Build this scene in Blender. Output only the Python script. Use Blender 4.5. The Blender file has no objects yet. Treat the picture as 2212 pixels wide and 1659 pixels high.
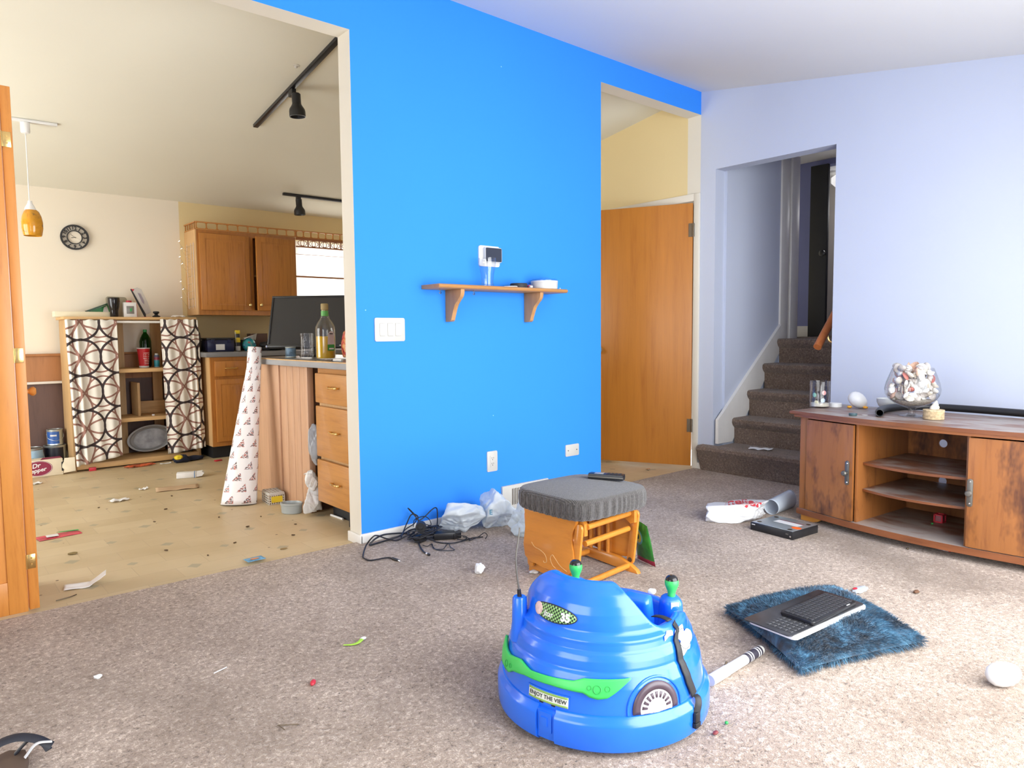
import bpy, bmesh, math, random
from mathutils import Vector, Matrix, noise
C = bpy.context.scene.collection
SC = bpy.context.scene
PI = math.pi
rnd = random.Random(7)

# ---------------------------------------------------------------- camera
cam_d = bpy.data.cameras.new('camera'); cam = bpy.data.objects.new('camera', cam_d); C.objects.link(cam)
cam_d.sensor_fit = 'HORIZONTAL'; cam_d.sensor_width = 36.0; cam_d.lens = 36.0 * 1525.5 / 2212
cam_d.clip_start = 0.02
yaw, pitch, roll = 0.70718582, -0.0721515919, -0.0089165
f = Vector((math.sin(yaw)*math.cos(pitch), math.cos(yaw)*math.cos(pitch), math.sin(pitch)))
r = Vector((math.cos(yaw), -math.sin(yaw), 0)); u = r.cross(f)
r2 = math.cos(roll)*r + math.sin(roll)*u; u2 = -math.sin(roll)*r + math.cos(roll)*u
cam.matrix_world = Matrix(((r2.x, u2.x, -f.x, 0), (r2.y, u2.y, -f.y, 0), (r2.z, u2.z, -f.z, 1.06), (0, 0, 0, 1)))
SC.camera = cam

# ---------------------------------------------------------------- world, daylight, exposure
world = bpy.data.worlds.new('sky'); SC.world = world; world.use_nodes = True
wn = world.node_tree; wn.nodes['Background'].inputs[0].default_value = (0.93, 0.97, 1.0, 1); wn.nodes['Background'].inputs[1].default_value = 5.0
SC.view_settings.view_transform = 'Standard'; SC.view_settings.look = 'None'
SC.view_settings.exposure = 0.0; SC.view_settings.gamma = 1.0; SC.view_settings.use_curve_mapping = False
SC.cycles.max_bounces = 10; SC.cycles.diffuse_bounces = 6; SC.cycles.transparent_max_bounces = 12
SC.cycles.caustics_reflective = False; SC.cycles.caustics_refractive = False
SC.cycles.sample_clamp_indirect = 6.0

def daylight(name, loc, direction, sx, sy, power, color=(1, 1, 1), spread=PI):
    l = bpy.data.lights.new(name, 'AREA'); l.shape = 'RECTANGLE'; l.size = sx; l.size_y = sy; l.energy = power; l.color = color; l.spread = spread
    o = bpy.data.objects.new(name, l); C.objects.link(o); o.location = loc
    o.rotation_euler = Vector(direction).to_track_quat('-Z', 'Y').to_euler(); return o
# daylight through the windows: living room picture window, living room side window, kitchen glass door, kitchen window
daylight('daylight_front_window', (2.3, -0.12, 1.06), (0, 1, -0.42), 2.7, 1.95, 92, (0.96, 0.98, 1.0))
daylight('daylight_side_window', (-1.26, 0.9, 1.25), (1, 0, 0), 1.8, 1.4, 12, (1.0, 0.98, 0.95))
daylight('daylight_kitchen_door', (-1.26, 5.2, 1.05), (1, 0, 0), 1.9, 1.9, 42, (1.0, 0.96, 0.86))
daylight('daylight_kitchen_window', (3.35, 6.74, 1.55), (0, -1, 0), 0.72, 0.75, 4, (1.0, 0.95, 0.85))
lp = bpy.data.lights.new('upstairs_lamp_light', 'POINT'); lp.energy = 8; lp.shadow_soft_size = 0.08
lo = bpy.data.objects.new('upstairs_lamp_light', lp); C.objects.link(lo); lo.location = (7.15, 2.95, 2.3)

# ---------------------------------------------------------------- geometry helpers
class G:
    def __init__(s): s.bm = bmesh.new(); s.uv = None
    def _bev(s, verts, bev, seg=2):
        if bev > 0:
            es = list({e for v in verts for e in v.link_edges})
            bmesh.ops.bevel(s.bm, geom=es, offset=bev, segments=seg, affect='EDGES', profile=0.5)
    def box(s, x0, x1, y0, y1, z0, z1, bev=0, mi=0, M=None, seg=2):
        n0 = len(s.bm.faces); v = []
        for z in (z0, z1):
            for x, y in ((x0, y0), (x1, y0), (x1, y1), (x0, y1)):
                p = Vector((x, y, z)); v.append(s.bm.verts.new(M @ p if M else p))
        for q in ((3, 2, 1, 0), (4, 5, 6, 7), (0, 1, 5, 4), (1, 2, 6, 5), (2, 3, 7, 6), (3, 0, 4, 7)):
            fc = s.bm.faces.new([v[i] for i in q]); fc.material_index = mi
        s._bev(v, bev, seg); return s
    def cbox(s, c, d, bev=0, mi=0, R=None, seg=2):
        M = Matrix.Translation(c) @ (R.to_4x4() if R else Matrix())
        return s.box(-d[0]/2, d[0]/2, -d[1]/2, d[1]/2, -d[2]/2, d[2]/2, bev, mi, M, seg)
    def lathe(s, prof, n=32, M=None, mi=0, close=False):
        rings = []
        for rr, z in prof:
            if rr < 1e-6:
                p = Vector((0, 0, z)); rings.append([s.bm.verts.new(M @ p if M else p)])
            else:
                ring = []
                for k in range(n):
                    a = 2*PI*k/n; p = Vector((rr*math.cos(a), rr*math.sin(a), z)); ring.append(s.bm.verts.new(M @ p if M else p))
                rings.append(ring)
        pairs = list(zip(rings, rings[1:])) + ([(rings[-1], rings[0])] if close else [])
        for a, b in pairs:
            for k in range(n):
                k2 = (k+1) % n
                if len(a) == 1 and len(b) == 1: continue
                if len(a) == 1: q = (a[0], b[k2], b[k])
                elif len(b) == 1: q = (a[k], a[k2], b[0])
                else: q = (a[k], a[k2], b[k2], b[k])
                fc = s.bm.faces.new(q); fc.material_index = mi; fc.smooth = True
        return s
    def cyl(s, p0, p1, r0, r1=None, n=20, mi=0):
        p0 = Vector(p0); p1 = Vector(p1); r1 = r0 if r1 is None else r1
        d = p1-p0; M = Matrix.Translation(p0) @ d.to_track_quat('Z', 'Y').to_matrix().to_4x4()
        return s.lathe([(0, 0), (r0, 0), (r1, d.length), (0, d.length)], n, M, mi)
    def tube(s, pts, rad, n=8, mi=0, sub=6, flat=None, cap=True):
        P = [Vector(p) for p in pts]
        if sub > 1 and len(P) > 2:
            Q = []
            for i in range(len(P)-1):
                a = P[i-1] if i else P[0]*2-P[1]; b, c = P[i], P[i+1]; d = P[i+2] if i+2 < len(P) else P[-1]*2-P[-2]
                for k in range(sub):
                    t = k/sub
                    Q.append(0.5*((2*b)+(c-a)*t+(2*a-5*b+4*c-d)*t*t+(3*b-a-3*c+d)*t**3))
            Q.append(P[-1]); P = Q
        rings = []; prev = None
        for i, p in enumerate(P):
            t = (P[min(i+1, len(P)-1)]-P[max(i-1, 0)]).normalized()
            if prev is None:
                ref = Vector((0, 0, 1)) if abs(t.z) < 0.9 else Vector((1, 0, 0))
                nx = t.cross(ref).normalized()
            else:
                nx = (prev - t*prev.dot(t)); nx = nx.normalized() if nx.length > 1e-6 else t.orthogonal().normalized()
            prev = nx; ny = t.cross(nx)
            rr = rad(i/(len(P)-1)) if callable(rad) else rad
            fx = flat or 1.0
            rings.append([s.bm.verts.new(p + nx*rr*math.cos(2*PI*k/n) + ny*rr*fx*math.sin(2*PI*k/n)) for k in range(n)])
        for a, b in zip(rings, rings[1:]):
            for k in range(n):
                fc = s.bm.faces.new((a[k], a[(k+1) % n], b[(k+1) % n], b[k])); fc.smooth = True; fc.material_index = mi
        if cap:
            for rg in (rings[0], rings[-1]):
                fc = s.bm.faces.new(rg); fc.material_index = mi
        return s
    def prism(s, poly, w0, w1, fn, bev=0, mi=0):
        # poly of (a, b); fn(a, b, w) gives the point
        v0 = [s.bm.verts.new(fn(a, b, w0)) for a, b in poly]; v1 = [s.bm.verts.new(fn(a, b, w1)) for a, b in poly]
        n = len(poly)
        fs = [s.bm.faces.new(v0[::-1]), s.bm.faces.new(v1)]
        for k in range(n): fs.append(s.bm.faces.new((v0[k], v0[(k+1) % n], v1[(k+1) % n], v1[k])))
        for q in fs: q.material_index = mi
        if bev > 0:
            es = [e for q in fs[:2] for e in q.edges]
            bmesh.ops.bevel(s.bm, geom=list(set(es)), offset=bev, segments=2, affect='EDGES', profile=0.5)
        return s
    def grid(s, fn, nu, nv, mi=0, uvfn=None, wrapu=False):
        if uvfn and s.uv is None: s.uv = s.bm.loops.layers.uv.new('UVMap')
        vs = [[s.bm.verts.new(fn(i/nu, j/nv)) for j in range(nv+1)] for i in range(nu if wrapu else nu+1)]
        for i in range(nu):
            for j in range(nv):
                i2 = (i+1) % len(vs)
                fc = s.bm.faces.new((vs[i][j], vs[i2][j], vs[i2][j+1], vs[i][j+1])); fc.smooth = True; fc.material_index = mi
                if uvfn:
                    for lp_, (a, b) in zip(fc.loops, ((i, j), (i+1, j), (i+1, j+1), (i, j+1))): lp_[s.uv].uv = uvfn(a/nu, b/nv)
        return s
    def blob(s, c, d, sub=3, amp=0.0, freq=4.0, seed=0.0, ridge=False, floor=None, R=None, mi=0, aniso=(1, 1, 1)):
        n0 = set(s.bm.verts)
        bmesh.ops.create_icosphere(s.bm, subdivisions=sub, radius=1.0)
        for v in s.bm.verts:
            if v in n0: continue
            p = v.co.copy(); q = Vector((p.x*freq*aniso[0]+seed, p.y*freq*aniso[1]+seed*1.7, p.z*freq*aniso[2]-seed))
            if ridge: dd = 1.0 + amp*(0.55-1.6*abs(noise.noise(q)) - 0.8*abs(noise.noise(q*2.3)))
            else: dd = 1.0 + amp*(noise.noise(q)+0.5*noise.noise(q*2.1))
            p = Vector((p.x*d[0]*dd, p.y*d[1]*dd, p.z*d[2]*dd))
            if R: p = R @ p
            p += Vector(c)
            if floor is not None and p.z < floor: p.z = floor + 0.001*abs(noise.noise(q*3))
            v.co = p
            for fc in v.link_faces: fc.smooth = True; fc.material_index = mi
        return s

    
def crinkle(g, c, d, seed, floor=None, sub=5, nplane=10, cr=11, R=None, mi=0, amp=.075):
    # crumpled film: a soft polyhedron with sharp V folds
    rn = random.Random(seed); n0 = set(g.bm.verts)
    def rv():
        while True:
            v = Vector((rn.uniform(-1, 1), rn.uniform(-1, 1), rn.uniform(-1, 1)))
            if .2 < v.length < 1: return v.normalized()
    pl = [(rv(), rn.uniform(.62, 1.0)) for _ in range(nplane)]; fo = [(rv(), rn.uniform(-.6, .6), rn.uniform(.10, .30), rn.uniform(.4, 1.0)) for _ in range(cr)]
    bmesh.ops.create_icosphere(g.bm, subdivisions=sub, radius=1.0)
    for v in g.bm.verts:
        if v in n0: continue
        p = v.co.copy(); q = 1.25
        for n_, k in pl:
            t = p.dot(n_)
            if t > .05: q = min(q, k/t)
        for n_, o_, w_, a_ in fo:
            t = abs(p.dot(n_)-o_)
            if t < w_: q -= amp*a_*(1-t/w_)
        q *= 1+.05*noise.noise(p*5+Vector((seed, 0, 0)))
        p = Vector((p.x*d[0]*q, p.y*d[1]*q, p.z*d[2]*q))
        if R: p = R @ p
        p += Vector(c)
        if floor is not None and p.z < floor: p.z = floor+.0006*abs(noise.noise(p*40))
        v.co = p
        for fc in v.link_faces: fc.material_index = mi
    return g

def obj(name, g, m, parent=None, local=False, sharp=35, ground=False):
    me = bpy.data.meshes.new(name)
    bmesh.ops.recalc_face_normals(g.bm, faces=g.bm.faces[:])
    off = Vector((0, 0, 0))
    top = parent
    while top is not None and top.parent is not None: top = top.parent
    if parent is not None and not local: off = Vector(top['_o'])
    if parent is None and not local:
        xs = [v.co for v in g.bm.verts]
        off = Vector(((min(p.x for p in xs)+max(p.x for p in xs))/2, (min(p.y for p in xs)+max(p.y for p in xs))/2, min(p.z for p in xs)))
    if off.length > 0:
        for v in g.bm.verts: v.co -= off
    for fc in g.bm.faces: fc.smooth = True
    g.bm.to_mesh(me); g.bm.free()
    try: me.set_sharp_from_angle(angle=math.radians(sharp))
    except Exception: pass
    for mm in (m if isinstance(m, (list, tuple)) else [m]): me.materials.append(mm)
    o = bpy.data.objects.new(name, me); C.objects.link(o)
    if parent is not None: o.parent = parent
    else: o.location = off
    return o
def thing(name, label, cat, loc=(0, 0, 0), rotz=0.0, group=None):
    o = bpy.data.objects.new(name, None); C.objects.link(o); o.location = loc; o.rotation_euler = (0, 0, rotz)
    o.empty_display_size = 0.05
    o['label'] = label; o['category'] = cat; o['_o'] = list(loc)
    if group: o['group'] = group
    return o
def tag(o, label, cat, group=None, kind=None):
    o['label'] = label; o['category'] = cat
    if group: o['group'] = group
    if kind: o['kind'] = kind
    return o
def struct(name, g, m, label=None, parent=None, **k):
    o = obj(name, g, m, parent, **k)
    if parent is None:
        o['kind'] = 'structure'
        if label: o['label'] = label
    return o
def text_mesh(s, size, depth=0.0008, bold=0.0, shear=0.0, space=1.0):
    cu = bpy.data.curves.new('lettering', 'FONT'); cu.body = s; cu.size = size; cu.extrude = depth; cu.offset = bold; cu.shear = shear
    cu.align_x = 'CENTER'; cu.align_y = 'CENTER'; cu.resolution_u = 3; cu.space_character = space
    o = bpy.data.objects.new('lettering', cu); C.objects.link(o)
    dg = bpy.context.evaluated_depsgraph_get(); me = bpy.data.meshes.new_from_object(o.evaluated_get(dg))
    bpy.data.objects.remove(o); bpy.data.curves.remove(cu)
    g = G(); g.bm.from_mesh(me); bpy.data.meshes.remove(me); return g
def xform(g, fn):
    for v in g.bm.verts: v.co = fn(v.co.copy())
    return g
def rotz(a): return Matrix.Rotation(a, 3, 'Z')
def circ(cx, cy, rx, ry=None, n=24, a0=0, a1=2*PI):
    ry = rx if ry is None else ry
    full = abs(a1-a0-2*PI) < 1e-6
    m = n if full else n+1
    return [(cx+rx*math.cos(a0+(a1-a0)*k/n), cy+ry*math.sin(a0+(a1-a0)*k/n)) for k in range(m)]
def rrect(x0, x1, y0, y1, rad, n=5):
    out = []
    for cx, cy, a in ((x1-rad, y1-rad, 0), (x0+rad, y1-rad, PI/2), (x0+rad, y0+rad, PI), (x1-rad, y0+rad, 1.5*PI)):
        for k in range(n+1): out.append((cx+rad*math.cos(a+PI/2*k/n), cy+rad*math.sin(a+PI/2*k/n)))
    return out
XZ = lambda a, b, w: Vector((a, w, b))
YZ = lambda a, b, w: Vector((w, a, b))
XY = lambda a, b, w: Vector((a, b, w))

# ---------------------------------------------------------------- materials
def srgb(r_, g_, b_):
    c = []
    for x in (r_, g_, b_):
        x /= 255.0; c.append(x/12.92 if x <= 0.04045 else ((x+0.055)/1.055)**2.4)
    return (*c, 1)
class N:
    def __init__(s, name):
        s.m = bpy.data.materials.new(name); s.m.use_nodes = True; s.t = s.m.node_tree
        s.b = s.t.nodes['Principled BSDF']; s.out = s.t.nodes['Material Output']
    def n(s, typ, **kw):
        nd = s.t.nodes.new(typ)
        for k, v in kw.items():
            if hasattr(nd, k): setattr(nd, k, v)
        return nd
    def l(s, a, b): s.t.links.new(a, b)
    def coord(s, kind='Object', scale=(1, 1, 1), rot=(0, 0, 0)):
        tc = s.n('ShaderNodeTexCoord'); mp = s.n('ShaderNodeMapping'); mp.inputs['Scale'].default_value = scale; mp.inputs['Rotation'].default_value = rot
        s.l(tc.outputs[kind], mp.inputs[0]); return mp.outputs[0]
    def noise(s, vec, scale, detail=3, rough=0.5, dist=0.0):
        t = s.n('ShaderNodeTexNoise'); t.inputs['Scale'].default_value = scale; t.inputs['Detail'].default_value = detail
        t.inputs['Roughness'].default_value = rough; t.inputs['Distortion'].default_value = dist
        if vec is not None: s.l(vec, t.inputs['Vector'])
        return t.outputs['Fac']
    def ramp(s, fac, stops):
        t = s.n('ShaderNodeValToRGB'); el = t.color_ramp.elements
        while len(el) < len(stops): el.new(0.5)
        for e, (p, c) in zip(el, stops): e.position = p; e.color = c
        s.l(fac, t.inputs[0]); return t.outputs[0]
    def math(s, op, a, b=None, clamp=False):
        t = s.n('ShaderNodeMath'); t.operation = op; t.use_clamp = clamp
        for i, x in enumerate((a, b)):
            if x is None: continue
            if isinstance(x, (int, float)): t.inputs[i].default_value = x
            else: s.l(x, t.inputs[i])
        return t.outputs[0]
    def mix(s, fac, a, b, typ='MIX'):
        t = s.n('ShaderNodeMix'); t.data_type = 'RGBA'; t.blend_type = typ
        for sock, x in ((t.inputs[0], fac), (t.inputs[6], a), (t.inputs[7], b)):
            if isinstance(x, (int, float)): sock.default_value = x
            elif isinstance(x, tuple): sock.default_value = x
            else: s.l(x, sock)
        return t.outputs[2]
    def bump(s, hgt, strength=0.3, dist=0.01):
        t = s.n('ShaderNodeBump'); t.inputs['Strength'].default_value = strength; t.inputs['Distance'].default_value = dist
        s.l(hgt, t.inputs['Height']); s.l(t.outputs[0], s.b.inputs['Normal'])
    def col(s, x):
        if isinstance(x, tuple): s.b.inputs['Base Color'].default_value = x
        else: s.l(x, s.b.inputs['Base Color'])
    def set(s, **k):
        for a, v in k.items(): s.b.inputs[a.replace('_', ' ')].default_value = v
        return s
def plain(name, c, rough=0.5, metal=0.0, var=0.06, vs=8.0, bump=0.0, bs=60.0, **k):
    x = N(name); vec = x.coord()
    nz = x.noise(vec, vs, 3)
    lo_ = tuple(max(0, q*(1-var)) for q in c[:3])+(1,); hi = tuple(min(1, q*(1+var)) for q in c[:3])+(1,)
    x.col(x.ramp(nz, [(0.3, lo_), (0.7, hi)])); x.set(Roughness=rough, Metallic=metal)
    if bump: x.bump(x.noise(vec, bs, 4), bump, 0.004)
    x.set(**k); return x.m
def glass(name, c=(1, 1, 1, 1), rough=0.0, ior=1.45):
    # thin clear wall: see-through, with fresnel reflection
    x = N(name); tr = x.n('ShaderNodeBsdfTransparent'); tr.inputs[0].default_value = tuple(q*.965 for q in c[:3])+(1,)
    gl = x.n('ShaderNodeBsdfGlossy'); gl.inputs['Roughness'].default_value = max(rough, .02)
    lw = x.n('ShaderNodeLayerWeight'); lw.inputs[0].default_value = .5
    fr = x.n('ShaderNodeMath'); fr.operation = 'MULTIPLY_ADD'; fr.inputs[1].default_value = .55; fr.inputs[2].default_value = .035
    x.l(x.math('POWER', lw.outputs['Facing'], 3.2), fr.inputs[0])
    mx = x.n('ShaderNodeMixShader'); x.l(fr.outputs[0], mx.inputs[0]); x.l(tr.outputs[0], mx.inputs[1]); x.l(gl.outputs[0], mx.inputs[2]); x.l(mx.outputs[0], x.out.inputs[0])
    return x.m
def wood(name, c1, c2, axis=2, scale=1.0, rough=0.4, stretch=14.0, dark=None, coat=0.0):
    x = N(name); sc = [stretch*scale]*3; sc[axis] = 1.0*scale
    vec = x.coord('Object', tuple(sc))
    a = x.noise(vec, 2.2, 6, 0.6, 0.6); b = x.noise(vec, 9.0, 4, 0.7)
    fac = x.math('ADD', x.math('MULTIPLY', a, 0.75), x.math('MULTIPLY', b, 0.3))
    st = [(0.3, c2), (0.5, c1), (0.72, tuple(min(1, q*1.12) for q in c1[:3])+(1,))]
    colr = x.ramp(fac, st)
    if dark:
        sp = x.noise(x.coord('Object', tuple(3.0 if i != axis else 1.2 for i in range(3))), 2.6, 4, 0.7)
        colr = x.mix(x.ramp(sp, [(0.52, (0, 0, 0, 1)), (0.7, (1, 1, 1, 1))]), colr, dark)
    x.col(colr); x.set(Roughness=rough); x.b.inputs['Coat Weight'].default_value = coat
    x.bump(b, 0.08, 0.002); return x.m
W_ = (1, 1, 1, 1)
M = {}
# paints
def paint(name, c, spots=None, rough=0.75, spec=0.3):
    x = N(name); vec = x.coord()
    big = x.noise(vec, 1.3, 3)
    colr = x.ramp(big, [(0.3, tuple(q*0.97 for q in c[:3])+(1,)), (0.7, c)])
    if spots:
        vo = x.n('ShaderNodeTexVoronoi'); vo.inputs['Scale'].default_value = 5.0; x.l(vec, vo.inputs['Vector'])
        warp = x.math('ADD', vo.outputs['Distance'], x.math('MULTIPLY', x.noise(vec, 60, 2), 0.02))
        sel = x.math('MULTIPLY', x.math('LESS_THAN', warp, 0.026), x.math('LESS_THAN', x.noise(vec, 2.3, 1), 0.54))
        colr = x.mix(sel, colr, spots)
    x.col(colr); x.set(Roughness=rough); x.b.inputs['Specular IOR Level'].default_value = spec
    x.bump(x.noise(vec, 140, 4, 0.7), 0.12, 0.003); return x.m
M['blue'] = paint('blue_wall_paint', (0.030, 0.262, 0.90, 1), spots=(0.35, 0.65, 0.9, 1))
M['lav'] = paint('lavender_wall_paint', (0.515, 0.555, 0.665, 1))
M['yellow'] = paint('yellow_wall_paint', (0.72, 0.585, 0.32, 1))
M['cream'] = paint('cream_wall_paint', (0.77, 0.70, 0.58, 1))
M['offwhite'] = paint('off_white_paint', (0.70, 0.66, 0.57, 1))
M['white_trim'] = plain('white_trim_paint', (0.72, 0.70, 0.66, 1), 0.45, var=0.04)
M['ceil'] = paint('ceiling_paint', (0.72, 0.71, 0.69, 1))
M['kceil'] = paint('kitchen_ceiling_paint', (0.72, 0.705, 0.61, 1))
M['navy'] = paint('shaded_lavender_paint', (0.20, 0.22, 0.42, 1))  # lavender paint darkened toward violet; the landing's shade is put into the colour
M['beige'] = paint('beige_wall_paint', (0.55, 0.50, 0.44, 1))
# carpet
def carpet(name, a, b, c):
    x = N(name); vec = x.coord()
    fine = x.noise(vec, 240, 3, 0.75); mid = x.noise(vec, 78, 3, 0.7, 0.5); big = x.noise(vec, 2.2, 4, 0.6); st = x.noise(vec, 0.9, 5, 0.62, 0.5)
    fac = x.math('ADD', x.math('MULTIPLY', fine, 0.45), x.math('MULTIPLY', mid, 0.70))
    colr = x.ramp(fac, [(0.42, c), (0.525, a), (0.60, a), (0.70, b)])
    colr = x.mix(x.ramp(big, [(0.35, (0.72, 0.68, 0.64, 1)), (0.62, W_)]), W_, W_) if False else x.mix(0.8, colr, x.ramp(big, [(0.30, (0.62, 0.57, 0.52, 1)), (0.60, W_)]), 'MULTIPLY')
    colr = x.mix(x.ramp(st, [(0.56, (0, 0, 0, 1)), (0.70, (0.55, 0.55, 0.55, 1))]), colr, (0.16, 0.105, 0.065, 1))
    fl = x.n('ShaderNodeTexVoronoi'); fl.inputs['Scale'].default_value = 38.0; x.l(vec, fl.inputs['Vector'])
    bits = x.math('MULTIPLY', x.math('LESS_THAN', fl.outputs['Distance'], 0.13), x.math('LESS_THAN', x.noise(vec, 3.1, 3, 0.6), 0.43))
    colr = x.mix(x.math('MULTIPLY', bits, 0.8), colr, (0.06, 0.04, 0.028, 1))
    x.col(colr); x.set(Roughness=0.95); x.b.inputs['Specular IOR Level'].default_value = 0.1
    x.b.inputs['Sheen Weight'].default_value = 0.25
    x.bump(fac, 0.9, 0.012); return x.m
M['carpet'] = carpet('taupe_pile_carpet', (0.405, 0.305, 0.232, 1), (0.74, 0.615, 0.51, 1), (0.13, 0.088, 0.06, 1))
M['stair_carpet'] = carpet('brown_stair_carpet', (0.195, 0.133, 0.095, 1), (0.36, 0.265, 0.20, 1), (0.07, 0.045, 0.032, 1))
def lino():
    x = N('patterned_linoleum'); vec = x.coord('Object', (1, 1, 1), (0, 0, 0.0))
    br = x.n('ShaderNodeTexBrick'); br.offset = 0.5; br.inputs['Scale'].default_value = 1.0
    br.inputs['Brick Width'].default_value = 0.30; br.inputs['Row Height'].default_value = 0.15; br.inputs['Mortar Size'].default_value = 0.0022
    br.inputs['Color1'].default_value = (0.52, 0.41, 0.25, 1); br.inputs['Color2'].default_value = (0.60, 0.49, 0.315, 1); br.inputs['Mortar'].default_value = (0.48, 0.38, 0.24, 1)
    br.inputs['Bias'].default_value = -0.3
    x.l(vec, br.inputs['Vector'])
    sep = x.n('ShaderNodeSeparateXYZ'); x.l(vec, sep.inputs[0])
    colr = x.mix(0.5, br.outputs['Color'], x.ramp(x.noise(vec, 5, 4), [(0.3, (0.80, 0.76, 0.66, 1)), (0.7, W_)]), 'MULTIPLY')
    def dots(px, py, ox, oy, rx, c):
        uu = x.math('SUBTRACT', x.math('FRACT', x.math('ADD', x.math('DIVIDE', sep.outputs[0], px), ox)), 0.5)
        vv = x.math('SUBTRACT', x.math('FRACT', x.math('ADD', x.math('DIVIDE', sep.outputs[1], py), oy)), 0.5)
        d = x.math('ADD', x.math('ABSOLUTE', x.math('MULTIPLY', uu, px)), x.math('ABSOLUTE', x.math('MULTIPLY', vv, py)))
        return x.math('LESS_THAN', x.math('ADD', d, x.math('MULTIPLY', x.noise(vec, 30, 2), 0.012)), rx)
    s1 = x.math('MAXIMUM', dots(0.42, 0.45, 0.1, 0.2, 0.040, 0), dots(0.42, 0.45, 0.6, 0.7, 0.033, 0))
    colr = x.mix(x.math('MULTIPLY', s1, 0.62), colr, (0.27, 0.26, 0.19, 1))
    fl = x.n('ShaderNodeTexVoronoi'); fl.inputs['Scale'].default_value = 7.0; x.l(vec, fl.inputs['Vector'])
    colr = x.mix(x.math('LESS_THAN', fl.outputs['Distance'], 0.045), colr, (0.10, 0.06, 0.03, 1))
    x.col(colr); x.set(Roughness=0.42); x.b.inputs['Specular IOR Level'].default_value = 0.35
    return x.m
M['lino'] = lino()
# woods
M['door'] = wood('orange_veneer', (0.44, 0.165, 0.024, 1), (0.36, 0.118, 0.016, 1), 2, 0.6, 0.36, 16)
M['bifold'] = wood('bifold_pine_stain', (0.60, 0.235, 0.045, 1), (0.44, 0.14, 0.022, 1), 2, 1.0, 0.40, 10)
M['oak'] = wood('honey_oak', (0.44, 0.175, 0.034, 1), (0.29, 0.095, 0.016, 1), 2, 1.6, 0.36, 16, coat=0.2)
M['oak_h'] = wood('honey_oak_across', (0.48, 0.215, 0.052, 1), (0.36, 0.14, 0.030, 1), 1, 1.6, 0.36, 14, coat=0.2)
M['oak_side'] = wood('pale_oak_side', (0.60, 0.37, 0.17, 1), (0.50, 0.28, 0.11, 1), 2, 1.6, 0.45, 12)
M['glider'] = wood('glider_maple', (0.60, 0.225, 0.030, 1), (0.46, 0.145, 0.016, 1), 1, 1.2, 0.30, 7, coat=0.3)
M['cherry'] = wood('rustic_cherry', (0.27, 0.098, 0.025, 1), (0.160, 0.050, 0.014, 1), 2, 1.0, 0.42, 11, dark=(0.065, 0.020, 0.009, 1))
M['cherry_h'] = wood('rustic_cherry_across', (0.27, 0.095, 0.03, 1), (0.16, 0.05, 0.016, 1), 0, 1.3, 0.35, 8)
M['foot'] = plain('amber_foot', (0.52, 0.22, 0.035, 1), 0.5)
M['shelfwood'] = wood('shelf_oak', (0.50, 0.24, 0.075, 1), (0.38, 0.155, 0.04, 1), 0, 1.6, 0.45, 14)
M['bracketwood'] = wood('bracket_oak', (0.50, 0.26, 0.10, 1), (0.42, 0.19, 0.065, 1), 2, 1.6, 0.5, 14)
M['panelwood'] = wood('pinkish_panelling', (0.52, 0.31, 0.19, 1), (0.40, 0.215, 0.12, 1), 2, 1.2, 0.5, 12)
M['wainscot'] = wood('wainscot_brown', (0.36, 0.155, 0.055, 1), (0.24, 0.095, 0.032, 1), 2, 1.0, 0.5, 10)
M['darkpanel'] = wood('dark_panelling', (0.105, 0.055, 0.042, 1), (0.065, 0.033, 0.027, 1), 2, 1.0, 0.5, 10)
M['pine'] = wood('raw_pine', (0.60, 0.38, 0.17, 1), (0.48, 0.28, 0.11, 1), 0, 1.2, 0.6, 12)
M['pine_v'] = wood('raw_pine_upright', (0.50, 0.32, 0.15, 1), (0.40, 0.24, 0.10, 1), 2, 1.2, 0.6, 12)
M['rail'] = wood('redwood_rail', (0.62, 0.19, 0.05, 1), (0.46, 0.11, 0.03, 1), 0, 1.0, 0.35, 8)
# simple
M['white'] = plain('white_plastic', (0.74, 0.74, 0.73, 1), 0.35, var=0.02)
M['warmwhite'] = plain('ivory_plastic', (0.58, 0.56, 0.51, 1), 0.4, var=0.03)
M['paper'] = plain('white_paper', (0.76, 0.76, 0.75, 1), 0.8, var=0.03)
M['black'] = plain('black_plastic', (0.012, 0.012, 0.014, 1), 0.35, var=0.2)
M['blackmatte'] = plain('black_rubber', (0.02, 0.02, 0.022, 1), 0.6, var=0.2)
M['cable'] = plain('black_cable', (0.012, 0.012, 0.016, 1), 0.5)
M['brass'] = plain('brass', (0.85, 0.58, 0.22, 1), 0.22, 1.0)
M['bronze'] = plain('aged_bronze', (0.16, 0.12, 0.08, 1), 0.42, 1.0)
M['pewter'] = plain('pewter', (0.17, 0.16, 0.14, 1), 0.5, 0.8)
M['steel'] = plain('galvanised_steel', (0.55, 0.62, 0.64, 1), 0.35, 0.85)
M['chrome'] = plain('chrome', (0.75, 0.75, 0.75, 1), 0.15, 1.0)
M['grey'] = plain('grey_plastic', (0.40, 0.42, 0.43, 1), 0.5)
M['lgrey'] = plain('light_grey_plastic', (0.62, 0.62, 0.61, 1), 0.5)
M['laminate'] = plain('grey_laminate', (0.165, 0.165, 0.17, 1), 0.3)
M['laminate_edge'] = plain('grey_laminate_edge', (0.30, 0.31, 0.33, 1), 0.4)
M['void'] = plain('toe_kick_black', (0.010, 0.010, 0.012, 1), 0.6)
M['glass'] = glass('clear_glass')
M['red'] = plain('red_plastic', (0.55, 0.025, 0.045, 1), 0.4)
M['green'] = plain('green_plastic', (0.02, 0.30, 0.06, 1), 0.35)
M['orange'] = plain('orange_tag', (0.95, 0.13, 0.01, 1), 0.5)
M['yellowp'] = plain('yellow_plastic', (0.75, 0.58, 0.03, 1), 0.4)
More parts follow.
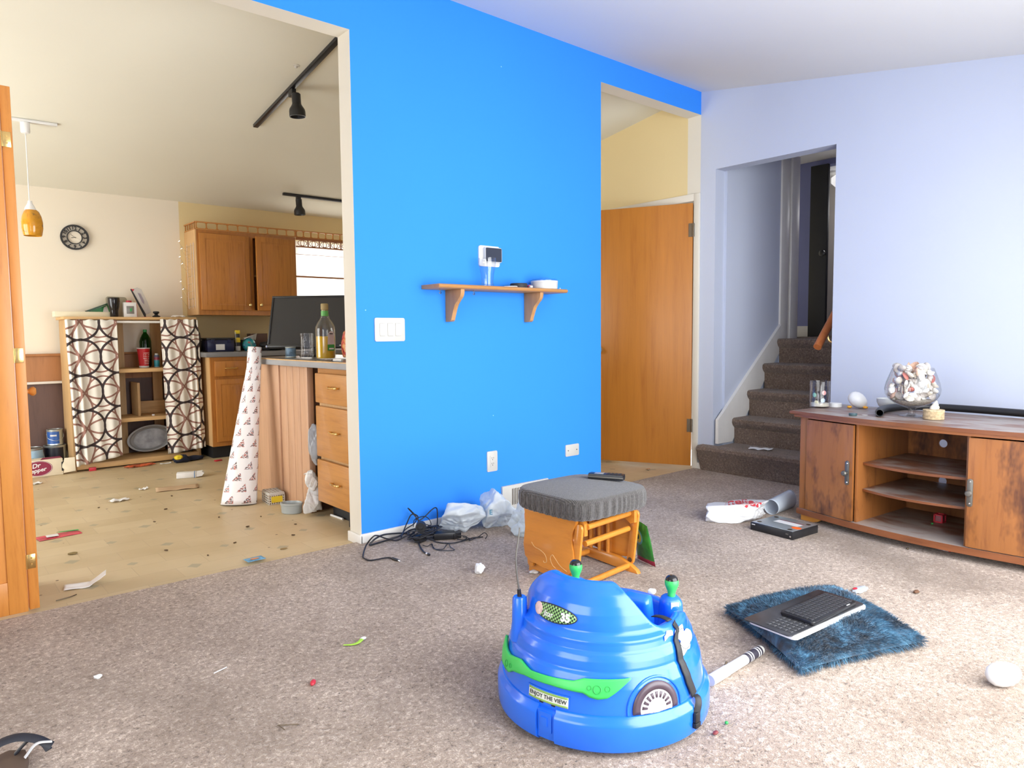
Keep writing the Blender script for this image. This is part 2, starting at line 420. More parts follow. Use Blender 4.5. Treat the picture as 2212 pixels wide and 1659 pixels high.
M['yolk'] = plain('orange_yellow_plastic', (0.85, 0.40, 0.03, 1), 0.4)
# ================================================================ THE SETTING
X0, XR = -1.3, 4.557           # west wall face, east wall face
YF, YB, YW, YK = -0.21, 6.81, 3.15, 3.27
RIDGE = 2.826
def livz(y): return 2.826 - 0.1614*(3.15-y)
def kitz(y): return 2.826 - 0.15714*(y-3.2)
g = G(); g.box(X0-.12, XR+.12, YF-.12, 3.18, -0.15, 0.012); struct('floor', g, M['carpet'], 'taupe pile carpet of the living room')
g = G(); g.box(X0-.12, XR+.12, 3.18, YB+.12, -0.15, 0.0); struct('floor_kitchen', g, M['lino'], 'patterned tan linoleum of the kitchen')
# ceiling: two slopes meeting in a ridge over the blue wall
g = G(); y0 = YF-.12
g.prism([(y0, livz(y0)), (3.175, RIDGE), (3.175, RIDGE+.14), (y0, livz(y0)+.14)], X0-.12, XR+.13, YZ)
struct('ceiling', g, M['ceil'], 'sloping ceiling of the living room')
g = G(); y1 = YB+.12
g.prism([(3.175, RIDGE+.001), (y1, kitz(y1)), (y1, kitz(y1)+.14), (3.175, RIDGE+.141)], X0-.12, XR+.13, YZ)
struct('ceiling_kitchen', g, M['kceil'], 'sloping ceiling of the kitchen')
# blue middle wall with its two openings; front faces blue, reveals and kitchen side off-white
g = G()
g.prism([(1.688, 0.0), (3.463, 0.0), (3.463, 2.657), (XR, 2.657), (XR, RIDGE+.01), (X0, RIDGE+.01), (X0, 2.515), (1.688, 2.515)], YW, YK, XZ)
bmesh.ops.recalc_face_normals(g.bm, faces=g.bm.faces[:])
for fc in g.bm.faces: fc.material_index = 0 if fc.normal.y < -0.9 else 1
struct('wall_middle', g, [M['blue'], M['offwhite']], 'bright blue wall between living room and kitchen')
# east wall, living room part, with the stair opening
def wall_boxes(name, mats, boxes, label=None):
    g = G()
    for b, mi in boxes: g.box(*b, mi=mi)
    return struct(name, g, mats, label)
WT = 0.12
wall_boxes('wall_right', [M['lav']], [((XR, XR+WT, YF-.12, 2.137, 0, RIDGE+.05), 0), ((XR, XR+WT, 2.137, 3.02, 2.24, RIDGE+.05), 0), ((XR, XR+WT, 3.02, 3.15, 0, RIDGE+.05), 0)], 'lavender wall with the stair opening')
wall_boxes('wall_right_kitchen', [M['yellow'], M['offwhite']], [((XR, XR+WT, 3.15, 3.265, 2.08, RIDGE+.05), 1), ((XR, XR+WT, 3.15, 3.19, 0, 2.08), 1), ((XR, XR+WT, 3.265, 4.03, 2.08, RIDGE), 0), ((XR, XR+WT, 4.03, YB+.12, 0, RIDGE), 0)], 'pale yellow wall above the wooden door')
wall_boxes('wall_closet', [M['beige']], [((XR+WT, 5.3, 3.105, 3.13, 0, 2.6), 0), ((XR+WT, 5.3, 4.2, 4.25, 0, 2.6), 0), ((5.3, 5.35, 3.105, 4.25, 0, 2.6), 0), ((XR+WT, 5.35, 3.105, 4.25, 2.6, 2.65), 0)])
# back wall of the kitchen with window hole
WX0, WX1, WZ0, WZ1 = 2.96, 3.76, 1.14, 2.0
wall_boxes('wall_back', [M['cream'], M['yellow']], [((X0-.12, 1.912, YB, YB+.12, 0, 2.4), 0), ((1.912, WX0, YB, YB+.12, 0, 2.4), 1), ((WX1, XR+.12, YB, YB+.12, 0, 2.4), 1), ((WX0, WX1, YB, YB+.12, 0, WZ0), 1), ((WX0, WX1, YB, YB+.12, WZ1, 2.4), 1)], 'kitchen back wall, cream on the left and yellow on the right')
# west wall with side window (living) and glass door (kitchen)
wall_boxes('wall_left', [M['lav'], M['cream']], [((X0-.12, X0, YF-.12, 0.0, 0, 2.9), 0), ((X0-.12, X0, 0.0, 1.85, 0, .5), 0), ((X0-.12, X0, 0.0, 1.85, 2.0, 2.9), 0), ((X0-.12, X0, 1.85, 3.15, 0, 2.9), 0),
    ((X0-.12, X0, 3.15, 4.2, 0, 2.9), 1), ((X0-.12, X0, 4.2, 6.2, 2.05, 2.9), 1), ((X0-.12, X0, 6.2, YB+.12, 0, 2.9), 1)])
wall_boxes('wall_front', [M['lav']], [((X0-.12, .8, YF-.12, YF, 0, 2.4), 0), ((3.7, XR+.12, YF-.12, YF, 0, 2.4), 0), ((.8, 3.7, YF-.12, YF, 0, .02), 0), ((.8, 3.7, YF-.12, YF, 2.1, 2.4), 0)])
def window(name, axis, a0, a1, z0, z1, w, mull):
    g = G(); t = .045
    def bx(p0, p1, q0, q1):
        if axis == 'x': g.box(p0, p1, w-.02, w+.02, q0, q1, .004)
        else: g.box(w-.02, w+.02, p0, p1, q0, q1, .004)
    bx(a0, a1, z0, z0+t); bx(a0, a1, z1-t, z1); bx(a0, a0+t, z0, z1); bx(a1-t, a1, z0, z1)
    for m_ in mull: bx(m_-t/2, m_+t/2, z0, z1)
    o = struct(name, g, M['white'])
    return o
window('window_1', 'x', .8, 3.7, .02, 2.1, YF-.08, (2.25,))
window('window_2', 'y', 0.0, 1.85, .5, 2.0, X0-.07, (0.9,))
window('window_3', 'y', 4.2, 6.2, 0.0, 2.05, X0-.07, (5.2,))
w4 = window('window_4', 'x', WX0, WX1, WZ0, WZ1, YB+.08, ()); w4['label'] = 'bright kitchen window behind a thin roman shade'
g = G(); g.box(WX0+.04, WX1-.04, YB+.075, YB+.085, 1.565, 1.6); struct('sash_rail', g, M['white'], parent=w4, local=True)
for v in w4.children[0].data.vertices: v.co -= w4.location
# stairwell shell
g = G(); g.box(XR+WT, 5.45, 3.0, 3.1, 0, 2.75); g.box(5.45, 5.72, 3.0, 3.1, 2.45, 2.75); g.box(5.45, 5.74, 2.976, 3.1, 0, .992); struct('wall_stair_left', g, M['lav'], 'lavender wall along the left side of the stairs')
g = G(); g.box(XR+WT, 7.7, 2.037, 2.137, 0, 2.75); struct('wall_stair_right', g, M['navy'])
g = G(); g.box(6.4, 6.5, 3.2, 4.3, 1.0, 2.75); g.box(6.4, 6.5, 2.137, 3.2, 2.55, 2.75); struct('wall_stair_end', g, M['navy'], 'lavender wall at the top of the stairs, its shade painted in')
g = G(); g.box(7.6, 7.7, 2.037, 4.3, 1.0, 2.75); g.box(5.6, 7.7, 4.2, 4.3, 1.0, 2.75); struct('wall_upstairs', g, M['beige'])
g = G(); g.box(XR+WT, 7.7, 2.037, 4.3, 2.6, 2.75); struct('ceiling_stair', g, M['ceil'])
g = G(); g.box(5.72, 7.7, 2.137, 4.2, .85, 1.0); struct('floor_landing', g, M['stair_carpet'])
g = G(); g.box(5.45, 5.57, 2.985, 3.105, .9, 2.5, .004); g.box(5.57, 5.60, 3.01, 3.105, .9, 2.5); g.box(5.60, 5.73, 2.98, 3.105, .9, 2.5, .01); struct('trim_1', g, M['white_trim'], 'white door casing at the top of the stairs')
g = G(); g.box(6.385, 6.4, 3.2, 4.2, 1.0, 1.10, .004); struct('baseboard_stair', g, M['white_trim'])
# sloping skirt board along the stair's left wall
g = G(); g.prism([(4.56, .22), (4.56, .40), (4.60, .43), (5.449, 1.11), (5.449, .9), (4.75, .22)], 2.975, 2.999, XZ); struct('trim_2', g, M['white_trim'], 'white sloping skirt board beside the carpeted stairs')
# stairs: five carpeted steps, rounded nosings
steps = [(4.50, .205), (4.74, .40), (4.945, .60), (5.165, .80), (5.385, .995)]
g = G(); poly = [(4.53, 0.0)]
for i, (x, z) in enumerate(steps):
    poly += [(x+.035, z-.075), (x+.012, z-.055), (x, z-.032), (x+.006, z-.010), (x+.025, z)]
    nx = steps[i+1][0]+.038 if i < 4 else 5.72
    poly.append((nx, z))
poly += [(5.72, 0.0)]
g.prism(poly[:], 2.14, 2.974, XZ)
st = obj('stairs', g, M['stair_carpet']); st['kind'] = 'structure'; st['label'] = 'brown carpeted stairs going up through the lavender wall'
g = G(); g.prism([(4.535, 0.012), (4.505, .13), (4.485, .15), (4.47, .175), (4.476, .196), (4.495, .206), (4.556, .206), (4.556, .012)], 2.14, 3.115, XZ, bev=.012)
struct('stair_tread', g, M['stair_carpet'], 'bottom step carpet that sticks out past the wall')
# handrail
t = thing('handrail', 'red-brown round wooden handrail rising beside the carpeted stairs', 'handrail', (4.72, 2.30, .96))
g = G(); g.cyl((4.705, 2.305, .945), (6.2, 2.305, 2.32), .027); obj('rail', g, M['rail'], t)
g = G(); g.tube([(4.84, 2.30, 1.05), (4.845, 2.29, .99), (4.85, 2.24, .97), (4.85, 2.139, .96)], .008, 8); obj('rail_bracket', g, M['brass'], t)
# dark door upstairs
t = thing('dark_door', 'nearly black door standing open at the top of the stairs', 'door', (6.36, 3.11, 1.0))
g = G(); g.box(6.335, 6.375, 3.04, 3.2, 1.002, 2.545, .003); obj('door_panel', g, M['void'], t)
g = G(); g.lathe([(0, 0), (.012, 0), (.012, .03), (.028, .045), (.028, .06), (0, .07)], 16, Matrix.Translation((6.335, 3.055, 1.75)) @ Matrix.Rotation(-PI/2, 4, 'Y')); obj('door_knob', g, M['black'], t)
t = thing('ceiling_lamp', 'white globe lamp glimpsed past the dark door upstairs', 'lamp', (7.1, 3.22, 2.45))
g = G(); g.lathe([(0, 2.45), (.09, 2.46), (.14, 2.51), (.14, 2.56), (.1, 2.585)], 24, Matrix.Translation((7.1, 3.22, 0))); 
xl = N('lit_lamp_glass'); xl.col((.9, .9, .88, 1)); xl.b.inputs['Emission Color'].default_value = (1, .98, .95, 1); xl.b.inputs['Emission Strength'].default_value = 0.8
obj('lamp_shade', g, xl.m, t)
g = G(); g.cyl((7.1, 3.22, 2.58), (7.1, 3.22, 2.6), .1); obj('ceiling_mount', g, M['white'], t)
# door casing of the open wooden door (trim), on the yellow wall
g = G()
for y0, y1, z0, z1 in ((3.146, 3.196, 0.012, 2.09), (3.196, 4.02, 2.035, 2.09), (4.02, 4.075, 0.0, 2.09)):
    g.box(XR-.018, XR+.002, y0, y1, z0, z1, .005)
g.box(XR, XR+WT, 3.19, 3.205, 0.0, 2.05); g.box(XR, XR+WT, 3.205, 4.015, 2.035, 2.06)
struct('trim_3', g, M['offwhite'], 'cream casing around the open wooden door')
g = G(); g.box(XR-.014, XR, 3.05, 3.146, .012, .06, .004); struct('baseboard_right', g, M['white_trim'])
g = G(); g.box(XR-.014, XR, YF, 2.137, .012, .085, .004); struct('baseboard_lavender', g, M['white_trim'])
# baseboard of the blue wall, wrapping round the jamb
g = G(); g.box(1.676, 3.463, 3.137, 3.15, .006, .058, .004); g.box(1.674, 1.688, 3.137, 3.275, 0.0, .052, .004); struct('baseboard_middle', g, M['white_trim'], 'low white baseboard under the blue wall')
# wainscot and white strips left of the shelf unit
g = G(); g.box(X0, 1.95, 6.785, 6.81, .70, .905); struct('trim_4', g, M['wainscot'], 'brown wainscot panel below the cream wall')
g = G(); g.box(X0, 1.95, 6.795, 6.81, 0.0, .70); struct('trim_5', g, M['darkpanel'], 'dark brown panelling along the bottom of the kitchen wall')
g = G(); g.box(X0, 1.95, 6.765, 6.81, .905, .926, .006); struct('trim_6', g, M['wainscot'], 'wooden cap rail of the wainscot')
g = G(); g.box(X0, .955, 6.76, 6.785, .683, .703, .003); struct('trim_7', g, M['white_trim'], 'thin white strip across the panelling')
# ================================================================ ON THE BLUE WALL
t = thing('light_switch', 'white three-gang rocker switch plate on the blue wall', 'light switch', (1.873, 3.15, 1.023))
g = G(); g.prism(rrect(1.786, 1.961, 1.023, 1.142, .008), 3.1499, 3.143, XZ, bev=.002); obj('wall_plate', g, M['warmwhite'], t)
for i in range(3):
    x = 1.829+.0455*i
    g = G(); g.prism([(3.143, 1.05), (3.1385, 1.052), (3.1415, 1.0825), (3.1385, 1.114), (3.143, 1.116)], x-.0155, x+.0155, lambda a, b, w: Vector((w, a, b)), bev=.001); obj('rocker', g, M['warmwhite'], t)
t = thing('wall_outlet', 'white upright double socket low on the blue wall', 'outlet', (2.532, 3.15, .263))
g = G(); g.prism(rrect(2.495, 2.570, .263, .381, .006), 3.1499, 3.143, XZ, bev=.002); obj('wall_plate', g, M['warmwhite'], t)
g = G(); g.prism(rrect(2.515, 2.550, .288, .357, .004), 3.143, 3.141, XZ, bev=.0006); rc = obj('receptacle', g, M['warmwhite'], t)
g = G()
for z in (.306, .338):
    for dx in (-.0065, .0065): g.box(2.5325+dx-.001, 2.5325+dx+.001, 3.1404, 3.1412, z, z+.008)
    g.cyl((2.5325, 3.1404, z-.006), (2.5325, 3.1412, z-.006), .0025, n=10)
obj('slots', g, M['black'], rc)
t = thing('blank_plate', 'white sideways blank plate on the blue wall near its right corner', 'wall plate', (3.188, 3.15, .274))
g = G(); g.prism(rrect(3.129, 3.248, .275, .349, .006), 3.1499, 3.143, XZ, bev=.002); obj('wall_plate', g, M['warmwhite'], t)
for x in (3.150, 3.227):
    g = G(); g.cyl((x, 3.143, .312), (x, 3.1415, .312), .004, n=12); obj('screw', g, M['pewter'], t)
t = thing('thermostat', 'white wall thermostat with a dark square screen above the shelf', 'thermostat', (2.525, 3.15, 1.434))
g = G(); g.prism(rrect(2.451, 2.600, 1.435, 1.550, .012), 3.1499, 3.141, XZ, bev=.002); obj('backing_plate', g, M['white'], t)
g = G(); g.prism(rrect(2.478, 2.598, 1.458, 1.540, .008), 3.141, 3.118, XZ, bev=.003); obj('housing', g, M['lgrey'], t)
xs_ = N('dark_slate_screen'); xs_.col((.030, .036, .055, 1)); xs_.set(Roughness=.22)
g = G(); g.prism(rrect(2.481, 2.595, 1.461, 1.537, .006), 3.118, 3.1165, XZ); obj('screen', g, xs_.m, t)
# return-air vent behind the bags and stool
t = thing('wall_vent', 'white slotted air vent at the foot of the blue wall behind the footstool', 'vent', (2.78, 3.135, .02))
g = G(); g.prism(rrect(2.60, 2.97, .02, .163, .004), 3.149, 3.136, XZ, bev=.003); obj('vent_frame', g, M['warmwhite'], t)
g = G()
for k in range(22):
    x = 2.675+k*.0125; g.box(x-.002, x+.002, 3.1335, 3.1362, .045, .142)
obj('louvers', g, M['bronze'], t)
g = G(); g.box(3.225, 3.262, 3.10, 3.149, .0585, .0615); tag(obj('paper_scrap', g, M['paper']), 'white paper scrap on the baseboard beside the right end of the blue wall', 'paper')

# wall shelf
t = thing('wall_shelf', 'narrow honey-coloured wooden shelf on two curved brackets on the blue wall', 'shelf', (2.53, 3.15, 1.12))
g = G(); g.prism([(3.149, 1.293), (2.992, 1.293), (2.984, 1.298), (2.981, 1.304), (2.984, 1.311), (2.990, 1.315), (3.149, 1.315)], 2.070, 2.993, lambda a, b, w: Vector((w, a, b)), bev=.004)
obj('board', g, M['shelfwood'], t)
for x0 in (2.222, 2.790):
    g = G(); pr = [(3.149, 1.293), (3.006, 1.293), (3.006, 1.275), (3.012, 1.258), (3.024, 1.244), (3.046, 1.232), (3.064, 1.214), (3.078, 1.188), (3.088, 1.156), (3.094, 1.132), (3.104, 1.124), (3.149, 1.123)]
    g.prism(pr, x0, x0+.026, lambda a, b, w: Vector((w, a, b)), bev=.003); obj('bracket', g, M['bracketwood'], t)
for x in (2.120, 2.340):
    g = G(); g.tube([(x, 3.05, 1.294), (x, 3.05, 1.284), (x+.004, 3.048, 1.276), (x+.001, 3.045, 1.268), (x-.006, 3.045, 1.269), (x-.008, 3.046, 1.275)], .0016, 6); obj('cup_hook', g, M['bronze'], t)
ZS = 1.3152
t = thing('pint_glass', 'empty tall tapered beer glass on the blue wall shelf', 'glass', (2.452, 3.07, ZS))
g = G(); g.lathe([(0, ZS), (.036, ZS), (.0365, ZS+.004), (.034, ZS+.03), (.037, ZS+.065), (.045, ZS+.105), (.0485, ZS+.13), (.0475, ZS+.157), (.0455, ZS+.157), (.0462, ZS+.13), (.0425, ZS+.105), (.0345, ZS+.065), (.031, ZS+.03), (.031, ZS+.014), (0, ZS+.012)], 40, Matrix.Translation((2.452, 3.07, 0)))
obj('glass_wall', g, M['glass'], t)
g = G(); g.lathe([(0, ZS), (.044, ZS), (.049, ZS+.004), (.050, ZS+.02), (.047, ZS+.026), (0, ZS+.027)], 40, Matrix.Translation((2.672, 3.06, 0)))
tag(obj('smart_speaker', g, M['blackmatte']), 'small round black puck on the blue wall shelf', 'speaker')
g = G(); g.lathe([(0, 0), (.011, 0), (.011, .02), (0, .02)], 14, Matrix.Translation((2.762, 3.075, ZS+.0115)) @ Matrix.Rotation(PI/2, 4, 'X') @ Matrix.Translation((0, 0, -.01)))
tag(obj('bottle_cap', g, M['red']), 'small dark red cap between black puck and white tub on the shelf', 'cap')
g = G(); g.box(2.735, 2.755, 3.03, 3.045, ZS, ZS+.016, .002); tag(obj('trinket', g, M['lgrey']), 'tiny white trinket beside the black puck on the shelf', 'trinket')
t = thing('plastic_tub', 'light grey ribbed tub with a clear lid on the right of the shelf', 'tub', (2.872, 3.06, ZS))
g = G(); n = 72; prof = [(0, ZS), (.074, ZS), (.077, ZS+.006), (.0785, ZS+.038), (.080, ZS+.040), (.080, ZS+.047), (.074, ZS+.047), (.072, ZS+.012), (0, ZS+.01)]
g.lathe(prof, n, Matrix.Translation((2.872, 3.06, 0)))
for v in g.bm.verts:
    d = Vector((v.co.x-2.872, v.co.y-3.06)); 
    if .073 < d.length < .0795 and ZS+.004 < v.co.z < ZS+.039:
        k = round(math.atan2(d.y, d.x)/(2*PI/n)); s_ = 1.012 if k % 2 else .99; v.co.x = 2.872+d.x*s_; v.co.y = 3.06+d.y*s_
obj('tub_body', g, M['lgrey'], t)
g = G(); g.lathe([(0, ZS+.0475), (.081, ZS+.0475), (.081, ZS+.051), (.070, ZS+.058), (.03, ZS+.060), (.027, ZS+.066), (0, ZS+.067)], 40, Matrix.Translation((2.872, 3.06, 0))); obj('tub_lid', g, M['glass'], t)
g = G(); g.tube([(2.53, 3.02, ZS+.002), (2.56, 3.00, ZS+.003), (2.60, 2.995, ZS+.004), (2.625, 3.02, ZS+.003)], .0022, 6); tag(obj('charging_cable', g, M['white']), 'thin white charging cable lying between beer glass and black puck on the shelf', 'cord')
g = G(); g.cyl((2.962, 3.02, ZS), (2.962, 3.02, ZS+.009), .004, .003, 10); tag(obj('pin', g, M['white']), 'tiny white pin standing at the right end of the shelf', 'pin')

# ================================================================ WOODEN DOOR (open into the hall)
da = math.atan2(.642, -.311)
t = thing('wooden_door', 'flat orange-brown wooden door standing ajar beside the stairs', 'door', (4.555, 3.205, 0.0), da)
g = G(); g.box(.004, .80, -.018, .018, .028, 2.022, .003); obj('door_panel', g, M['door'], t, local=True)
for z in (1.77, .29):
    g = G(); g.cyl((.0, .024, z), (.0, .024, z+.10), .0075, n=12); g.box(0, .034, .0181, .0215, z, z+.10); 
    for k in range(1, 4): g.cyl((0, .024, z+.025*k-.0015), (0, .024, z+.025*k+.0015), .0082, n=12)
    obj('hinge', g, M['bronze'], t, local=True)
g = G(); g.lathe([(0, 0), (.03, 0), (.03, .006), (.012, .01), (.012, .03), (.027, .042), (.029, .056), (.02, .066), (0, .068)], 24, Matrix.Translation((.735, .018, .92)) @ Matrix.Rotation(-PI/2, 4, 'X')); obj('door_knob', g, M['chrome'], t, local=True)

# ================================================================ BIFOLD DOOR at the left
t = thing('bifold_door', 'folded orange pine bifold door with louvres at the left edge of the photo', 'folding door', (.30, 3.2, 0.0))
def leaf_face(g, x0, x1, y0, y1):
    g.box(x0, x0+.06, y0, y1, .02, 1.975, .002); g.box(x1-.06, x1, y0, y1, .02, 1.975, .002)
    g.box(x0+.06, x1-.06, y0, y1, .02, .145, .002); g.box(x0+.06, x1-.06, y0, y1, .80, .885, .002); g.box(x0+.06, x1-.06, y0, y1, 1.88, 1.975, .002)
g = G(); leaf_face(g, -.16, .298, 3.19, 3.222); la = obj('front_leaf', g, M['bifold'], t)
g = G(); g.box(-.10, .238, 3.197, 3.215, .145, .80); g.box(-.07, .208, 3.193, 3.198, .175, .77, .002); obj('lower_panel', g, M['bifold'], la)
g = G()
for k in range(36):
    z = .90+k*.0275
    g.cbox((.069, 3.206, z), (.338, .036, .006), 0, 0, Matrix.Rotation(math.radians(38), 3, 'X'))
obj('louvres', g, M['bifold'], la)
g = G(); g.box(.303, .336, 3.205, 3.64, .02, 1.975, .002); lb = obj('rear_leaf', g, M['bifold'], t)
for z in (.965, .18, 1.755):
    g = G(); g.box(.302, .330, 3.2015, 3.2048, z, z+.055, .0008); g.cyl((.3005, 3.2015, z), (.3005, 3.2015, z+.055), .004, n=10)
    for dz in (.014, .041): g.cyl((.317, 3.2015, z+dz), (.317, 3.2003, z+dz), .0035, n=8)
    obj('hinge', g, M['brass'], t)
g = G(); g.lathe([(0, 0), (.009, 0), (.008, .012), (.017, .022), (.018, .03), (.012, .037), (0, .038)], 20, Matrix.Translation((.336, 3.30, .85)) @ Matrix.Rotation(PI/2, 4, 'Y')); obj('door_knob', g, M['bifold'], t)
g = G(); g.box(.195, .215, 3.1795, 3.1895, 1.008, 1.016, .001); obj('price_tag', g, M['white'], la)['label'] = 'small white sticker'

# ================================================================ GLIDER FOOTSTOOL
t = thing('glider_footstool', 'wooden gliding footstool with a dark grey cushion in front of the blue wall', 'footstool', (2.19, 2.13, .012))
pan = [(2.294, .318), (2.280, .285), (2.268, .245), (2.280, .19), (2.291, .135), (2.281, .085), (2.245, .062), (2.205, .066), (2.175, .064), (2.146, .055), (2.098, .058), (2.051, .056), (2.015, .062), (1.990, .085), (1.980, .13), (1.985, .175), (1.998, .215), (1.990, .250), (1.969, .283), (1.967, .318)]
for x in (2.014, 2.384):
    g = G(); g.prism(pan, x, x+.018, lambda a, b, w: Vector((w, a, b)), bev=.004); sp = obj('side_panel', g, M['glider'], t)
    if x < 2.1:
        for P in ([(2.235, .155), (2.215, .138), (2.18, .132), (2.15, .118), (2.14, .092), (2.155, .083), (2.16, .09)], [(2.085, .075), (2.105, .085), (2.118, .11), (2.105, .128), (2.09, .118), (2.06, .093), (2.02, .078)]):
            g = G(); g.tube([(2.0138, y, z) for y, z in P], .0016, 6); obj('carved_scroll', g, M['pine'], sp)['label'] = 'pale carved scroll line'
# swing arms, base runners, rods
for x in (2.04, 2.352):
    g = G(); g.prism([(2.285, .012), (2.282, .04), (2.27, .062), (2.10, .066), (2.04, .064), (1.98, .048), (1.935, .026), (1.925, .012), (1.95, .006), (1.985, .012), (2.23, .028), (2.25, .012), (2.275, .006)], x, x+.024, lambda a, b, w: Vector((w, a, b)), bev=.004); obj('runner', g, M['glider'], t)
    for (ya, za, yb, zb) in ((1.985, .058, 1.958, .268), (2.25, .058, 2.27, .268)):
        xx = x-.0145 if x < 2.2 else x+.0255
        d = Vector((0, yb-ya, zb-za)); L = d.length; R = Matrix(((1, 0, 0), (0, d.z/L, d.y/L), (0, -d.y/L, d.z/L)))
        g = G(); g.prism(rrect(-.018, .018, -.018, L+.018, .017, 6), -.006, .006, lambda a, b, w: Vector((xx+w, ya, za)) + R @ Vector((0, a, b)), bev=.002); ar = obj('swing_arm', g, M['glider'], t)
        s_ = 1 if x < 2.2 else -1
        for yy, zz in ((ya, za), (yb, zb)):
            g = G(); g.cyl((xx+s_*.006, yy, zz), (xx+s_*.0085, yy, zz), .011, n=16); obj('pivot_bolt', g, M['bronze'], ar)
    g = G(); g.prism([(1.945, .235), (1.945, .285), (1.965, .305), (2.31, .305), (2.31, .245), (1.99, .245), (1.97, .225)], x, x+.022, lambda a, b, w: Vector((w, a, b)), bev=.004); obj('seat_rail', g, M['glider'], t)
for y, z in ((1.957, .200), (1.945, .272), (1.953, .036)):
    g = G(); g.cyl((2.055, y, z), (2.362, y+.03, z-.0), .0125, n=16); obj('cross_rod', g, M['glider'], t)
g = G(); g.cyl((2.06, 2.22, .046), (2.356, 2.22, .046), .0125, n=16); obj('cross_rod', g, M['glider'], t)
for x in (2.0515, 2.3645):
    for k in range(3):
        g = G(); g.cyl((x, 2.108+.052*k, .064), (x, 2.108+.052*k, .247), .0085, n=14); obj('spindle', g, M['glider'], t)
# cushion: pillowy slab with ribbed corduroy and puckered border
xc = N('charcoal_corduroy'); vec = xc.coord(); sep = xc.n('ShaderNodeSeparateXYZ'); xc.l(vec, sep.inputs[0])
wv = xc.math('SINE', xc.math('MULTIPLY', sep.outputs[0], 1500)); pk = xc.noise(xc.coord('Object', (60, 60, 4)), 1.0, 3, 0.6)
xc.col(xc.ramp(xc.math('ADD', xc.math('MULTIPLY', wv, .12), xc.noise(vec, 160, 3)), [(.3, (.036, .032, .029, 1)), (.7, (.098, .087, .080, 1))])); xc.set(Roughness=.95); xc.b.inputs['Sheen Weight'].default_value = .3
xc.bump(xc.math('ADD', xc.math('MULTIPLY', wv, .3), pk), .6, .006)
g = G()
def cush(a, b):
    # a around, b from bottom centre to top centre
    th = 2*PI*a; ct, st_ = math.cos(th), math.sin(th); e = 5.0
    rr = (abs(ct)**e+abs(st_)**e)**(-1/e)
    if b < .2: q, z = b/.2*.93, .306
    elif b < .6:
        tt = (b-.2)/.4; ang = -PI/2+PI*tt; q = .93+.07*math.cos(ang)**.7 if math.cos(ang) > 0 else .93; z = .35+.044*math.sin(ang)
    else:
        tt = (b-.6)/.4; q = .93*(1-tt); z = .394+.018*(1-(1-tt)**2.4)
    pk_ = .004*math.sin(th*46+3*math.sin(th*5)) if .2 < b < .5 else 0
    return Vector((2.198+(.232*rr*q*ct)+pk_*ct, 2.108+(.215*rr*q*st_)+pk_*st_, z))
g.grid(cush, 200, 30, wrapu=True); bmesh.ops.remove_doubles(g.bm, verts=g.bm.verts[:], dist=.0004)
obj('cushion', g, xc.m, t, sharp=80)
# handset on the cushion
ha = math.atan2(2.004-2.134, 2.335-2.267)
t = thing('cordless_handset', 'black cordless handset with a grey screen lying on the footstool cushion', 'phone', (2.318, 2.075, .4125), ha)
g = G(); g.prism([(-.078, -.022), (.078, -.024), (.082, 0), (.078, .024), (-.078, .022), (-.082, 0)], 0, .024, XY, bev=.004); obj('body', g, M['black'], t, local=True)
g = G(); g.box(-.079, .079, -.0246, .0246, .008, .014, .001); obj('side_band', g, M['pewter'], t, local=True)
g = G(); g.box(-.052, -.012, -.017, .017, .024, .0252, .0004); obj('screen', g, plain('grey_display', (.28, .31, .33, 1), .25), t, local=True)
for i in range(4):
    for j in range(3):
        g = G(); g.box(.004+i*.017, .015+i*.017, -.016+j*.012, -.008+j*.012, .024, .0256, .0005); obj('key', g, M['blackmatte'], t, local=True)
# green glossy packet leaning on the footstool
xg = N('green_packet_print'); vec = xg.coord('Object'); sep = xg.n('ShaderNodeSeparateXYZ'); xg.l(vec, sep.inputs[0])
def ring(cy, cz, r_):
    return xg.math('LESS_THAN', xg.math('SQRT', xg.math('ADD', xg.math('POWER', xg.math('MULTIPLY', xg.math('SUBTRACT', sep.outputs[1], cy), 1.2), 2), xg.math('POWER', xg.math('SUBTRACT', sep.outputs[2], cz), 2))), r_)
colr = xg.ramp(xg.noise(vec, 14, 3), [(.35, (.012, .13, .02, 1)), (.65, (.03, .26, .04, 1))])
for r_, c in ((.042, (.10, .42, .45, 1)), (.032, (.62, .62, .06, 1)), (.016, (.03, .10, .02, 1))): colr = xg.mix(ring(.005, .135, r_), colr, c)
colr = xg.mix(xg.math('LESS_THAN', sep.outputs[2], .028), colr, (.35, .02, .06, 1)); xg.col(colr); xg.set(Roughness=.25)
t = thing('snack_packet', 'green glossy packet with a yellow ring leaning on the right side of the footstool', 'packet', (2.50, 2.0, .012))
PB0, PB1, PT0, PT1 = Vector((2.515, 2.062, .0135)), Vector((2.480, 1.928, .0135)), Vector((2.434, 2.015, .228)), Vector((2.418, 1.928, .212))
g = G()
for sgn in (-1, 1):
    def pk_(a, b):
        p = PB0*(1-a)*(1-b)+PB1*a*(1-b)+PT0*(1-a)*b+PT1*a*b
        th = .013*math.sin(PI*min(1, b*1.0))**.5*math.sin(PI*a)**.4
        return p+Vector((.93, -.22, .28))*sgn*th+Vector((.003*noise.noise(Vector((a*6, b*6, 3))), 0, 0))
    g.grid(pk_, 20, 20)
bmesh.ops.remove_doubles(g.bm, verts=g.bm.verts[:], dist=.0008)
obj('wrapper', g, xg.m, t)
for i, s_ in enumerate(('JE', 'AL')):
    tg = text_mesh(s_, .022, .0004, .0006)
    xform(tg, lambda p: PB0*.16+PB1*.84+Vector((.012, 0, .004)) + (PB1-PB0).normalized()*p.x + (PT1-PB1).normalized()*(p.y+.022+.026*(1-i)))
    obj('lettering', tg, M['paper'], t)['label'] = 'white letters'
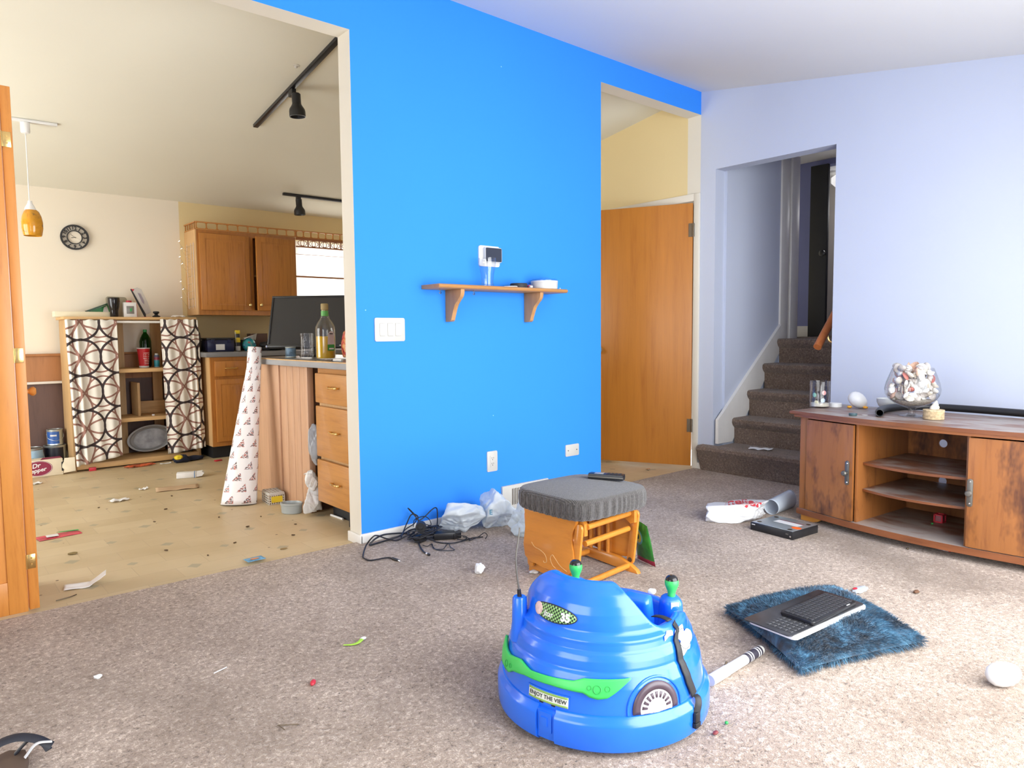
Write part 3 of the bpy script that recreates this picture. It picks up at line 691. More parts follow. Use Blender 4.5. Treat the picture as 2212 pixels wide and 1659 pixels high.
# ================================================================ KITCHEN: lights
def track(name, label, p0, p1, m, w=.034, hgt=.022, group=None):
    t = thing(name, label, 'track light', p0, 0, group)
    p0 = Vector(p0); p1 = Vector(p1); d = p1-p0; x = d.normalized(); yv = Vector((0, 0, 1)).cross(x).normalized(); zv = x.cross(yv)
    R = Matrix((x, yv, zv)).transposed()
    g = G(); g.cbox((p0+p1)/2, (d.length, w, hgt), .003, 0, R); obj('track_rail', g, m, t); return t
def spot(t, base, tip, aim=(0.05, 0, -1)):
    # adapter under the rail, thin yoke, stepped can
    b = Vector(base)
    g = G(); g.box(b.x-.014, b.x+.014, b.y-.03, b.y+.03, b.z-.045, b.z, .003); obj('adapter', g, M['black'], t)
    g = G(); g.cyl(b+Vector((0, 0, -.04)), b+Vector((.0, -.01, -.075)), .006, n=10); obj('yoke', g, M['brass'], t)
    a = Vector(aim).normalized(); Mx = Matrix.Translation(tip) @ a.to_track_quat('Z', 'Y').to_matrix().to_4x4()
    g = G(); g.lathe([(0, 0), (.022, 0), (.028, .006), (.028, .065), (.034, .078), (.047, .098), (.050, .112), (.050, .145), (.046, .145), (.043, .115), (0, .105)], 28, Mx); sh = obj('lamp_can', g, M['black'], t)
    g = G(); g.lathe([(0, .106), (.040, .112), (.041, .120), (.0, .132)], 24, Mx); obj('bulb', g, M['warmwhite'], t)
t = track('track_light', 'long black ceiling track light nearest the blue wall in the kitchen', (1.945, 5.03, kitz(5.03)-.012), (1.945, 3.31, kitz(3.31)-.012), M['black'])
spot(t, (1.945, 4.40, kitz(4.40)-.022), (1.952, 4.36, kitz(4.40)-.055))
t = track('track_light', 'short black ceiling track light above the oak wall cabinet', (2.655, 6.27, kitz(6.27)-.012), (4.1, 6.27, kitz(6.27)-.012), M['black'])
spot(t, (2.80, 6.27, kitz(6.27)-.020), (2.80, 6.265, kitz(6.27)-.040), (0.06, 0.0, -1))
t = track('pendant_lamp', 'amber glass pendant lamp on a white cord and track near the clock', (.25, 5.57, kitz(5.57)-.010), (.828, 5.545, kitz(5.545)-.010), M['white'], .03, .018)
t['category'] = 'lamp'
g = G(); g.lathe([(0, 2.365), (.022, 2.368), (.027, 2.378), (.027, 2.435), (0, 2.437)], 20, Matrix.Translation((.652, 5.555, 0))); obj('adapter', g, M['white'], t)
g = G(); g.cyl((.652, 5.555, 1.93), (.652, 5.555, 2.37), .003, n=8); obj('cord', g, M['white'], t)
g = G(); g.lathe([(0, 1.94), (.012, 1.94), (.014, 1.925), (.030, 1.895), (.034, 1.882), (0, 1.882)], 24, Matrix.Translation((.655, 5.555, 0))); obj('socket_cap', g, M['white'], t)
xa = N('amber_art_glass'); vec = xa.coord('Object', (1, 1, .6)); nz = xa.noise(vec, 11, 5, .65, 1.2)
xa.col(xa.ramp(nz, [(.36, (.16, .10, .04, 1)), (.44, (.62, .28, .02, 1)), (.56, (.72, .33, .03, 1)), (.66, (.50, .20, .015, 1)), (.8, (.38, .34, .26, 1))])); xa.set(Roughness=.08); xa.b.inputs['Transmission Weight'].default_value = .15
g = G(); g.lathe([(.0, 1.883), (.030, 1.883), (.042, 1.872), (.054, 1.842), (.0605, 1.805), (.060, 1.765), (.053, 1.725), (.0505, 1.717), (.048, 1.718), (.056, 1.765), (.0565, 1.805), (.050, 1.842), (.038, 1.868), (0, 1.876)], 32, Matrix.Translation((.660, 5.555, 0))); obj('lamp_shade', g, xa.m, t)

g = G(); zc_ = kitz(4.16); g.lathe([(0, zc_-.016), (.007, zc_-.014), (.010, zc_-.004), (.022, zc_-.002), (.022, zc_+.002), (0, zc_+.002)], 20, Matrix.Translation((1.868, 4.16, 0))); tag(obj('ceiling_hook', g, M['warmwhite']), 'tiny pale hook plate on the kitchen ceiling beside the long black track', 'hook')
# ================================================================ wall clock
t = thing('wall_clock', 'round black-rimmed wall clock with roman-style open dial on the cream wall', 'clock', (1.095, 6.81, 1.775))
MC = Matrix.Translation((1.095, 6.808, 1.876)) @ Matrix.Rotation(PI/2, 4, 'X')
def ringp(r0, r1, z0, z1): return [(r0, z0), (r1, z0), (r1, z1), (r0, z1)]
g = G(); g.lathe(ringp(.089, .102, 0.004, .022), 48, MC, close=True); obj('outer_rim', g, M['bronze'] if False else M['blackmatte'], t)
g = G(); g.lathe(ringp(.050, .057, 0.004, .018), 40, MC, close=True); obj('inner_ring', g, M['blackmatte'], t)
g = G(); g.lathe([(0, .002), (.05, .002), (.05, .005), (0, .005)], 32, MC); obj('dial', g, M['cream'] , t)
for k in range(12):
    a = PI/2 - 2*PI*(k+1)/12
    tg = text_mesh(str(k+1), .036, .0015, .0012)
    ca, sa = math.cos(a), math.sin(a); da_ = a-PI/2
    xform(tg, lambda p: MC @ Vector((.073*ca + p.x*math.cos(da_)-p.y*math.sin(da_), .073*sa + p.x*math.sin(da_)+p.y*math.cos(da_), .009+p.z)))
    obj('numeral', tg, M['blackmatte'], t)
for L, w, a in ((.028, .0022, math.radians(190)), (.042, .0014, math.radians(140))):
    g = G(); q = lambda x, y: MC @ Vector((x*math.cos(a)-y*math.sin(a), x*math.sin(a)+y*math.cos(a), .0075))
    vs = [g.bm.verts.new(q(x, y)) for x, y in ((-.012, -w*.6), (L*.7, -w), (L, 0), (L*.7, w), (-.012, w*.6))]; fc = g.bm.faces.new(vs)
    bmesh.ops.solidify(g.bm, geom=[fc], thickness=.0012); obj('hand', g, M['blackmatte'], t)

# ================================================================ curtained shelf unit
FY = 6.39
t = thing('shelf_unit', 'low home-made pine shelf unit hung with two patterned curtains', 'shelf unit', (1.43, 6.58, 0))
g = G(); g.box(.925, 1.902, FY, 6.76, 1.196, 1.217, .002); obj('top_board', g, M['pine'], t)
for x in (.945, 1.882):
    g = G(); g.box(x, x+.02, FY+.02, 6.76, 0.0, 1.196, .002); obj('side_panel', g, M['pine_v'], t)
for z in (.765, .362, .012):
    g = G(); g.box(.965, 1.882, FY+.01, 6.76, z, z+.03 if z > .1 else .055, .002); obj('shelf', g, M['pine'], t)
g = G(); g.box(1.0, 1.86, FY+.0, FY+.012, 1.168, 1.186, .002); obj('curtain_rail', g, M['white_trim'], t)
for x in (1.33, 1.62):
    g = G(); g.box(x, x+.075, 6.735, 6.757, .056, 1.195); obj('back_strip', g, M['pine_v'], t)
g = G(); g.box(1.442, 1.462, 6.50, 6.73, .393, .672, .002); obj('divider', g, M['pine_v'], t)
g = G(); g.box(1.463, 1.70, 6.70, 6.72, .393, .50, .002); obj('rear_ledge', g, M['pine'], t)
# curtain cloth
def curtain_mat():
    x = N('interlaced_ring_curtain'); tc = x.n('ShaderNodeTexCoord'); sep = x.n('ShaderNodeSeparateXYZ'); x.l(tc.outputs['UV'], sep.inputs[0])
    U, V = sep.outputs[0], sep.outputs[1]; P, Q = .345, .275
    def cell(s, per, off): return x.math('MULTIPLY', x.math('SUBTRACT', x.math('FRACT', x.math('ADD', x.math('DIVIDE', s, per), off)), .5), per)
    def ring(ou, ov, ru, rv, w):
        du = x.math('DIVIDE', cell(U, P, ou), ru); dv = x.math('DIVIDE', cell(V, Q, ov), rv)
        d = x.math('SQRT', x.math('ADD', x.math('POWER', du, 2), x.math('POWER', dv, 2)))
        return x.math('LESS_THAN', x.math('ABSOLUTE', x.math('SUBTRACT', d, 1.0)), w)
    def mx(*a):
        o = a[0]
        for b in a[1:]: o = x.math('MAXIMUM', o, b)
        return o
    def aring(ou, ov, ru, rv, w, nb):
        du = x.math('ABSOLUTE', cell(U, P, ou)); dv = x.math('ABSOLUTE', cell(V, Q, ov))
        du2 = x.math('SUBTRACT', P, du); dv2 = x.math('SUBTRACT', Q, dv); o = None
        for a_, b_ in ((du, dv), (du2, dv), (du, dv2), (du2, dv2))[:4 if nb else 1]:
            d = x.math('SQRT', x.math('ADD', x.math('POWER', x.math('DIVIDE', a_, ru), 2), x.math('POWER', x.math('DIVIDE', b_, rv), 2)))
            t_ = x.math('LESS_THAN', x.math('ABSOLUTE', x.math('SUBTRACT', d, 1.0)), w); o = t_ if o is None else mx(o, t_)
        return o
    blk = aring(0, .5, P*.505, Q*.505, .062, True)
    brn = mx(aring(.5, 0, P*.705, Q*.705, .036, True), aring(.5, .5, P*.42, Q*.44, .05, False))
    c = x.mix(brn, (.74, .71, .64, 1), (.27, .135, .105, 1)); c = x.mix(blk, c, (.030, .018, .020, 1))
    x.col(c); x.set(Roughness=.85); x.b.inputs['Sheen Weight'].default_value = .2
    x.bump(x.noise(x.coord(), 400, 2), .1, .001); return x.m
M['curtain'] = curtain_mat()
def curtain(label, xt0, xt1, xb0, xb1, zt, zb, width, pleats, name='curtain', uo=0.0, skew=0.0):
    g = G()
    def fn(a, b):
        x = (xb0+(xt0-xb0)*b) + a*((xb1-xb0)+((xt1-xt0)-(xb1-xb0))*b)
        amp = .016+.012*(1-b)
        y = 6.362 + sum(A*math.exp(-((a-c_)/s_)**2) for A, c_, s_ in pleats)*(0.6+.4*(1-b)) + amp*.35*math.sin(a*21+b*1.3) + .004*noise.noise(Vector((a*6, b*7, uo)))
        z = zb+skew*(a-.5)*(1-b) + b*(zt-zb)
        return Vector((x, y, z+.004*math.sin(a*30)*b**8))
    g.grid(fn, 90, 60, uvfn=lambda a, b: (uo+a*width, b*(zt-zb)))
    o = obj(name, g, M['curtain'], sharp=180); md = o.modifiers.new('cloth_thickness', 'SOLIDIFY'); md.thickness = .0015
    return tag(o, label, 'curtain')
curtain('cream curtain with brown interlaced rings on the left half of the shelf unit', .928, 1.285, .955, 1.283, 1.192, .075, .46, ((-.045, .04, .05), (.02, .12, .05), (-.03, .22, .05), (-.02, .62, .3)), uo=.05, skew=.05)
curtain('cream curtain with brown interlaced rings on the right half of the shelf unit', 1.606, 1.900, 1.622, 1.925, 1.198, .085, .42, ((-.03, .3, .25), (-.035, .72, .05), (-.04, .86, .05), (-.02, .98, .06)), uo=.30, skew=.03)
ZT = 1.2172
# things on top of the unit
t = thing('long_box', 'long flat cream cardboard box sticking out on top of the shelf unit', 'box', (1.08, 6.58, ZT))
R = rotz(math.radians(2)); g = G(); g.cbox((1.08, 6.57, ZT+.0215), (.39, .10, .042), .002, 0, R); obj('carton', g, plain('cream_carton', (.74, .68, .50, 1), .7), t)
g = G(); g.cbox((.985, 6.5175, ZT+.022), (.03, .0008, .024), 0, 0, R); obj('box_label', g, M['steel'], t)['label'] = 'small blue-grey printed square'
t = thing('folder', 'green folder leaning half open behind the black tumbler', 'folder', (1.215, 6.70, ZT))
g = G(); g.prism([(1.13, ZT+.055), (1.30, ZT+.125), (1.30, ZT+.115), (1.135, ZT+.046)], 6.66, 6.74, XZ); obj('cover', g, plain('dark_green_card', (.015, .06, .03, 1), .4), t)
g = G(); g.prism([(1.17, ZT), (1.31, ZT), (1.30, ZT+.11), (1.15, ZT+.052)], 6.70, 6.71, XZ); obj('sheet', g, M['green'], t)
g = G(); g.prism([(1.245, ZT), (1.31, ZT), (1.285, ZT+.10), (1.262, ZT+.085)], 6.694, 6.699, XZ); obj('paper_sheet', g, M['paper'], t)
g = G(); cx, cy = 1.297, 6.50; g.lathe([(0, ZT), (.029, ZT), (.030, ZT+.004), (.031, ZT+.05), (.034, ZT+.062), (.040, ZT+.085), (.0455, ZT+.125), (.0460, ZT+.150), (.044, ZT+.158), (.040, ZT+.158), (.040, ZT+.12), (0, ZT+.06)], 32, Matrix.Translation((cx, cy, 0)))
tag(obj('tumbler', g, plain('glossy_black', (.010, .010, .011, 1), .12)), 'glossy black tapered tumbler on top of the shelf unit', 'tumbler')
g = G(); g.prism(rrect(1.288, 1.448, ZT, ZT+.178, .022), 6.735, 6.741, lambda a, b, w: Vector((a, w+.06*(b-ZT), b-.03*(a-1.36)*(b-ZT)/.178+.0)), bev=.001)
tag(obj('cutting_board', g, plain('olive_grey_board', (.30, .27, .19, 1), .6)), 'olive-grey round-cornered board leaning on the wall behind the black tumbler', 'cutting board')
t = thing('device_box', 'small white box with a grey picture window on top of the shelf unit', 'box', (1.42, 6.50, ZT))
g = G(); g.box(1.366, 1.463, 6.49, 6.535, ZT, ZT+.122, .002); obj('carton', g, M['white'], t)
g = G(); g.box(1.387, 1.443, 6.4885, 6.4905, ZT+.028, ZT+.092, .0005); pw = obj('window', g, plain('grey_picture', (.20, .19, .17, 1), .3), t)
g = G(); g.prism([(1.41, ZT+.07), (1.43, ZT+.075), (1.425, ZT+.05), (1.415, ZT+.045)], 6.4883, 6.4887, XZ); obj('leaf_emblem', g, M['green'], pw)
g = G(); g.box(1.464, 1.4655, 6.492, 6.533, ZT+.004, ZT+.118); obj('side_print', g, M['red'], t)['label'] = 'dark red side of the box'
g = G(); g.lathe([(0, ZT), (.024, ZT), (.026, ZT+.01), (.026, ZT+.118), (.021, ZT+.124), (.021, ZT+.142), (0, ZT+.143)], 24, Matrix.Translation((1.435, 6.62, 0))); tag(obj('jar', g, M['red']), 'red-capped jar peeking over the small white box', 'jar')
t = thing('plastic_sleeve', 'clear plastic display sleeve with a dark edge leaning tilted on the shelf unit', 'sleeve', (1.53, 6.62, ZT))
xsl = N('hazy_clear_plastic'); xsl.col((.62, .60, .58, 1)); xsl.set(Roughness=.3); xsl.b.inputs['Alpha'].default_value = .55
g = G(); g.prism([(1.451, 1.452), (1.500, 1.470), (1.530, 1.456), (1.572, 1.352), (1.600, 1.262), (1.552, 1.2405)], 6.600, 6.604, XZ, bev=.0008); sl_ = obj('sleeve_sheet', g, xsl.m, t)
g = G(); g.prism([(1.446, 1.452), (1.453, 1.456), (1.556, 1.246), (1.556, 1.2176), (1.548, 1.2176)], 6.596, 6.608, XZ, bev=.001); obj('dark_edge', g, M['blackmatte'], t)
g = G(); g.prism([(1.448, 1.458), (1.478, 1.452), (1.462, 1.436)], 6.598, 6.606, XZ); obj('red_corner', g, M['red'], t)
g = G(); g.prism([(1.500, 1.425), (1.522, 1.42), (1.545, 1.36), (1.548, 1.33), (1.53, 1.345)], 6.5985, 6.5998, XZ); obj('printed_patch', g, plain('lilac_grey_print', (.30, .26, .30, 1), .5), sl_)
g = G(); g.lathe([(0, ZT), (.012, ZT), (.03, ZT+.006), (.032, ZT+.012), (.016, ZT+.02), (.012, ZT+.028), (.026, ZT+.04), (.022, ZT+.052), (0, ZT+.054)], 24, Matrix.Translation((1.622, 6.54, 0))); tag(obj('pot_knob', g, M['black']), 'black turned knob standing beside the leaning clear sleeve', 'knob')
g = G(); g.cbox((1.535, 6.50, ZT+.002), (.06, .05, .004), .0008, 0, rotz(.3)); tag(obj('coaster', g, M['red']), 'dark red coaster lying on the shelf unit beside the white box', 'coaster')
for i, (x, y, d) in enumerate(((1.765, 6.5, .05), (1.825, 6.52, .035))):
    g = G(); g.blob((x, y, ZT+.010), (d*.7, .03, .010), 2, .5, 3, i*3.1, floor=ZT); tag(obj('crumpled_tissue', g, M['paper']), ('larger', 'smaller')[i]+' crumpled white tissue on top of the shelf unit at its right end', 'tissue', 'crumpled tissues on the shelf unit')
# things on its shelves
ZU = .7952
t = thing('paper_cup', 'tall red and white paper cup on the upper shelf of the curtained unit', 'cup', (1.515, 6.56, ZU))
xr = N('red_cup_print'); vec = xr.coord('Object'); sep = xr.n('ShaderNodeSeparateXYZ'); xr.l(vec, sep.inputs[0])
lines = xr.math('MULTIPLY', xr.math('GREATER_THAN', xr.math('SINE', xr.math('MULTIPLY', sep.outputs[2], 420)), .55), xr.math('MULTIPLY', xr.math('GREATER_THAN', xr.noise(xr.coord('Object', (1, 1, .2)), 60, 2), .47), xr.math('GREATER_THAN', sep.outputs[0], -.012)))
lines = xr.math('MULTIPLY', lines, xr.math('MULTIPLY', xr.math('GREATER_THAN', sep.outputs[2], .03), xr.math('LESS_THAN', sep.outputs[2], .135)))
xr.col(xr.mix(lines, (.55, .012, .02, 1), (.8, .78, .74, 1))); xr.set(Roughness=.45)
MU = Matrix.Translation((1.515, 6.56, 0))
g = G(); g.lathe([(.0, ZU), (.036, ZU), (.0362, ZU+.016), (.049, ZU+.162), (.047, ZU+.162), (.034, ZU+.01), (0, ZU+.008)], 36, MU); obj('cup_wall', g, xr.m, t)
g = G(); g.lathe(ringp(.047, .0515, ZU+.160, ZU+.167), 36, MU, close=True); obj('rolled_rim', g, M['white'], t)
g = G(); g.lathe([(.0366, ZU), (.0375, ZU+.002), (.0382, ZU+.016), (.037, ZU+.0165)], 36, MU); obj('base_band', g, M['white'], t)
t = thing('soda_bottle', 'green plastic soda bottle standing behind the red paper cup', 'bottle', (1.565, 6.68, ZU))
xgb = glass('green_bottle_plastic', (.03, .30, .06, 1), .08)
MB_ = Matrix.Translation((1.562, 6.685, 0))
g = G(); g.lathe([(0, ZU), (.035, ZU), (.045, ZU+.02), (.047, ZU+.16), (.046, ZU+.22), (.038, ZU+.25), (.026, ZU+.275), (.015, ZU+.292), (.013, ZU+.305), (0, ZU+.305)], 28, MB_); obj('bottle_body', g, xgb, t)
g = G(); g.lathe([(0, ZU+.300), (.0155, ZU+.300), (.0155, ZU+.322), (0, ZU+.323)], 18, MB_); obj('bottle_cap', g, M['green'], t)
t = thing('aerosol_can', 'small teal and red spray can on the upper shelf beside the paper cup', 'can', (1.607, 6.57, ZU))
xt = N('teal_can_print'); sep = xt.n('ShaderNodeSeparateXYZ'); xt.l(xt.coord(), sep.inputs[0]); xt.col(xt.ramp(xt.math('MULTIPLY', sep.outputs[2], 9.0), [(.0, (.5, .5, .5, 1)), (.08, (.02, .25, .33, 1)), (.5, (.03, .33, .40, 1)), (.62, (.40, .03, .05, 1)), (.9, (.05, .15, .25, 1))])); xt.set(Roughness=.3)
g = G(); g.lathe([(0, ZU), (.021, ZU), (.022, ZU+.003), (.022, ZU+.095), (.017, ZU+.103), (0, ZU+.103)], 24, Matrix.Translation((1.618, 6.57, 0))); obj('can_body', g, xt.m, t)
g = G(); g.lathe([(0, ZU+.103), (.014, ZU+.103), (.014, ZU+.118), (0, ZU+.12)], 18, Matrix.Translation((1.618, 6.57, 0))); obj('can_cap', g, M['lgrey'], t)
g = G(); g.cbox((1.545, 6.46, .3985), (.02, .014, .013), .003); tag(obj('eraser', g, M['paper']), 'tiny white lump on the middle shelf of the curtained unit', 'eraser')
t = thing('roasting_pan', 'grey oval pan standing on its edge on the bottom shelf of the curtained unit', 'pan', (1.56, 6.66, .055))
a = Vector((-.25, -.95, .18)).normalized(); MP = Matrix.Translation((1.565, 6.67, .175)) @ a.to_track_quat('Z', 'X').to_matrix().to_4x4() @ Matrix.Rotation(math.radians(100), 4, 'Z') @ Matrix.Diagonal((1, .62, 1, 1))
g = G(); g.lathe([(0, .0), (.14, .0), (.158, .012), (.168, .04), (.18, .046), (.18, .05), (.163, .046), (.152, .018), (.135, .008), (0, .008)], 48, MP); obj('pan_body', g, M['grey'], t)
g = G(); g.lathe([(0, .0085), (.128, .0085), (.13, .012), (0, .0125)], 40, MP); obj('pan_base', g, plain('mottled_grey_metal', (.36, .37, .37, 1), .45, .3, .35, 14), t)
g = G(); g.box(1.735, 1.85, 6.45, 6.55, .0555, .255, .012); tag(obj('appliance', g, M['black']), 'black boxy appliance beside the oval pan, half behind the right curtain', 'appliance')
# paint cans
def paint_can(name, label, x, y, z, r_, h_, lab, group='paint cans by the kitchen wall'):
    t = thing(name, label, 'paint can', (x, y, z), 0, group); Mx = Matrix.Translation((x, y, z))
    g = G(); g.lathe([(0, 0), (r_, 0), (r_*1.02, .003), (r_, .006), (r_, h_-.008), (r_*1.03, h_-.004), (r_*1.03, h_), (r_*.93, h_), (r_*.92, h_-.006), (0, h_-.006)], 40, Mx); obj('can_body', g, M['steel'], t)
    g = G(); g.lathe([(0, h_-.0055), (r_*.80, h_-.0055), (r_*.82, h_-.001), (r_*.86, h_-.001), (r_*.87, h_-.0055)], 36, Mx); obj('lid', g, M['pewter'], t)
    n = 26; a0, a1 = lab[1], lab[2]
    g = G(); rr = r_*1.006
    g.grid(lambda a, b: Vector((x+rr*math.cos(a0+(a1-a0)*a), y+rr*math.sin(a0+(a1-a0)*a), z+.012+(h_-.028)*b)), n, 1); lb_ = obj('label_wrap', g, lab[0], t)
    if len(lab) > 3:
        g = G(); rr = r_*1.012; ac, wv, z0, z1 = lab[3]; g.grid(lambda a, b: Vector((x+rr*math.cos(ac+wv*(a-.5)), y+rr*math.sin(ac+wv*(a-.5)), z+h_*(z0+(z1-z0)*b))), 8, 1); obj('printed_band', g, lab[4], lb_)
    g = G(); g.tube([(x-r_*1.02, y, z+h_*.72), (x-r_*.9, y-r_*.6, z+h_*.45), (x-.0, y-r_*1.08, z+h_*.30), (x+r_*.9, y-r_*.6, z+h_*.45), (x+r_*1.02, y, z+h_*.72)], .0016, 6); obj('wire_handle', g, M['steel'], t)
bl = plain('royal_blue_label', (.02, .09, .33, 1), .35); nb = plain('navy_label', (.008, .010, .02, 1), .35); pb = plain('pale_blue_label', (.35, .52, .66, 1), .45)
paint_can('paint_can', 'pale blue paint can with a dark dot beside the wooden bifold door', .695, 6.62, 0.0, .078, .195, (pb, -2.9, -.3, (-1.75, .55, .35, .62), M['black']))
paint_can('paint_can', 'wide navy-labelled paint can under the other can beside the curtain', .862, 6.68, 0.0, .078, .196, (nb, -3.0, -.9, (-1.75, .7, .06, .13), M['lgrey']))
paint_can('paint_can', 'small royal blue labelled can stacked on top of another paint can', .866, 6.68, .1965, .056, .125, (bl, -2.9, -1.15, (-1.9, .8, .58, .68), M['lgrey']))
# soda carton on the floor
t = thing('soda_carton', 'opened cream and maroon soda can carton lying on the kitchen floor', 'carton', (.70, 6.42, 0), math.radians(1))
mcar = plain('cream_carton_print', (.74, .66, .50, 1), .55); mma = plain('maroon_print', (.24, .012, .05, 1), .5)
g = G(); g.box(-.20, .165, -.065, .065, 0.001, .128, .003); cb = obj('carton_body', g, mcar, t, local=True)
g = G(); g.prism(circ(.005, .066, .092, .058, 40), -.0658, -.0664, XZ); el = obj('oval_logo', g, mma, t, local=True)
g = G(); g.lathe(ringp(.93, .96, .0, .0006), 40, Matrix.Translation((.005, -.0664, .066)) @ Matrix.Rotation(PI/2, 4, 'X') @ Matrix.Diagonal((.092, .058, 1, 1)), close=True); obj('logo_outline', g, M['paper'], el, local=True)
for s_, x, z, sz in (('Dr', -.008, .088, .046), ('Pepper', -.005, .052, .042)):
    tg = text_mesh(s_, sz, .0004, .001, .1); xform(tg, lambda p: Vector((x+p.x*1.0, -.0668-p.z, z+p.y+.14*p.x))); obj('lettering', tg, M['paper'], el, local=True)
g = G(); g.prism([(.02, -.05), (.165, -.03), (.165, .06), (.05, .05)], .1283, .1288, XY); obj('top_print', g, mma, t, local=True)
g = G(); g.prism([(.1645, .012), (.245, .020), (.243, .128), (.175, .128), (.172, .10), (.160, .08), (.158, .055), (.172, .04)], -.072, -.068, lambda a, b, w: Vector((a, w-.12*(a-.165), b)), bev=.001); obj('torn_flap', g, mcar, t, local=True)
g = G(); g.box(.155, .1665, -.0662, -.058, .03, .10); obj('torn_opening', g, M['void'], t, local=True)

# ================================================================ upper cabinet with gallery, valance, wire rack
UY = 6.50
def raised_door(g, x0, x1, z0, z1, y, d=.02, fr=.05):
    g.box(x0, x1, y-d, y, z0, z1, .004)
    bm_ = g
    g.box(x0+fr, x1-fr, y-d-.001, y-d+.001, z0+fr, z1-fr)
    pr = [(0, 0), (1, 0), (1, 1), (0, 1)]
    a, b, c_, d_ = x0+fr+.006, x1-fr-.006, z0+fr+.006, z1-fr-.006; k = .022
    v0 = [g.bm.verts.new((px, y-d-.0015, pz)) for px, pz in ((a, c_), (b, c_), (b, d_), (a, d_))]
    v1 = [g.bm.verts.new((px, y-d-.008, pz)) for px, pz in ((a+k, c_+k), (b-k, c_+k), (b-k, d_-k), (a+k, d_-k))]
    for i in range(4): g.bm.faces.new((v0[i], v0[(i+1) % 4], v1[(i+1) % 4], v1[i]))
    g.bm.faces.new(v1)
    # recessed groove round the panel
    for q in ((x0+fr-.004, x1-fr+.004, z0+fr-.004, z0+fr+.002), (x0+fr-.004, x1-fr+.004, z1-fr-.002, z1-fr+.004), (x0+fr-.004, x0+fr+.002, z0+fr, z1-fr), (x1-fr-.002, x1-fr+.004, z0+fr, z1-fr)):
        g.box(q[0], q[1], y-d-.0025, y-d+.001, q[2], q[3])
t = thing('wall_cabinet', 'honey oak wall cabinet with two raised-panel doors beside the kitchen window', 'cabinet', (2.405, 6.655, 1.243))
g = G(); g.box(1.95, 1.962, UY+.001, 6.809, 1.243, 1.985, .002); obj('side_panel', g, M['oak_side'], t)
g = G(); g.box(1.962, 2.86, UY+.001, UY+.02, 1.243, 1.29); g.box(1.962, 2.86, UY+.001, UY+.02, 1.945, 1.985); g.box(1.962, 1.995, UY+.001, UY+.02, 1.29, 1.945); g.box(2.40, 2.45, UY+.001, UY+.02, 1.29, 1.945); g.box(2.82, 2.86, UY+.001, UY+.02, 1.29, 1.945)
obj('face_frame', g, M['oak'], t)
g = G(); g.box(1.962, 2.86, UY+.03, 6.809, 1.243, 1.262); g.box(1.962, 2.86, UY+.03, 6.809, 1.965, 1.985); g.box(2.845, 2.86, UY+.02, 6.809, 1.262, 1.965); g.box(1.962, 2.845, 6.79, 6.805, 1.262, 1.965); g.box(1.962, 2.845, UY+.05, 6.79, 1.60, 1.615); obj('carcass', g, M['oak_side'], t)
g = G(); raised_door(g, 1.978, 2.412, 1.285, 1.955, UY); d1 = obj('door', g, M['oak'], t)
g = G(); raised_door(g, 2.445, 2.840, 1.285, 1.955, UY)
Rh = Matrix.Rotation(math.radians(9), 3, 'Z'); xform(g, lambda p: Vector((2.84, UY, 0)) + Rh @ (p-Vector((2.84, UY, 0)))); d2 = obj('door', g, M['oak'], t)
def knob(p, par):
    g = G(); g.lathe([(0, 0), (.007, 0), (.006, .012), (.013, .02), (.014, .027), (.009, .032), (0, .033)], 18, Matrix.Translation(p) @ Matrix.Rotation(PI/2, 4, 'X')); obj('knob', g, M['brass'], par)
knob((2.395, UY-.028, 1.335), d1); knob(Vector((2.84, UY, 0)) + Rh @ Vector((-.375, -.028, 1.335)), d2)
def gallery(g, x0, x1, y, z0, z1, n):
    g.box(x0, x1, y-.006, y+.006, z0, z0+.008, .002); g.box(x0, x1, y-.009, y+.009, z1-.010, z1, .002)
    L = (x1-x0)/n
    for k in range(n+1):
        x = x0+k*L; x = min(max(x, x0+.005), x1-.005)
        g.box(x-.004, x+.004, y-.005, y+.005, z0+.007, z1-.009)
        for zz, s_ in ((z0+.008, 1), (z1-.010, -1)):
            for sx in (-1, 1):
                if x0 < x+sx*.014 < x1:
                    g.prism([(x+sx*.0035, zz), (x+sx*.013, zz), (x+sx*.0035, zz+s_*.010)][::sx*s_], y-.004, y+.004, XZ)
g = G(); gallery(g, 1.955, 2.86, UY-.01, 1.9855, 2.052, 10); obj('gallery_rail', g, M['oak'], t)
g = G(); g.box(1.949, 1.961, UY, 6.80, 1.9855, 1.9935); g.box(1.947, 1.963, UY-.005, 6.80, 2.042, 2.052)
for k in range(5): y = UY+.03+k*.062; g.box(1.951, 1.959, y-.005, y+.005, 1.993, 2.043)
obj('gallery_rail', g, M['oak'], t)
t = thing('window_valance', 'brown wooden fretwork valance spanning above the kitchen window', 'valance', (3.3, UY-.01, 1.90))
mv = M['cherry_h']
g = G(); gallery(g, 2.862, 3.85, UY-.01, 1.9855, 2.052, 13); obj('gallery_rail', g, M['oak'], t)
g = G(); g.box(2.862, 3.85, UY-.017, UY-.003, 1.962, 1.985, .002); g.box(2.862, 3.85, UY-.017, UY-.003, 1.893, 1.906, .002); obj('valance_rail', g, mv, t)
g = G()
for k in range(8):
    x = 2.925+k*.115
    if x > 3.83: break
    for sc in ((.045, .026), (.018, .026)):
        pts = [(x+sc[0]*math.cos(a), UY-.01, 1.934+sc[1]*math.sin(a)) for a in [2*PI*i/24 for i in range(25)]]; g.tube(pts, .003, 6, sub=1, cap=False)
    g.box(x+.0525, x+.0625, UY-.014, UY-.006, 1.905, 1.964)
obj('fretwork', g, mv, t)
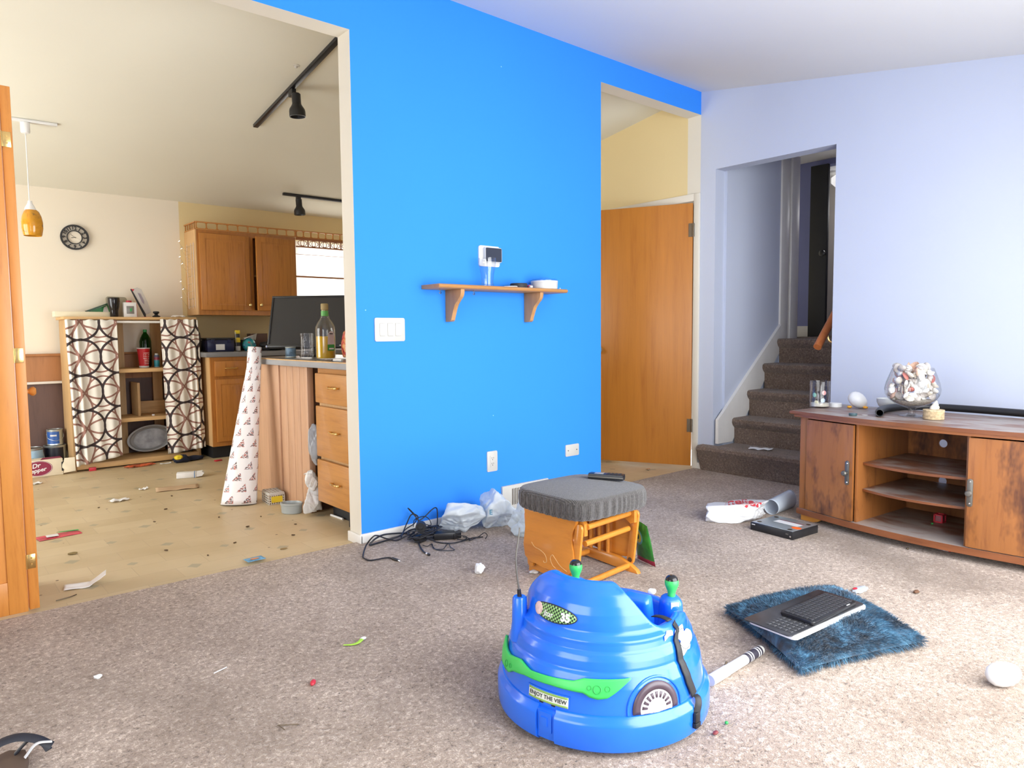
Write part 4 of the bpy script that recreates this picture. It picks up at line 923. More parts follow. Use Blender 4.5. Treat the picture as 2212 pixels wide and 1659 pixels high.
# roman shade in the kitchen window
xs2 = N('thin_shade_cloth'); xs2.col((.82, .78, .72, 1)); tr = xs2.n('ShaderNodeBsdfTranslucent'); tr.inputs[0].default_value = (.9, .84, .76, 1); mx_ = xs2.n('ShaderNodeMixShader'); mx_.inputs[0].default_value = .6
xs2.l(xs2.b.outputs[0], mx_.inputs[1]); xs2.l(tr.outputs[0], mx_.inputs[2]); xs2.l(mx_.outputs[0], xs2.out.inputs[0]); xs2.set(Roughness=.9)
t = thing('roman_shade', 'sheer white roman shade with thin brown seams in the kitchen window', 'window shade', (3.36, 6.79, 1.16))
g = G(); g.grid(lambda a, b: Vector((2.965+.79*a, 6.775+.012*abs(math.sin(b*PI*3))+.004*math.sin(a*19), 1.37+.62*b)), 30, 40); obj('shade_cloth', g, xs2.m, t)
g = G(); g.grid(lambda a, b: Vector((2.965+.79*a, 6.779+.005*math.sin(a*23+1), 1.15+.16*b)), 24, 8); obj('lower_panel', g, plain('pink_red_cloth', (.55, .10, .10, 1), .8), t)['label'] = 'pinkish-red cloth along the bottom of the window'
for z in (1.64, 1.86):
    g = G(); g.box(2.965, 3.755, 6.766, 6.772, z-(.008 if z < 1.7 else .002), z+(.008 if z < 1.7 else .002)); obj('seam_rod', g, M['wainscot'], t)
# wire rack on the cabinet side
t = thing('wire_rack', 'thin chrome wire rack with hooks on the left side of the oak wall cabinet', 'rack', (1.93, 6.62, 1.29))
g = G()
for y in (6.53, 6.60, 6.72): g.cyl((1.942, y, 1.30), (1.942, y, 1.87), .0022 if y > 6.55 else .003, n=8)
for k in range(9):
    z = 1.32+k*.066; g.cyl((1.940, 6.525, z), (1.940, 6.725, z), .0016, n=6)
obj('wire_frame', g, M['chrome'], t)
for k, z in enumerate((1.31, 1.38, 1.45, 1.60, 1.665, 1.73, 1.80)):
    y = 6.60 if k % 2 else 6.66
    g = G(); g.tube([(1.940, y, z), (1.91, y, z+.01), (1.865, y, z+.075), (1.858, y, z+.085), (1.868, y-.01, z+.093), (1.860, y-.012, z+.108)], .0017, 6, sub=3); obj('hook', g, M['chrome'], t)

# ================================================================ back counter with base cabinet
t = thing('base_cabinet', 'honey oak base cabinet with brass handles against the kitchen back wall', 'cabinet', (2.12, 6.52, 0))
g = G(); g.box(1.952, 2.30, 6.252, 6.80, .105, .875); obj('carcass', g, M['oak_side'], t)
g = G(); g.box(1.954, 2.30, 6.24, 6.2515, .105, .16); g.box(1.954, 2.30, 6.24, 6.2515, .835, .874); g.box(1.954, 1.99, 6.24, 6.2515, .16, .835); g.box(2.26, 2.30, 6.24, 6.2515, .16, .835); g.box(1.99, 2.26, 6.24, 6.2515, .675, .715); obj('face_frame', g, M['oak'], t)
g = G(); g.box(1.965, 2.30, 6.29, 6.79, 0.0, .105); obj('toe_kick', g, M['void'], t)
g = G(); raised_door(g, 1.985, 2.262, .145, .685, 6.24, fr=.045); dd = obj('door', g, M['oak'], t)
g = G(); g.box(1.985, 2.262, 6.22, 6.24, .708, .842, .006); dr = obj('drawer', g, M['oak'], t)
def pull(pts, par, rad=.004): 
    g = G(); g.tube(pts, lambda q: rad*(1.0+.6*math.exp(-((q-.5)/.12)**2)+1.0*(math.exp(-(q/.1)**2)+math.exp(-((1-q)/.1)**2))), 10); obj('handle', g, M['brass'], par)
pull([(2.07, 6.221, .778), (2.075, 6.202, .778), (2.123, 6.196, .778), (2.171, 6.202, .778), (2.176, 6.221, .778)], dr)
pull([(2.238, 6.219, .515), (2.238, 6.200, .52), (2.238, 6.194, .568), (2.238, 6.200, .616), (2.238, 6.219, .621)], dd)
g = G(); g.box(1.912, 4.4, 6.205, 6.808, .876, .918, .004); ct = obj('countertop', g, M['laminate']); tag(ct, 'dark grey laminate countertop along the kitchen back wall', 'countertop')
g = G(); g.box(1.915, 4.4, 6.79, 6.8085, .9185, 1.018, .003); tag(obj('backsplash', g, M['void']), 'low black backsplash behind the back counter', 'backsplash')
t = thing('dishwasher', 'black dishwasher under the back counter right of the oak base cabinet', 'dishwasher', (2.62, 6.5, 0))
g = G(); g.box(2.312, 2.91, 6.25, 6.79, .0, .873, .003); obj('body', g, M['void'], t)
g = G(); g.box(2.316, 2.906, 6.226, 6.2495, .10, .73, .004); obj('door', g, M['black'], t)
g = G(); g.box(2.316, 2.906, 6.222, 6.2495, .735, .868, .004); cp_ = obj('control_panel', g, M['black'], t)
g = G(); g.box(2.325, 2.36, 6.2195, 6.2225, .75, .85, .001); obj('trim_strip', g, M['lgrey'], cp_)
ZC = .9182
def px_on(y, x): return x
t = thing('storage_bin', 'dark navy plastic bin with a white label on the back counter', 'bin', (2.07, 6.5, ZC))
xb = plain('navy_plastic', (.010, .014, .05, 1), .25)
g = G(); g.box(1.975, 2.205, 6.36, 6.52, ZC, ZC+.105, .006); obj('bin_body', g, xb, t)
g = G(); g.box(1.968, 2.212, 6.352, 6.528, ZC+.105, ZC+.122, .004); obj('bin_lid', g, M['black'], t)
for x in (2.005, 2.145):
    g = G(); g.box(x, x+.03, 6.353, 6.3595, ZC+.075, ZC+.11, .001); obj('latch', g, xb, t)
g = G(); g.box(2.045, 2.12, 6.3582, 6.3598, ZC+.016, ZC+.066); obj('bin_label', g, M['lgrey'], t)
t = thing('spray_can', 'black spray can with a bright yellow nozzle on the back counter', 'spray can', (2.255, 6.5, ZC))
Ms = Matrix.Translation((2.255, 6.42, 0))
g = G(); g.lathe([(0, ZC), (.022, ZC), (.022, ZC+.14), (.017, ZC+.155), (0, ZC+.156)], 24, Ms); obj('can_body', g, M['black'], t)
g = G(); g.lathe([(.0222, ZC+.004), (.0226, ZC+.005), (.0226, ZC+.045), (.0222, ZC+.046)], 24, Ms); obj('label_band', g, M['lgrey'], t)
g = G(); g.lathe([(.0224, ZC+.08), (.0229, ZC+.081), (.0229, ZC+.12), (.0224, ZC+.121)], 24, Ms); obj('label_band', g, M['yellowp'], t)
g = G(); g.box(2.235, 2.275, 6.408, 6.432, ZC+.156, ZC+.188, .004); obj('nozzle', g, M['yellowp'], t)
g = G(); g.cyl((2.236, 6.405, ZC+.02), (2.232, 6.405, ZC+.175), .0022, n=8); obj('straw', g, M['lgrey'], t)
t = thing('dark_bottle', 'dark bottle with a white cap peeking out behind the right curtain', 'bottle', (1.945, 6.62, ZC))
Ms = Matrix.Translation((1.958, 6.60, 0))
g = G(); g.lathe([(0, ZC), (.035, ZC), (.036, ZC+.13), (.03, ZC+.165), (.022, ZC+.18), (0, ZC+.18)], 24, Ms); obj('bottle_body', g, plain('dark_plum_plastic', (.02, .010, .014, 1), .3), t)
g = G(); g.lathe([(0, ZC+.18), (.022, ZC+.18), (.021, ZC+.205), (0, ZC+.207)], 20, Ms); obj('bottle_cap', g, M['warmwhite'], t)
t = thing('wipes_pack', 'turquoise wipes packet with a clear flap on the back counter', 'packet', (2.36, 6.45, ZC))
xw = N('turquoise_pack_print'); xw.col(xw.ramp(xw.noise(xw.coord(), 26, 3), [(.36, (.02, .10, .30, 1)), (.48, (.02, .30, .38, 1)), (.58, (.03, .36, .34, 1)), (.66, (.40, .10, .12, 1))])); xw.set(Roughness=.25)
g = G(); g.blob((2.36, 6.43, ZC+.055), (.058, .035, .058), 3, .18, 2.5, 2.0, floor=ZC); obj('wrapper', g, xw.m, t)
g = G(); g.grid(lambda a, b: Vector((2.31+.12*a, 6.40+.05*b+.008*math.sin(a*7), ZC+.108+.055*a*(1-b)+.01*math.sin(b*5))), 10, 8); o = obj('flap', g, M['lgrey'], t); md = o.modifiers.new('film', 'SOLIDIFY'); md.thickness = .001
t = thing('black_pouch', 'soft black pouch with a round silver snap on the back counter', 'pouch', (2.52, 6.48, ZC))
g = G(); g.blob((2.60, 6.45, ZC+.045), (.13, .06, .05), 3, .25, 2.2, 5.0, floor=ZC); obj('pouch_body', g, M['blackmatte'], t)
g = G(); g.lathe([(0, 0), (.011, 0), (.011, .004), (0, .005)], 18, Matrix.Translation((2.500, 6.385, ZC+.036)) @ Matrix.Rotation(PI/2, 4, 'X')); obj('snap', g, M['chrome'], t)
g = G(); g.box(2.44, 2.60, 6.60, 6.70, ZC, ZC+.158, .003); tag(obj('wooden_crate', g, M['darkpanel']), 'brown wooden crate at the back of the counter left of the monitor', 'crate')
# ================================================================ PENINSULA
t = thing('peninsula_counter', 'grey laminate peninsula countertop with a tan top edge', 'countertop', (2.1, 4.05, .872))
g = G(); g.prism([(1.742, 3.274), (2.42, 3.274), (2.42, 4.83), (1.78, 4.83), (1.742, 4.79)], .873, .908, XY, bev=.002); obj('edge_band', g, M['laminate_edge'], t)
g = G(); g.prism([(1.744, 3.276), (2.418, 3.276), (2.418, 4.828), (1.782, 4.828), (1.744, 4.788)], .9081, .912, XY); obj('top_sheet', g, M['laminate'], t)
g = G(); g.box(1.739, 1.7435, 3.276, 4.785, .906, .9125, .001); obj('edge_line', g, M['pine'], t)['label'] = 'tan line along the top edge'
t = thing('wooden_partition', 'pinkish tongue-and-groove panel under the peninsula countertop', 'panel', (1.79, 4.25, 0))
for y0, y1 in ((3.965, 4.06), (4.062, 4.155), (4.157, 4.25), (4.252, 4.35)):
    g = G(); g.box(1.785, 1.80, y0, y1, 0.001, .8725, .003); obj('board', g, M['panelwood'], t)
g = G(); g.box(1.772, 1.812, 3.925, 3.9635, 0.001, .8725, .005); obj('corner_post', g, M['panelwood'], t)
g = G(); g.box(1.775, 1.80, 4.352, 4.77, 0.001, .8725, .004); obj('end_board', g, M['panelwood'], t)
g = G(); g.box(1.815, 2.38, 3.96, 3.975, 0.001, .8725); obj('return_panel', g, M['darkpanel'], t)
g = G(); g.box(1.80, 2.38, 4.755, 4.77, 0.001, .8725); obj('far_panel', g, M['panelwood'], t)
t = thing('drawer_cabinet', 'honey oak cabinet with three wide drawers beside the blue wall', 'cabinet', (2.08, 3.55, 0))
g = G(); g.box(1.795, 2.38, 3.30, 3.815, .09, .871, .002); obj('carcass', g, M['oak_side'], t)
g = G(); g.box(1.790, 1.7945, 3.30, 3.815, .84, .871); g.box(1.790, 1.7945, 3.30, 3.815, .09, .105); obj('face_frame', g, M['oak_h'], t)
for z0, z1 in ((.672, .842), (.362, .655), (.098, .345)):
    g = G(); g.box(1.766, 1.7895, 3.305, 3.81, z0, z1, .007); dr = obj('drawer', g, M['oak_h'], t)
    zc = (z0+z1)/2+.01; yc = 3.56
    g = G()
    pts = [(1.766, yc-.045, zc), (1.748, yc-.043, zc), (1.741, yc-.02, zc), (1.740, yc, zc), (1.741, yc+.02, zc), (1.748, yc+.043, zc), (1.766, yc+.045, zc)]
    g.tube(pts, lambda q: .0045*(1+.9*math.exp(-((q-.15)/.07)**2)+.9*math.exp(-((q-.85)/.07)**2)), 10); obj('handle', g, M['brass'], dr)
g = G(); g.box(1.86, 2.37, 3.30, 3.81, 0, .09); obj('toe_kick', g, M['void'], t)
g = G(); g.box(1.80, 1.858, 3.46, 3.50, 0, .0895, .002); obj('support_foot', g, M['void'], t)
g = G(); g.cyl((1.835, 3.79, .006), (1.842, 3.655, .006), .006, n=12); tag(obj('marker_pen', g, M['paper']), 'white marker pen lying on the kitchen floor under the drawers', 'pen')
# hanging / stuffed bags in the gap
xg2 = N('grey_translucent_film'); xg2.col((.38, .40, .44, 1)); xg2.set(Roughness=.3); xg2.b.inputs['Transmission Weight'].default_value = .25
def crumple(name, label, c, d, seed, m, floor=None, sub=4, amp=.28, freq=2.0, cat='bag', R=None, aniso=(1, 1, 1)):
    g = G(); crinkle(g, c, d, int(seed*10), floor, 5 if sub >= 4 else 4, R=R); return tag(obj(name, g, m, sharp=180), label, cat)
crumple('grey_bag', 'grey plastic bag stuffed in the gap beside the drawers', (1.80, 3.868, .41), (.046, .046, .14), 3.0, xg2.m, aniso=(1, 1, .6))
xbag = N('white_film'); xbag.col((.80, .82, .82, 1)); xbag.set(Roughness=.32); xbag.b.inputs['Subsurface Weight'].default_value = .0; xbag.b.inputs['Transmission Weight'].default_value = .12
M['bag'] = xbag.m
t = thing('white_trash_bag', 'knotted white plastic bag standing on the kitchen floor below the grey bag', 'bag', (1.765, 3.868, 0))
g = G(); crinkle(g, (1.765, 3.868, .078), (.060, .046, .090), 21, .001); g2 = obj('bag_body', g, M['bag'], t, sharp=180)
g = G(); crinkle(g, (1.762, 3.870, .205), (.036, .034, .058), 8); obj('bag_neck', g, M['bag'], t, sharp=180)
g = G(); g.tube([(1.755, 3.885, .225), (1.745, 3.900, .248), (1.738, 3.925, .24)], lambda q: .012*(1-.6*q), 8, flat=.5); obj('knot_ear', g, M['bag'], t)
# things on the peninsula
ZP = .9122
na = Vector((-.68, -.66, .30)).normalized(); xr_ = Vector((.66, -.68, 0)).normalized(); upv = na.cross(xr_)*-1
if upv.z < 0: upv = -upv
Cm = Vector((2.060, 4.47, 1.150))
def mon(a, b, w): return Cm + xr_*a + upv*b + na*w
t = thing('monitor', 'large black computer monitor standing on the peninsula counter', 'monitor', (2.06, 4.5, ZP))
def mbox(g, a0, a1, b0, b1, w0, w1, bev=.002):
    v = []
    R = Matrix((xr_, upv, na)).transposed().to_4x4(); g.box(a0, a1, b0, b1, w0, w1, bev, 0, Matrix.Translation(Cm) @ R)
W2, H2 = .285, .180
g = G(); mbox(g, -W2, W2, -H2, H2, -.035, .0, .006); obj('casing', g, M['black'], t)
g = G(); mbox(g, -W2, W2, H2-.013, H2, -.002, .006); mbox(g, -W2, W2, -H2, -H2+.02, -.002, .006); mbox(g, -W2, -W2+.013, -H2+.02, H2-.013, -.002, .006); mbox(g, W2-.013, W2, -H2+.02, H2-.013, -.002, .006); obj('bezel', g, M['black'], t)
g = G(); mbox(g, -W2+.013, W2-.013, -H2+.02, H2-.013, -.001, .001, 0); obj('screen', g, plain('off_screen', (.022, .022, .024, 1), .33), t)
g = G(); mbox(g, W2-.075, W2-.055, -H2+.007, -H2+.013, .005, .0068, 0); obj('badge', g, M['lgrey'], t)
g = G(); g.cyl((2.115, 4.535, ZP+.01), (2.10, 4.51, 1.09), .028, .022, 16); obj('stand_neck', g, M['black'], t)
g = G(); g.lathe([(0, ZP), (.10, ZP), (.105, ZP+.006), (.09, ZP+.014), (0, ZP+.018)], 32, Matrix.Translation((2.11, 4.53, 0))); obj('stand_base', g, M['black'], t)
t = thing('food_can', 'blue-grey tin can in front of the monitor on the peninsula', 'can', (1.90, 4.44, ZP))
g = G(); g.lathe([(0, ZP), (.033, ZP), (.0345, ZP+.003), (.033, ZP+.006), (.033, ZP+.064), (.0345, ZP+.067), (.033, ZP+.07), (.03, ZP+.066), (0, ZP+.066)], 30, Matrix.Translation((1.905, 4.455, 0))); obj('can_body', g, M['steel'], t)
g = G(); g.lathe([(.0332, ZP+.008), (.0336, ZP+.009), (.0336, ZP+.061), (.0332, ZP+.062)], 30, Matrix.Translation((1.905, 4.455, 0))); obj('label_wrap', g, plain('blue_grey_label', (.13, .22, .32, 1), .4, var=.5, vs=40), t)
t = thing('glass_tumbler', 'tall square textured glass tumbler left of the yellow bottle', 'glass', (1.86, 4.10, ZP))
g = G(); n = 48
def sq(r_, k): 
    a = 2*PI*k/n+.35; e = 4.0; q = (abs(math.cos(a))**e+abs(math.sin(a))**e)**(-1/e); return r_*q
rings = []
prof = [(.0, 0), (.036, 0), (.0395, .006)]+[(.0395+.0035*noise.noise(Vector((i*1.9, 3, 1))), .006+.144*i/14) for i in range(1, 14)]+[(.042, .155), (.038, .157), (.036, .12), (.034, .03), (0, .022)]
g.lathe(prof, n, Matrix.Translation((1.862, 4.11, ZP)))
for v in g.bm.verts:
    d = Vector((v.co.x-1.862, v.co.y-4.11)); L = d.length
    if L > 1e-5:
        a = math.atan2(d.y, d.x)+.35; e = 4.0; q = (abs(math.cos(a))**e+abs(math.sin(a))**e)**(-1/e); q *= 1+.05*noise.noise(Vector((v.co.x*60, v.co.y*60, v.co.z*45)))
        v.co.x = 1.862+d.x*q; v.co.y = 4.11+d.y*q
obj('glass_wall', g, M['glass'], t)
t = thing('liquor_bottle', 'big clear bottle half full of yellow liquor on the peninsula counter', 'bottle', (1.86, 3.87, ZP))
MBt = Matrix.Translation((1.868, 3.868, ZP))
g = G(); g.lathe([(0, .004), (.05, .0), (.056, .006), (.0575, .02), (.0575, .175), (.055, .195), (.042, .222), (.028, .240), (.026, .247), (.0265, .252), (.0215, .258), (.0205, .290), (.0175, .290), (.0185, .258), (.022, .246), (.040, .218), (.052, .192), (.0545, .172), (.0545, .02), (.052, .009), (0, .009)], 40, MBt); obj('bottle_glass', g, M['glass'], t)
g = G(); g.lathe([(0, .0095), (.0505, .0098), (.0532, .02), (.0532, .138), (0, .138)], 40, MBt); obj('liquor', g, plain('yellow_liquor', (.66, .40, .015, 1), .08, var=.03), t)
g = G(); g.lathe([(0, .286), (.017, .286), (.0185, .292), (.0215, .294), (.0215, .325), (.018, .329), (0, .33)], 28, MBt); obj('stopper', g, plain('cork_wood', (.33, .25, .10, 1), .6), t)
g = G(); g.lathe([(.0212, .256), (.0216, .257), (.0213, .285), (.0209, .286)], 28, MBt); obj('neck_band', g, plain('leaf_green_label', (.10, .36, .08, 1), .4), t)
def wrap(g, poly, r_, ac, thick=.0006):
    # poly in (arc metres, height); wraps onto the bottle
    g.prism(poly, r_, r_+thick, lambda a, b, w: MBt @ Vector((w*math.cos(ac+a/r_), w*math.sin(ac+a/r_), b)))
ac = math.atan2(-3.868, -1.868)+.62
def dense(x0, x1, y0, y1, n=10): return [(x0+(x1-x0)*i/n, y0) for i in range(n+1)]+[(x1-(x1-x0)*i/n, y1) for i in range(n+1)]
g = G(); wrap(g, dense(-.024, .024, .055, .09), .0578, ac); obj('label_foot', g, M['green'], t)['label'] = 'green lower label'
g = G(); wrap(g, dense(-.024, .024, .0905, .135)[:11]+[(.022*math.cos(q), .140+.028*math.sin(q)) for q in [PI*i/10 for i in range(11)]], .0578, ac); obj('front_label', g, plain('grey_arched_label', (.52, .48, .47, 1), .5), t)
g = G(); wrap(g, dense(-.012, .012, .150, .156, 6), .0586, ac); g2 = obj('lettering_bar', g, M['blackmatte'], t)
g = G(); wrap(g, dense(-.016, .016, .062, .070, 6), .0586, ac); obj('lettering_bar', g, M['lgrey'], t)
xch = N('snack_bag_print'); xch.col(xch.ramp(xch.noise(xch.coord(), 22, 3, .6, 1.0), [(.34, (.16, .01, .02, 1)), (.46, (.48, .05, .06, 1)), (.56, (.62, .28, .08, 1)), (.68, (.70, .50, .40, 1))])); xch.set(Roughness=.25)
crumple('snack_bag', 'crumpled red and orange foil snack bag behind the yellow liquor bottle', (1.975, 3.70, ZP+.085), (.06, .10, .105), 12.0, xch.m, ZP, amp=.35, freq=1.7)
t = thing('marker', 'black-tipped white marker lying at the peninsula edge by the bottle', 'marker', (1.79, 3.50, ZP))
g = G(); g.cyl((1.785, 3.60, ZP+.007), (1.80, 3.53, ZP+.007), .007, n=14); obj('barrel', g, M['paper'], t)
g = G(); g.cyl((1.782, 3.618, ZP+.007), (1.785, 3.6005, ZP+.007), .0045, .0068, n=14); obj('tip', g, M['black'], t)
g = G(); g.lathe([(0, ZP), (.016, ZP), (.017, ZP+.012), (0, ZP+.014)], 20, Matrix.Translation((1.84, 3.53, 0))); tag(obj('metal_disc', g, M['steel']), 'small flat metal disc lying on the peninsula near the marker', 'disc')
g = G(); g.cyl((1.83, 3.455, ZP+.011), (1.90, 3.47, ZP+.011), .011, n=14); tag(obj('lighter', g, M['lgrey']), 'pale grey lighter lying on the peninsula by the white jamb', 'lighter')

# ================================================================ WRAPPING PAPER ROLL
def wrap_paper():
    x = N('wrapping_paper_print'); tc = x.n('ShaderNodeTexCoord'); sep = x.n('ShaderNodeSeparateXYZ'); x.l(tc.outputs['UV'], sep.inputs[0])
    P, Q = .056, .072
    v0 = x.math('DIVIDE', sep.outputs[1], Q); row = x.math('FLOOR', v0)
    u0 = x.math('ADD', x.math('DIVIDE', sep.outputs[0], P), x.math('MULTIPLY', row, .35))
    du = x.math('SUBTRACT', x.math('FRACT', u0), .5); dv = x.math('SUBTRACT', x.math('FRACT', v0), .5)
    nz = x.noise(x.coord('UV'), 150, 2, .6)
    # a seated little figure: triangle-ish body plus round top
    body = x.math('LESS_THAN', x.math('ADD', x.math('MULTIPLY', x.math('ABSOLUTE', x.math('ADD', du, x.math('MULTIPLY', dv, -.25))), 1.5), x.math('MULTIPLY', x.math('ADD', dv, .40), .60)), .46)
    body = x.math('MULTIPLY', body, x.math('GREATER_THAN', dv, -.38))
    keep = x.math('MULTIPLY', body, x.math('GREATER_THAN', nz, .46))
    red = x.math('GREATER_THAN', x.noise(x.coord('UV'), 90, 1), .53)
    c = x.mix(keep, (.80, .79, .80, 1), x.mix(red, (.12, .09, .09, 1), (.45, .13, .10, 1)))
    x.col(c); x.set(Roughness=.35); return x.m
t = thing('wrapping_paper', 'tall roll of white patterned wrapping paper leaning on the peninsula counter', 'paper roll', (1.58, 4.47, 0))
B0 = Vector((1.535, 4.455, 0.002)); T0 = Vector((1.683, 4.505, .885)); ax = T0-B0
sx = Vector((.80, -.58, 0)).normalized(); sy = Vector((.5, .72, -.1)).normalized()
g = G()
def roll(a, b):
    th = 2*PI*a*1.06-.3; w = .075*(1-b)+.046; dpt = .035+.03*(1-b)
    p = B0+ax*b + sx*(w*.92*math.cos(th)) + sy*(dpt*math.sin(th)); 
    if b == 0: pass
    p.z += .03*(1-b)*(math.cos(th)*.35+.35)*0 + .0
    p.z = max(p.z, .002); return p
g.grid(roll, 60, 30, uvfn=lambda a, b: (a*(.36+.0*b), b*.92)); mw = wrap_paper()
o = obj('paper_sheet', g, mw, t, sharp=180); md = o.modifiers.new('paper_thickness', 'SOLIDIFY'); md.thickness = .0012
g = G(); T1 = Vector((1.673, 4.505, .80)); T2 = Vector((1.692, 4.512, .985)); dT = (T2-T1)
Mt = Matrix.Translation(T1) @ dT.to_track_quat('Z', 'Y').to_matrix().to_4x4()
g.grid(lambda a, b: Mt @ Vector((.043*math.cos(2*PI*a), .043*math.sin(2*PI*a), dT.length*b)), 32, 6, uvfn=lambda a, b: (a*.26, b*.19)); o = obj('inner_tube', g, mw, t, sharp=180); md = o.modifiers.new('paper_thickness', 'SOLIDIFY'); md.thickness = .0015

# ================================================================ FLOOR THINGS, KITCHEN
t = thing('storage_basket', 'small white lattice basket with a lid and yellow label beside the wrapping paper roll', 'basket', (1.72, 4.36, 0), math.radians(-6))
def lattice(g, L, Wd, H, z0):
    n1, n2, n3 = 7, 4, 4
    for s_ in (-1, 1):
        for k in range(n1+1): x = -L/2+L*k/n1; g.box(x-.003, x+.003, s_*Wd/2-.0015, s_*Wd/2+.0015, z0, z0+H)
        for k in range(n2+1): y = -Wd/2+Wd*k/n2; g.box(s_*L/2-.0015, s_*L/2+.0015, y-.003, y+.003, z0, z0+H)
        for k in range(n3+1):
            z = z0+H*k/n3; g.box(-L/2, L/2, s_*Wd/2-.0017, s_*Wd/2+.0017, z-.0028+.0028*(k == 0), z+.0028); g.box(s_*L/2-.0017, s_*L/2+.0017, -Wd/2, Wd/2, z-.0028+.0028*(k == 0), z+.0028)
g = G(); lattice(g, .095, .15, .06, .001); obj('basket_body', g, M['warmwhite'], t, local=True)
g = G(); g.box(-.050, .050, -.0775, .0775, .0635, .069, .002)
for k in range(5): g.box(-.045+.02*k, -.037+.02*k, -.07, .07, .069, .0745)
for k in range(6): g.box(-.045, .045, -.068+.0255*k, -.060+.0255*k, .069, .0745)
g.box(-.047, .047, -.0735, -.068, .068, .075, .001); g.box(-.047, .047, .068, .0735, .068, .075, .001); obj('basket_lid', g, M['warmwhite'], t, local=True)
g = G(); g.box(-.034, .034, -.0795, -.0768, .014, .052); obj('label_card', g, M['yellowp'], t, local=True)
t = thing('pet_bowl', 'grey oval ceramic bowl on the kitchen floor in front of the panelled peninsula end', 'bowl', (1.695, 4.02, 0), math.radians(-50))
Mo = Matrix.Diagonal((1.0, .72, 1, 1))
g = G(); g.lathe([(0, .0005), (.058, .0005), (.062, .004), (.0655, .05), (.069, .052), (.069, .062), (.062, .063), (.058, .052), (.055, .012), (0, .010)], 40, Mo); obj('bowl_wall', g, plain('grey_glaze', (.33, .36, .36, 1), .3), t, local=True)
def sheet(name, label, c, w, l, ang, m, curl=.01, seed=0, cat='paper', z=None, nx=12, ny=8, fold=None):
    z = (0.0015 if c[1] > 3.2 else .0135) if z is None else z
    g = G(); R = rotz(ang)
    def fn(a, b):
        x, y = (a-.5)*w, (b-.5)*l; zz = curl*(abs(noise.noise(Vector((a*2.3+seed, b*2.1, seed))))*1.2 + (a-.5)**2*1.0)
        if fold: zz += max(0, (a-fold[0]))*fold[1]
        p = R @ Vector((x, y, 0)); return Vector((c[0]+p.x, c[1]+p.y, z+zz))
    g.grid(fn, nx, ny); o = obj(name, g, m, sharp=180); md = o.modifiers.new('thickness', 'SOLIDIFY'); md.thickness = .001; md.offset = 1
    return tag(o, label, cat)
sheet('folded_paper', 'folded white paper lying near the bifold door on the kitchen floor', (.525, 3.43), .155, .075, math.radians(-12), M['paper'], .01, 1, fold=(.6, .10), nx=20)
t = sheet('leaflet', 'red and green glossy leaflet lying on the kitchen floor by the bifold door', (.56, 4.40), .20, .10, math.radians(8), plain('red_leaflet_print', (.50, .05, .08, 1), .35, var=.5, vs=14), .004, 2, 'leaflet')
g = G(); g.box(.505, .56, 4.37, 4.42, .0075, .0079, M=None); o = obj('printed_panel', g, M['lgrey']); o.parent = t; o.location = Vector(o.location)-t.location; o.location.z = .0062
g = G(); g.prism([(.0, .055), (.10, .03), (.10, .05), (.02, .062)], .004, .0056, XY); o = obj('printed_edge', g, M['green'], None, local=True); o.parent = t; o['label'] = 'green corner'
t = thing('milk_carton', 'small flattened white carton in the middle of the kitchen floor', 'carton', (1.55, 5.57, 0), math.radians(-20))
g = G(); g.box(-.075, .06, -.035, .035, .001, .04, .003); obj('carton_body', g, M['paper'], t, local=True)
g = G(); g.prism([(.061, .004), (.10, .010), (.115, .03), (.10, .042), (.061, .038)], -.033, .033, XZ); obj('carton_flap', g, M['paper'], t, local=True)
g = G(); g.box(.045, .05, -.0356, .0356, .0008, .0405); obj('printed_stripe', g, plain('blue_print', (.10, .25, .5, 1), .5), t, local=True)
sheet('cardboard_piece', 'flat brown cardboard piece lying on the kitchen floor before the white carton', (1.38, 5.22), .27, .15, math.radians(-12), plain('tan_cardboard', (.48, .33, .20, 1), .8), .006, 4, 'cardboard')
sheet('paper_scrap', 'crumpled white paper scrap alone on the left middle of the kitchen floor', (.985, 5.06), .11, .05, .3, M['paper'], .025, 5)
sheet('paper_scrap', 'white paper scrap next to the bifold door below the soda carton', (.64, 6.08), .09, .07, .2, M['paper'], .02, 6)
sheet('paper_scrap', 'tiny white paper scrap on a grey floor diamond in the kitchen', (1.19, 5.33), .06, .03, .5, M['paper'], .02, 7)
t = sheet('trading_card', 'small blue picture card at the edge between linoleum and carpet', (1.185, 3.255), .085, .058, .05, plain('blue_card_print', (.10, .30, .48, 1), .35, var=.4, vs=50), .001, 8, 'card', z=.0135)
g = G(); g.blob((0, 0, 0), (.022, .012, .0006), 2); o = obj('card_picture', g, plain('orange_card_print', (.6, .22, .08, 1), .4), None, local=True); o.parent = t; o.location = (0, 0, .0026)
g = G()
for k, (dx, dy) in enumerate(((-.022, .004), (0, -.02), (.02, .01))): g.blob((1.345+dx, 3.34+dy, .004), (.018, .009, .003), 2, .3, 3, k)
tag(obj('dry_leaf', g, plain('dry_leaf_brown', (.25, .16, .06, 1), .8)), 'dry brown leaf on the linoleum near the blue wall corner', 'leaf')
g = G(); g.blob((1.385, 6.30, .012), (.11, .022, .012), 3, .5, 3, 2, True, .001, rotz(.08)); tag(obj('candy_wrapper', g, plain('red_wrapper_print', (.45, .10, .04, 1), .3, var=.8, vs=30)), 'red and silver wrapper lying in front of the shelf unit', 'wrapper')
t = thing('rolled_sock', 'dark navy cloth with a yellow patch lying before the right curtain', 'cloth', (1.70, 6.26, 0))
ncl = plain('navy_cloth', (.012, .015, .035, 1), .9)
g = G(); g.blob((1.70, 6.27, .028), (.065, .04, .035), 3, .3, 2.2, 1, floor=.001); obj('cloth_roll', g, ncl, t)
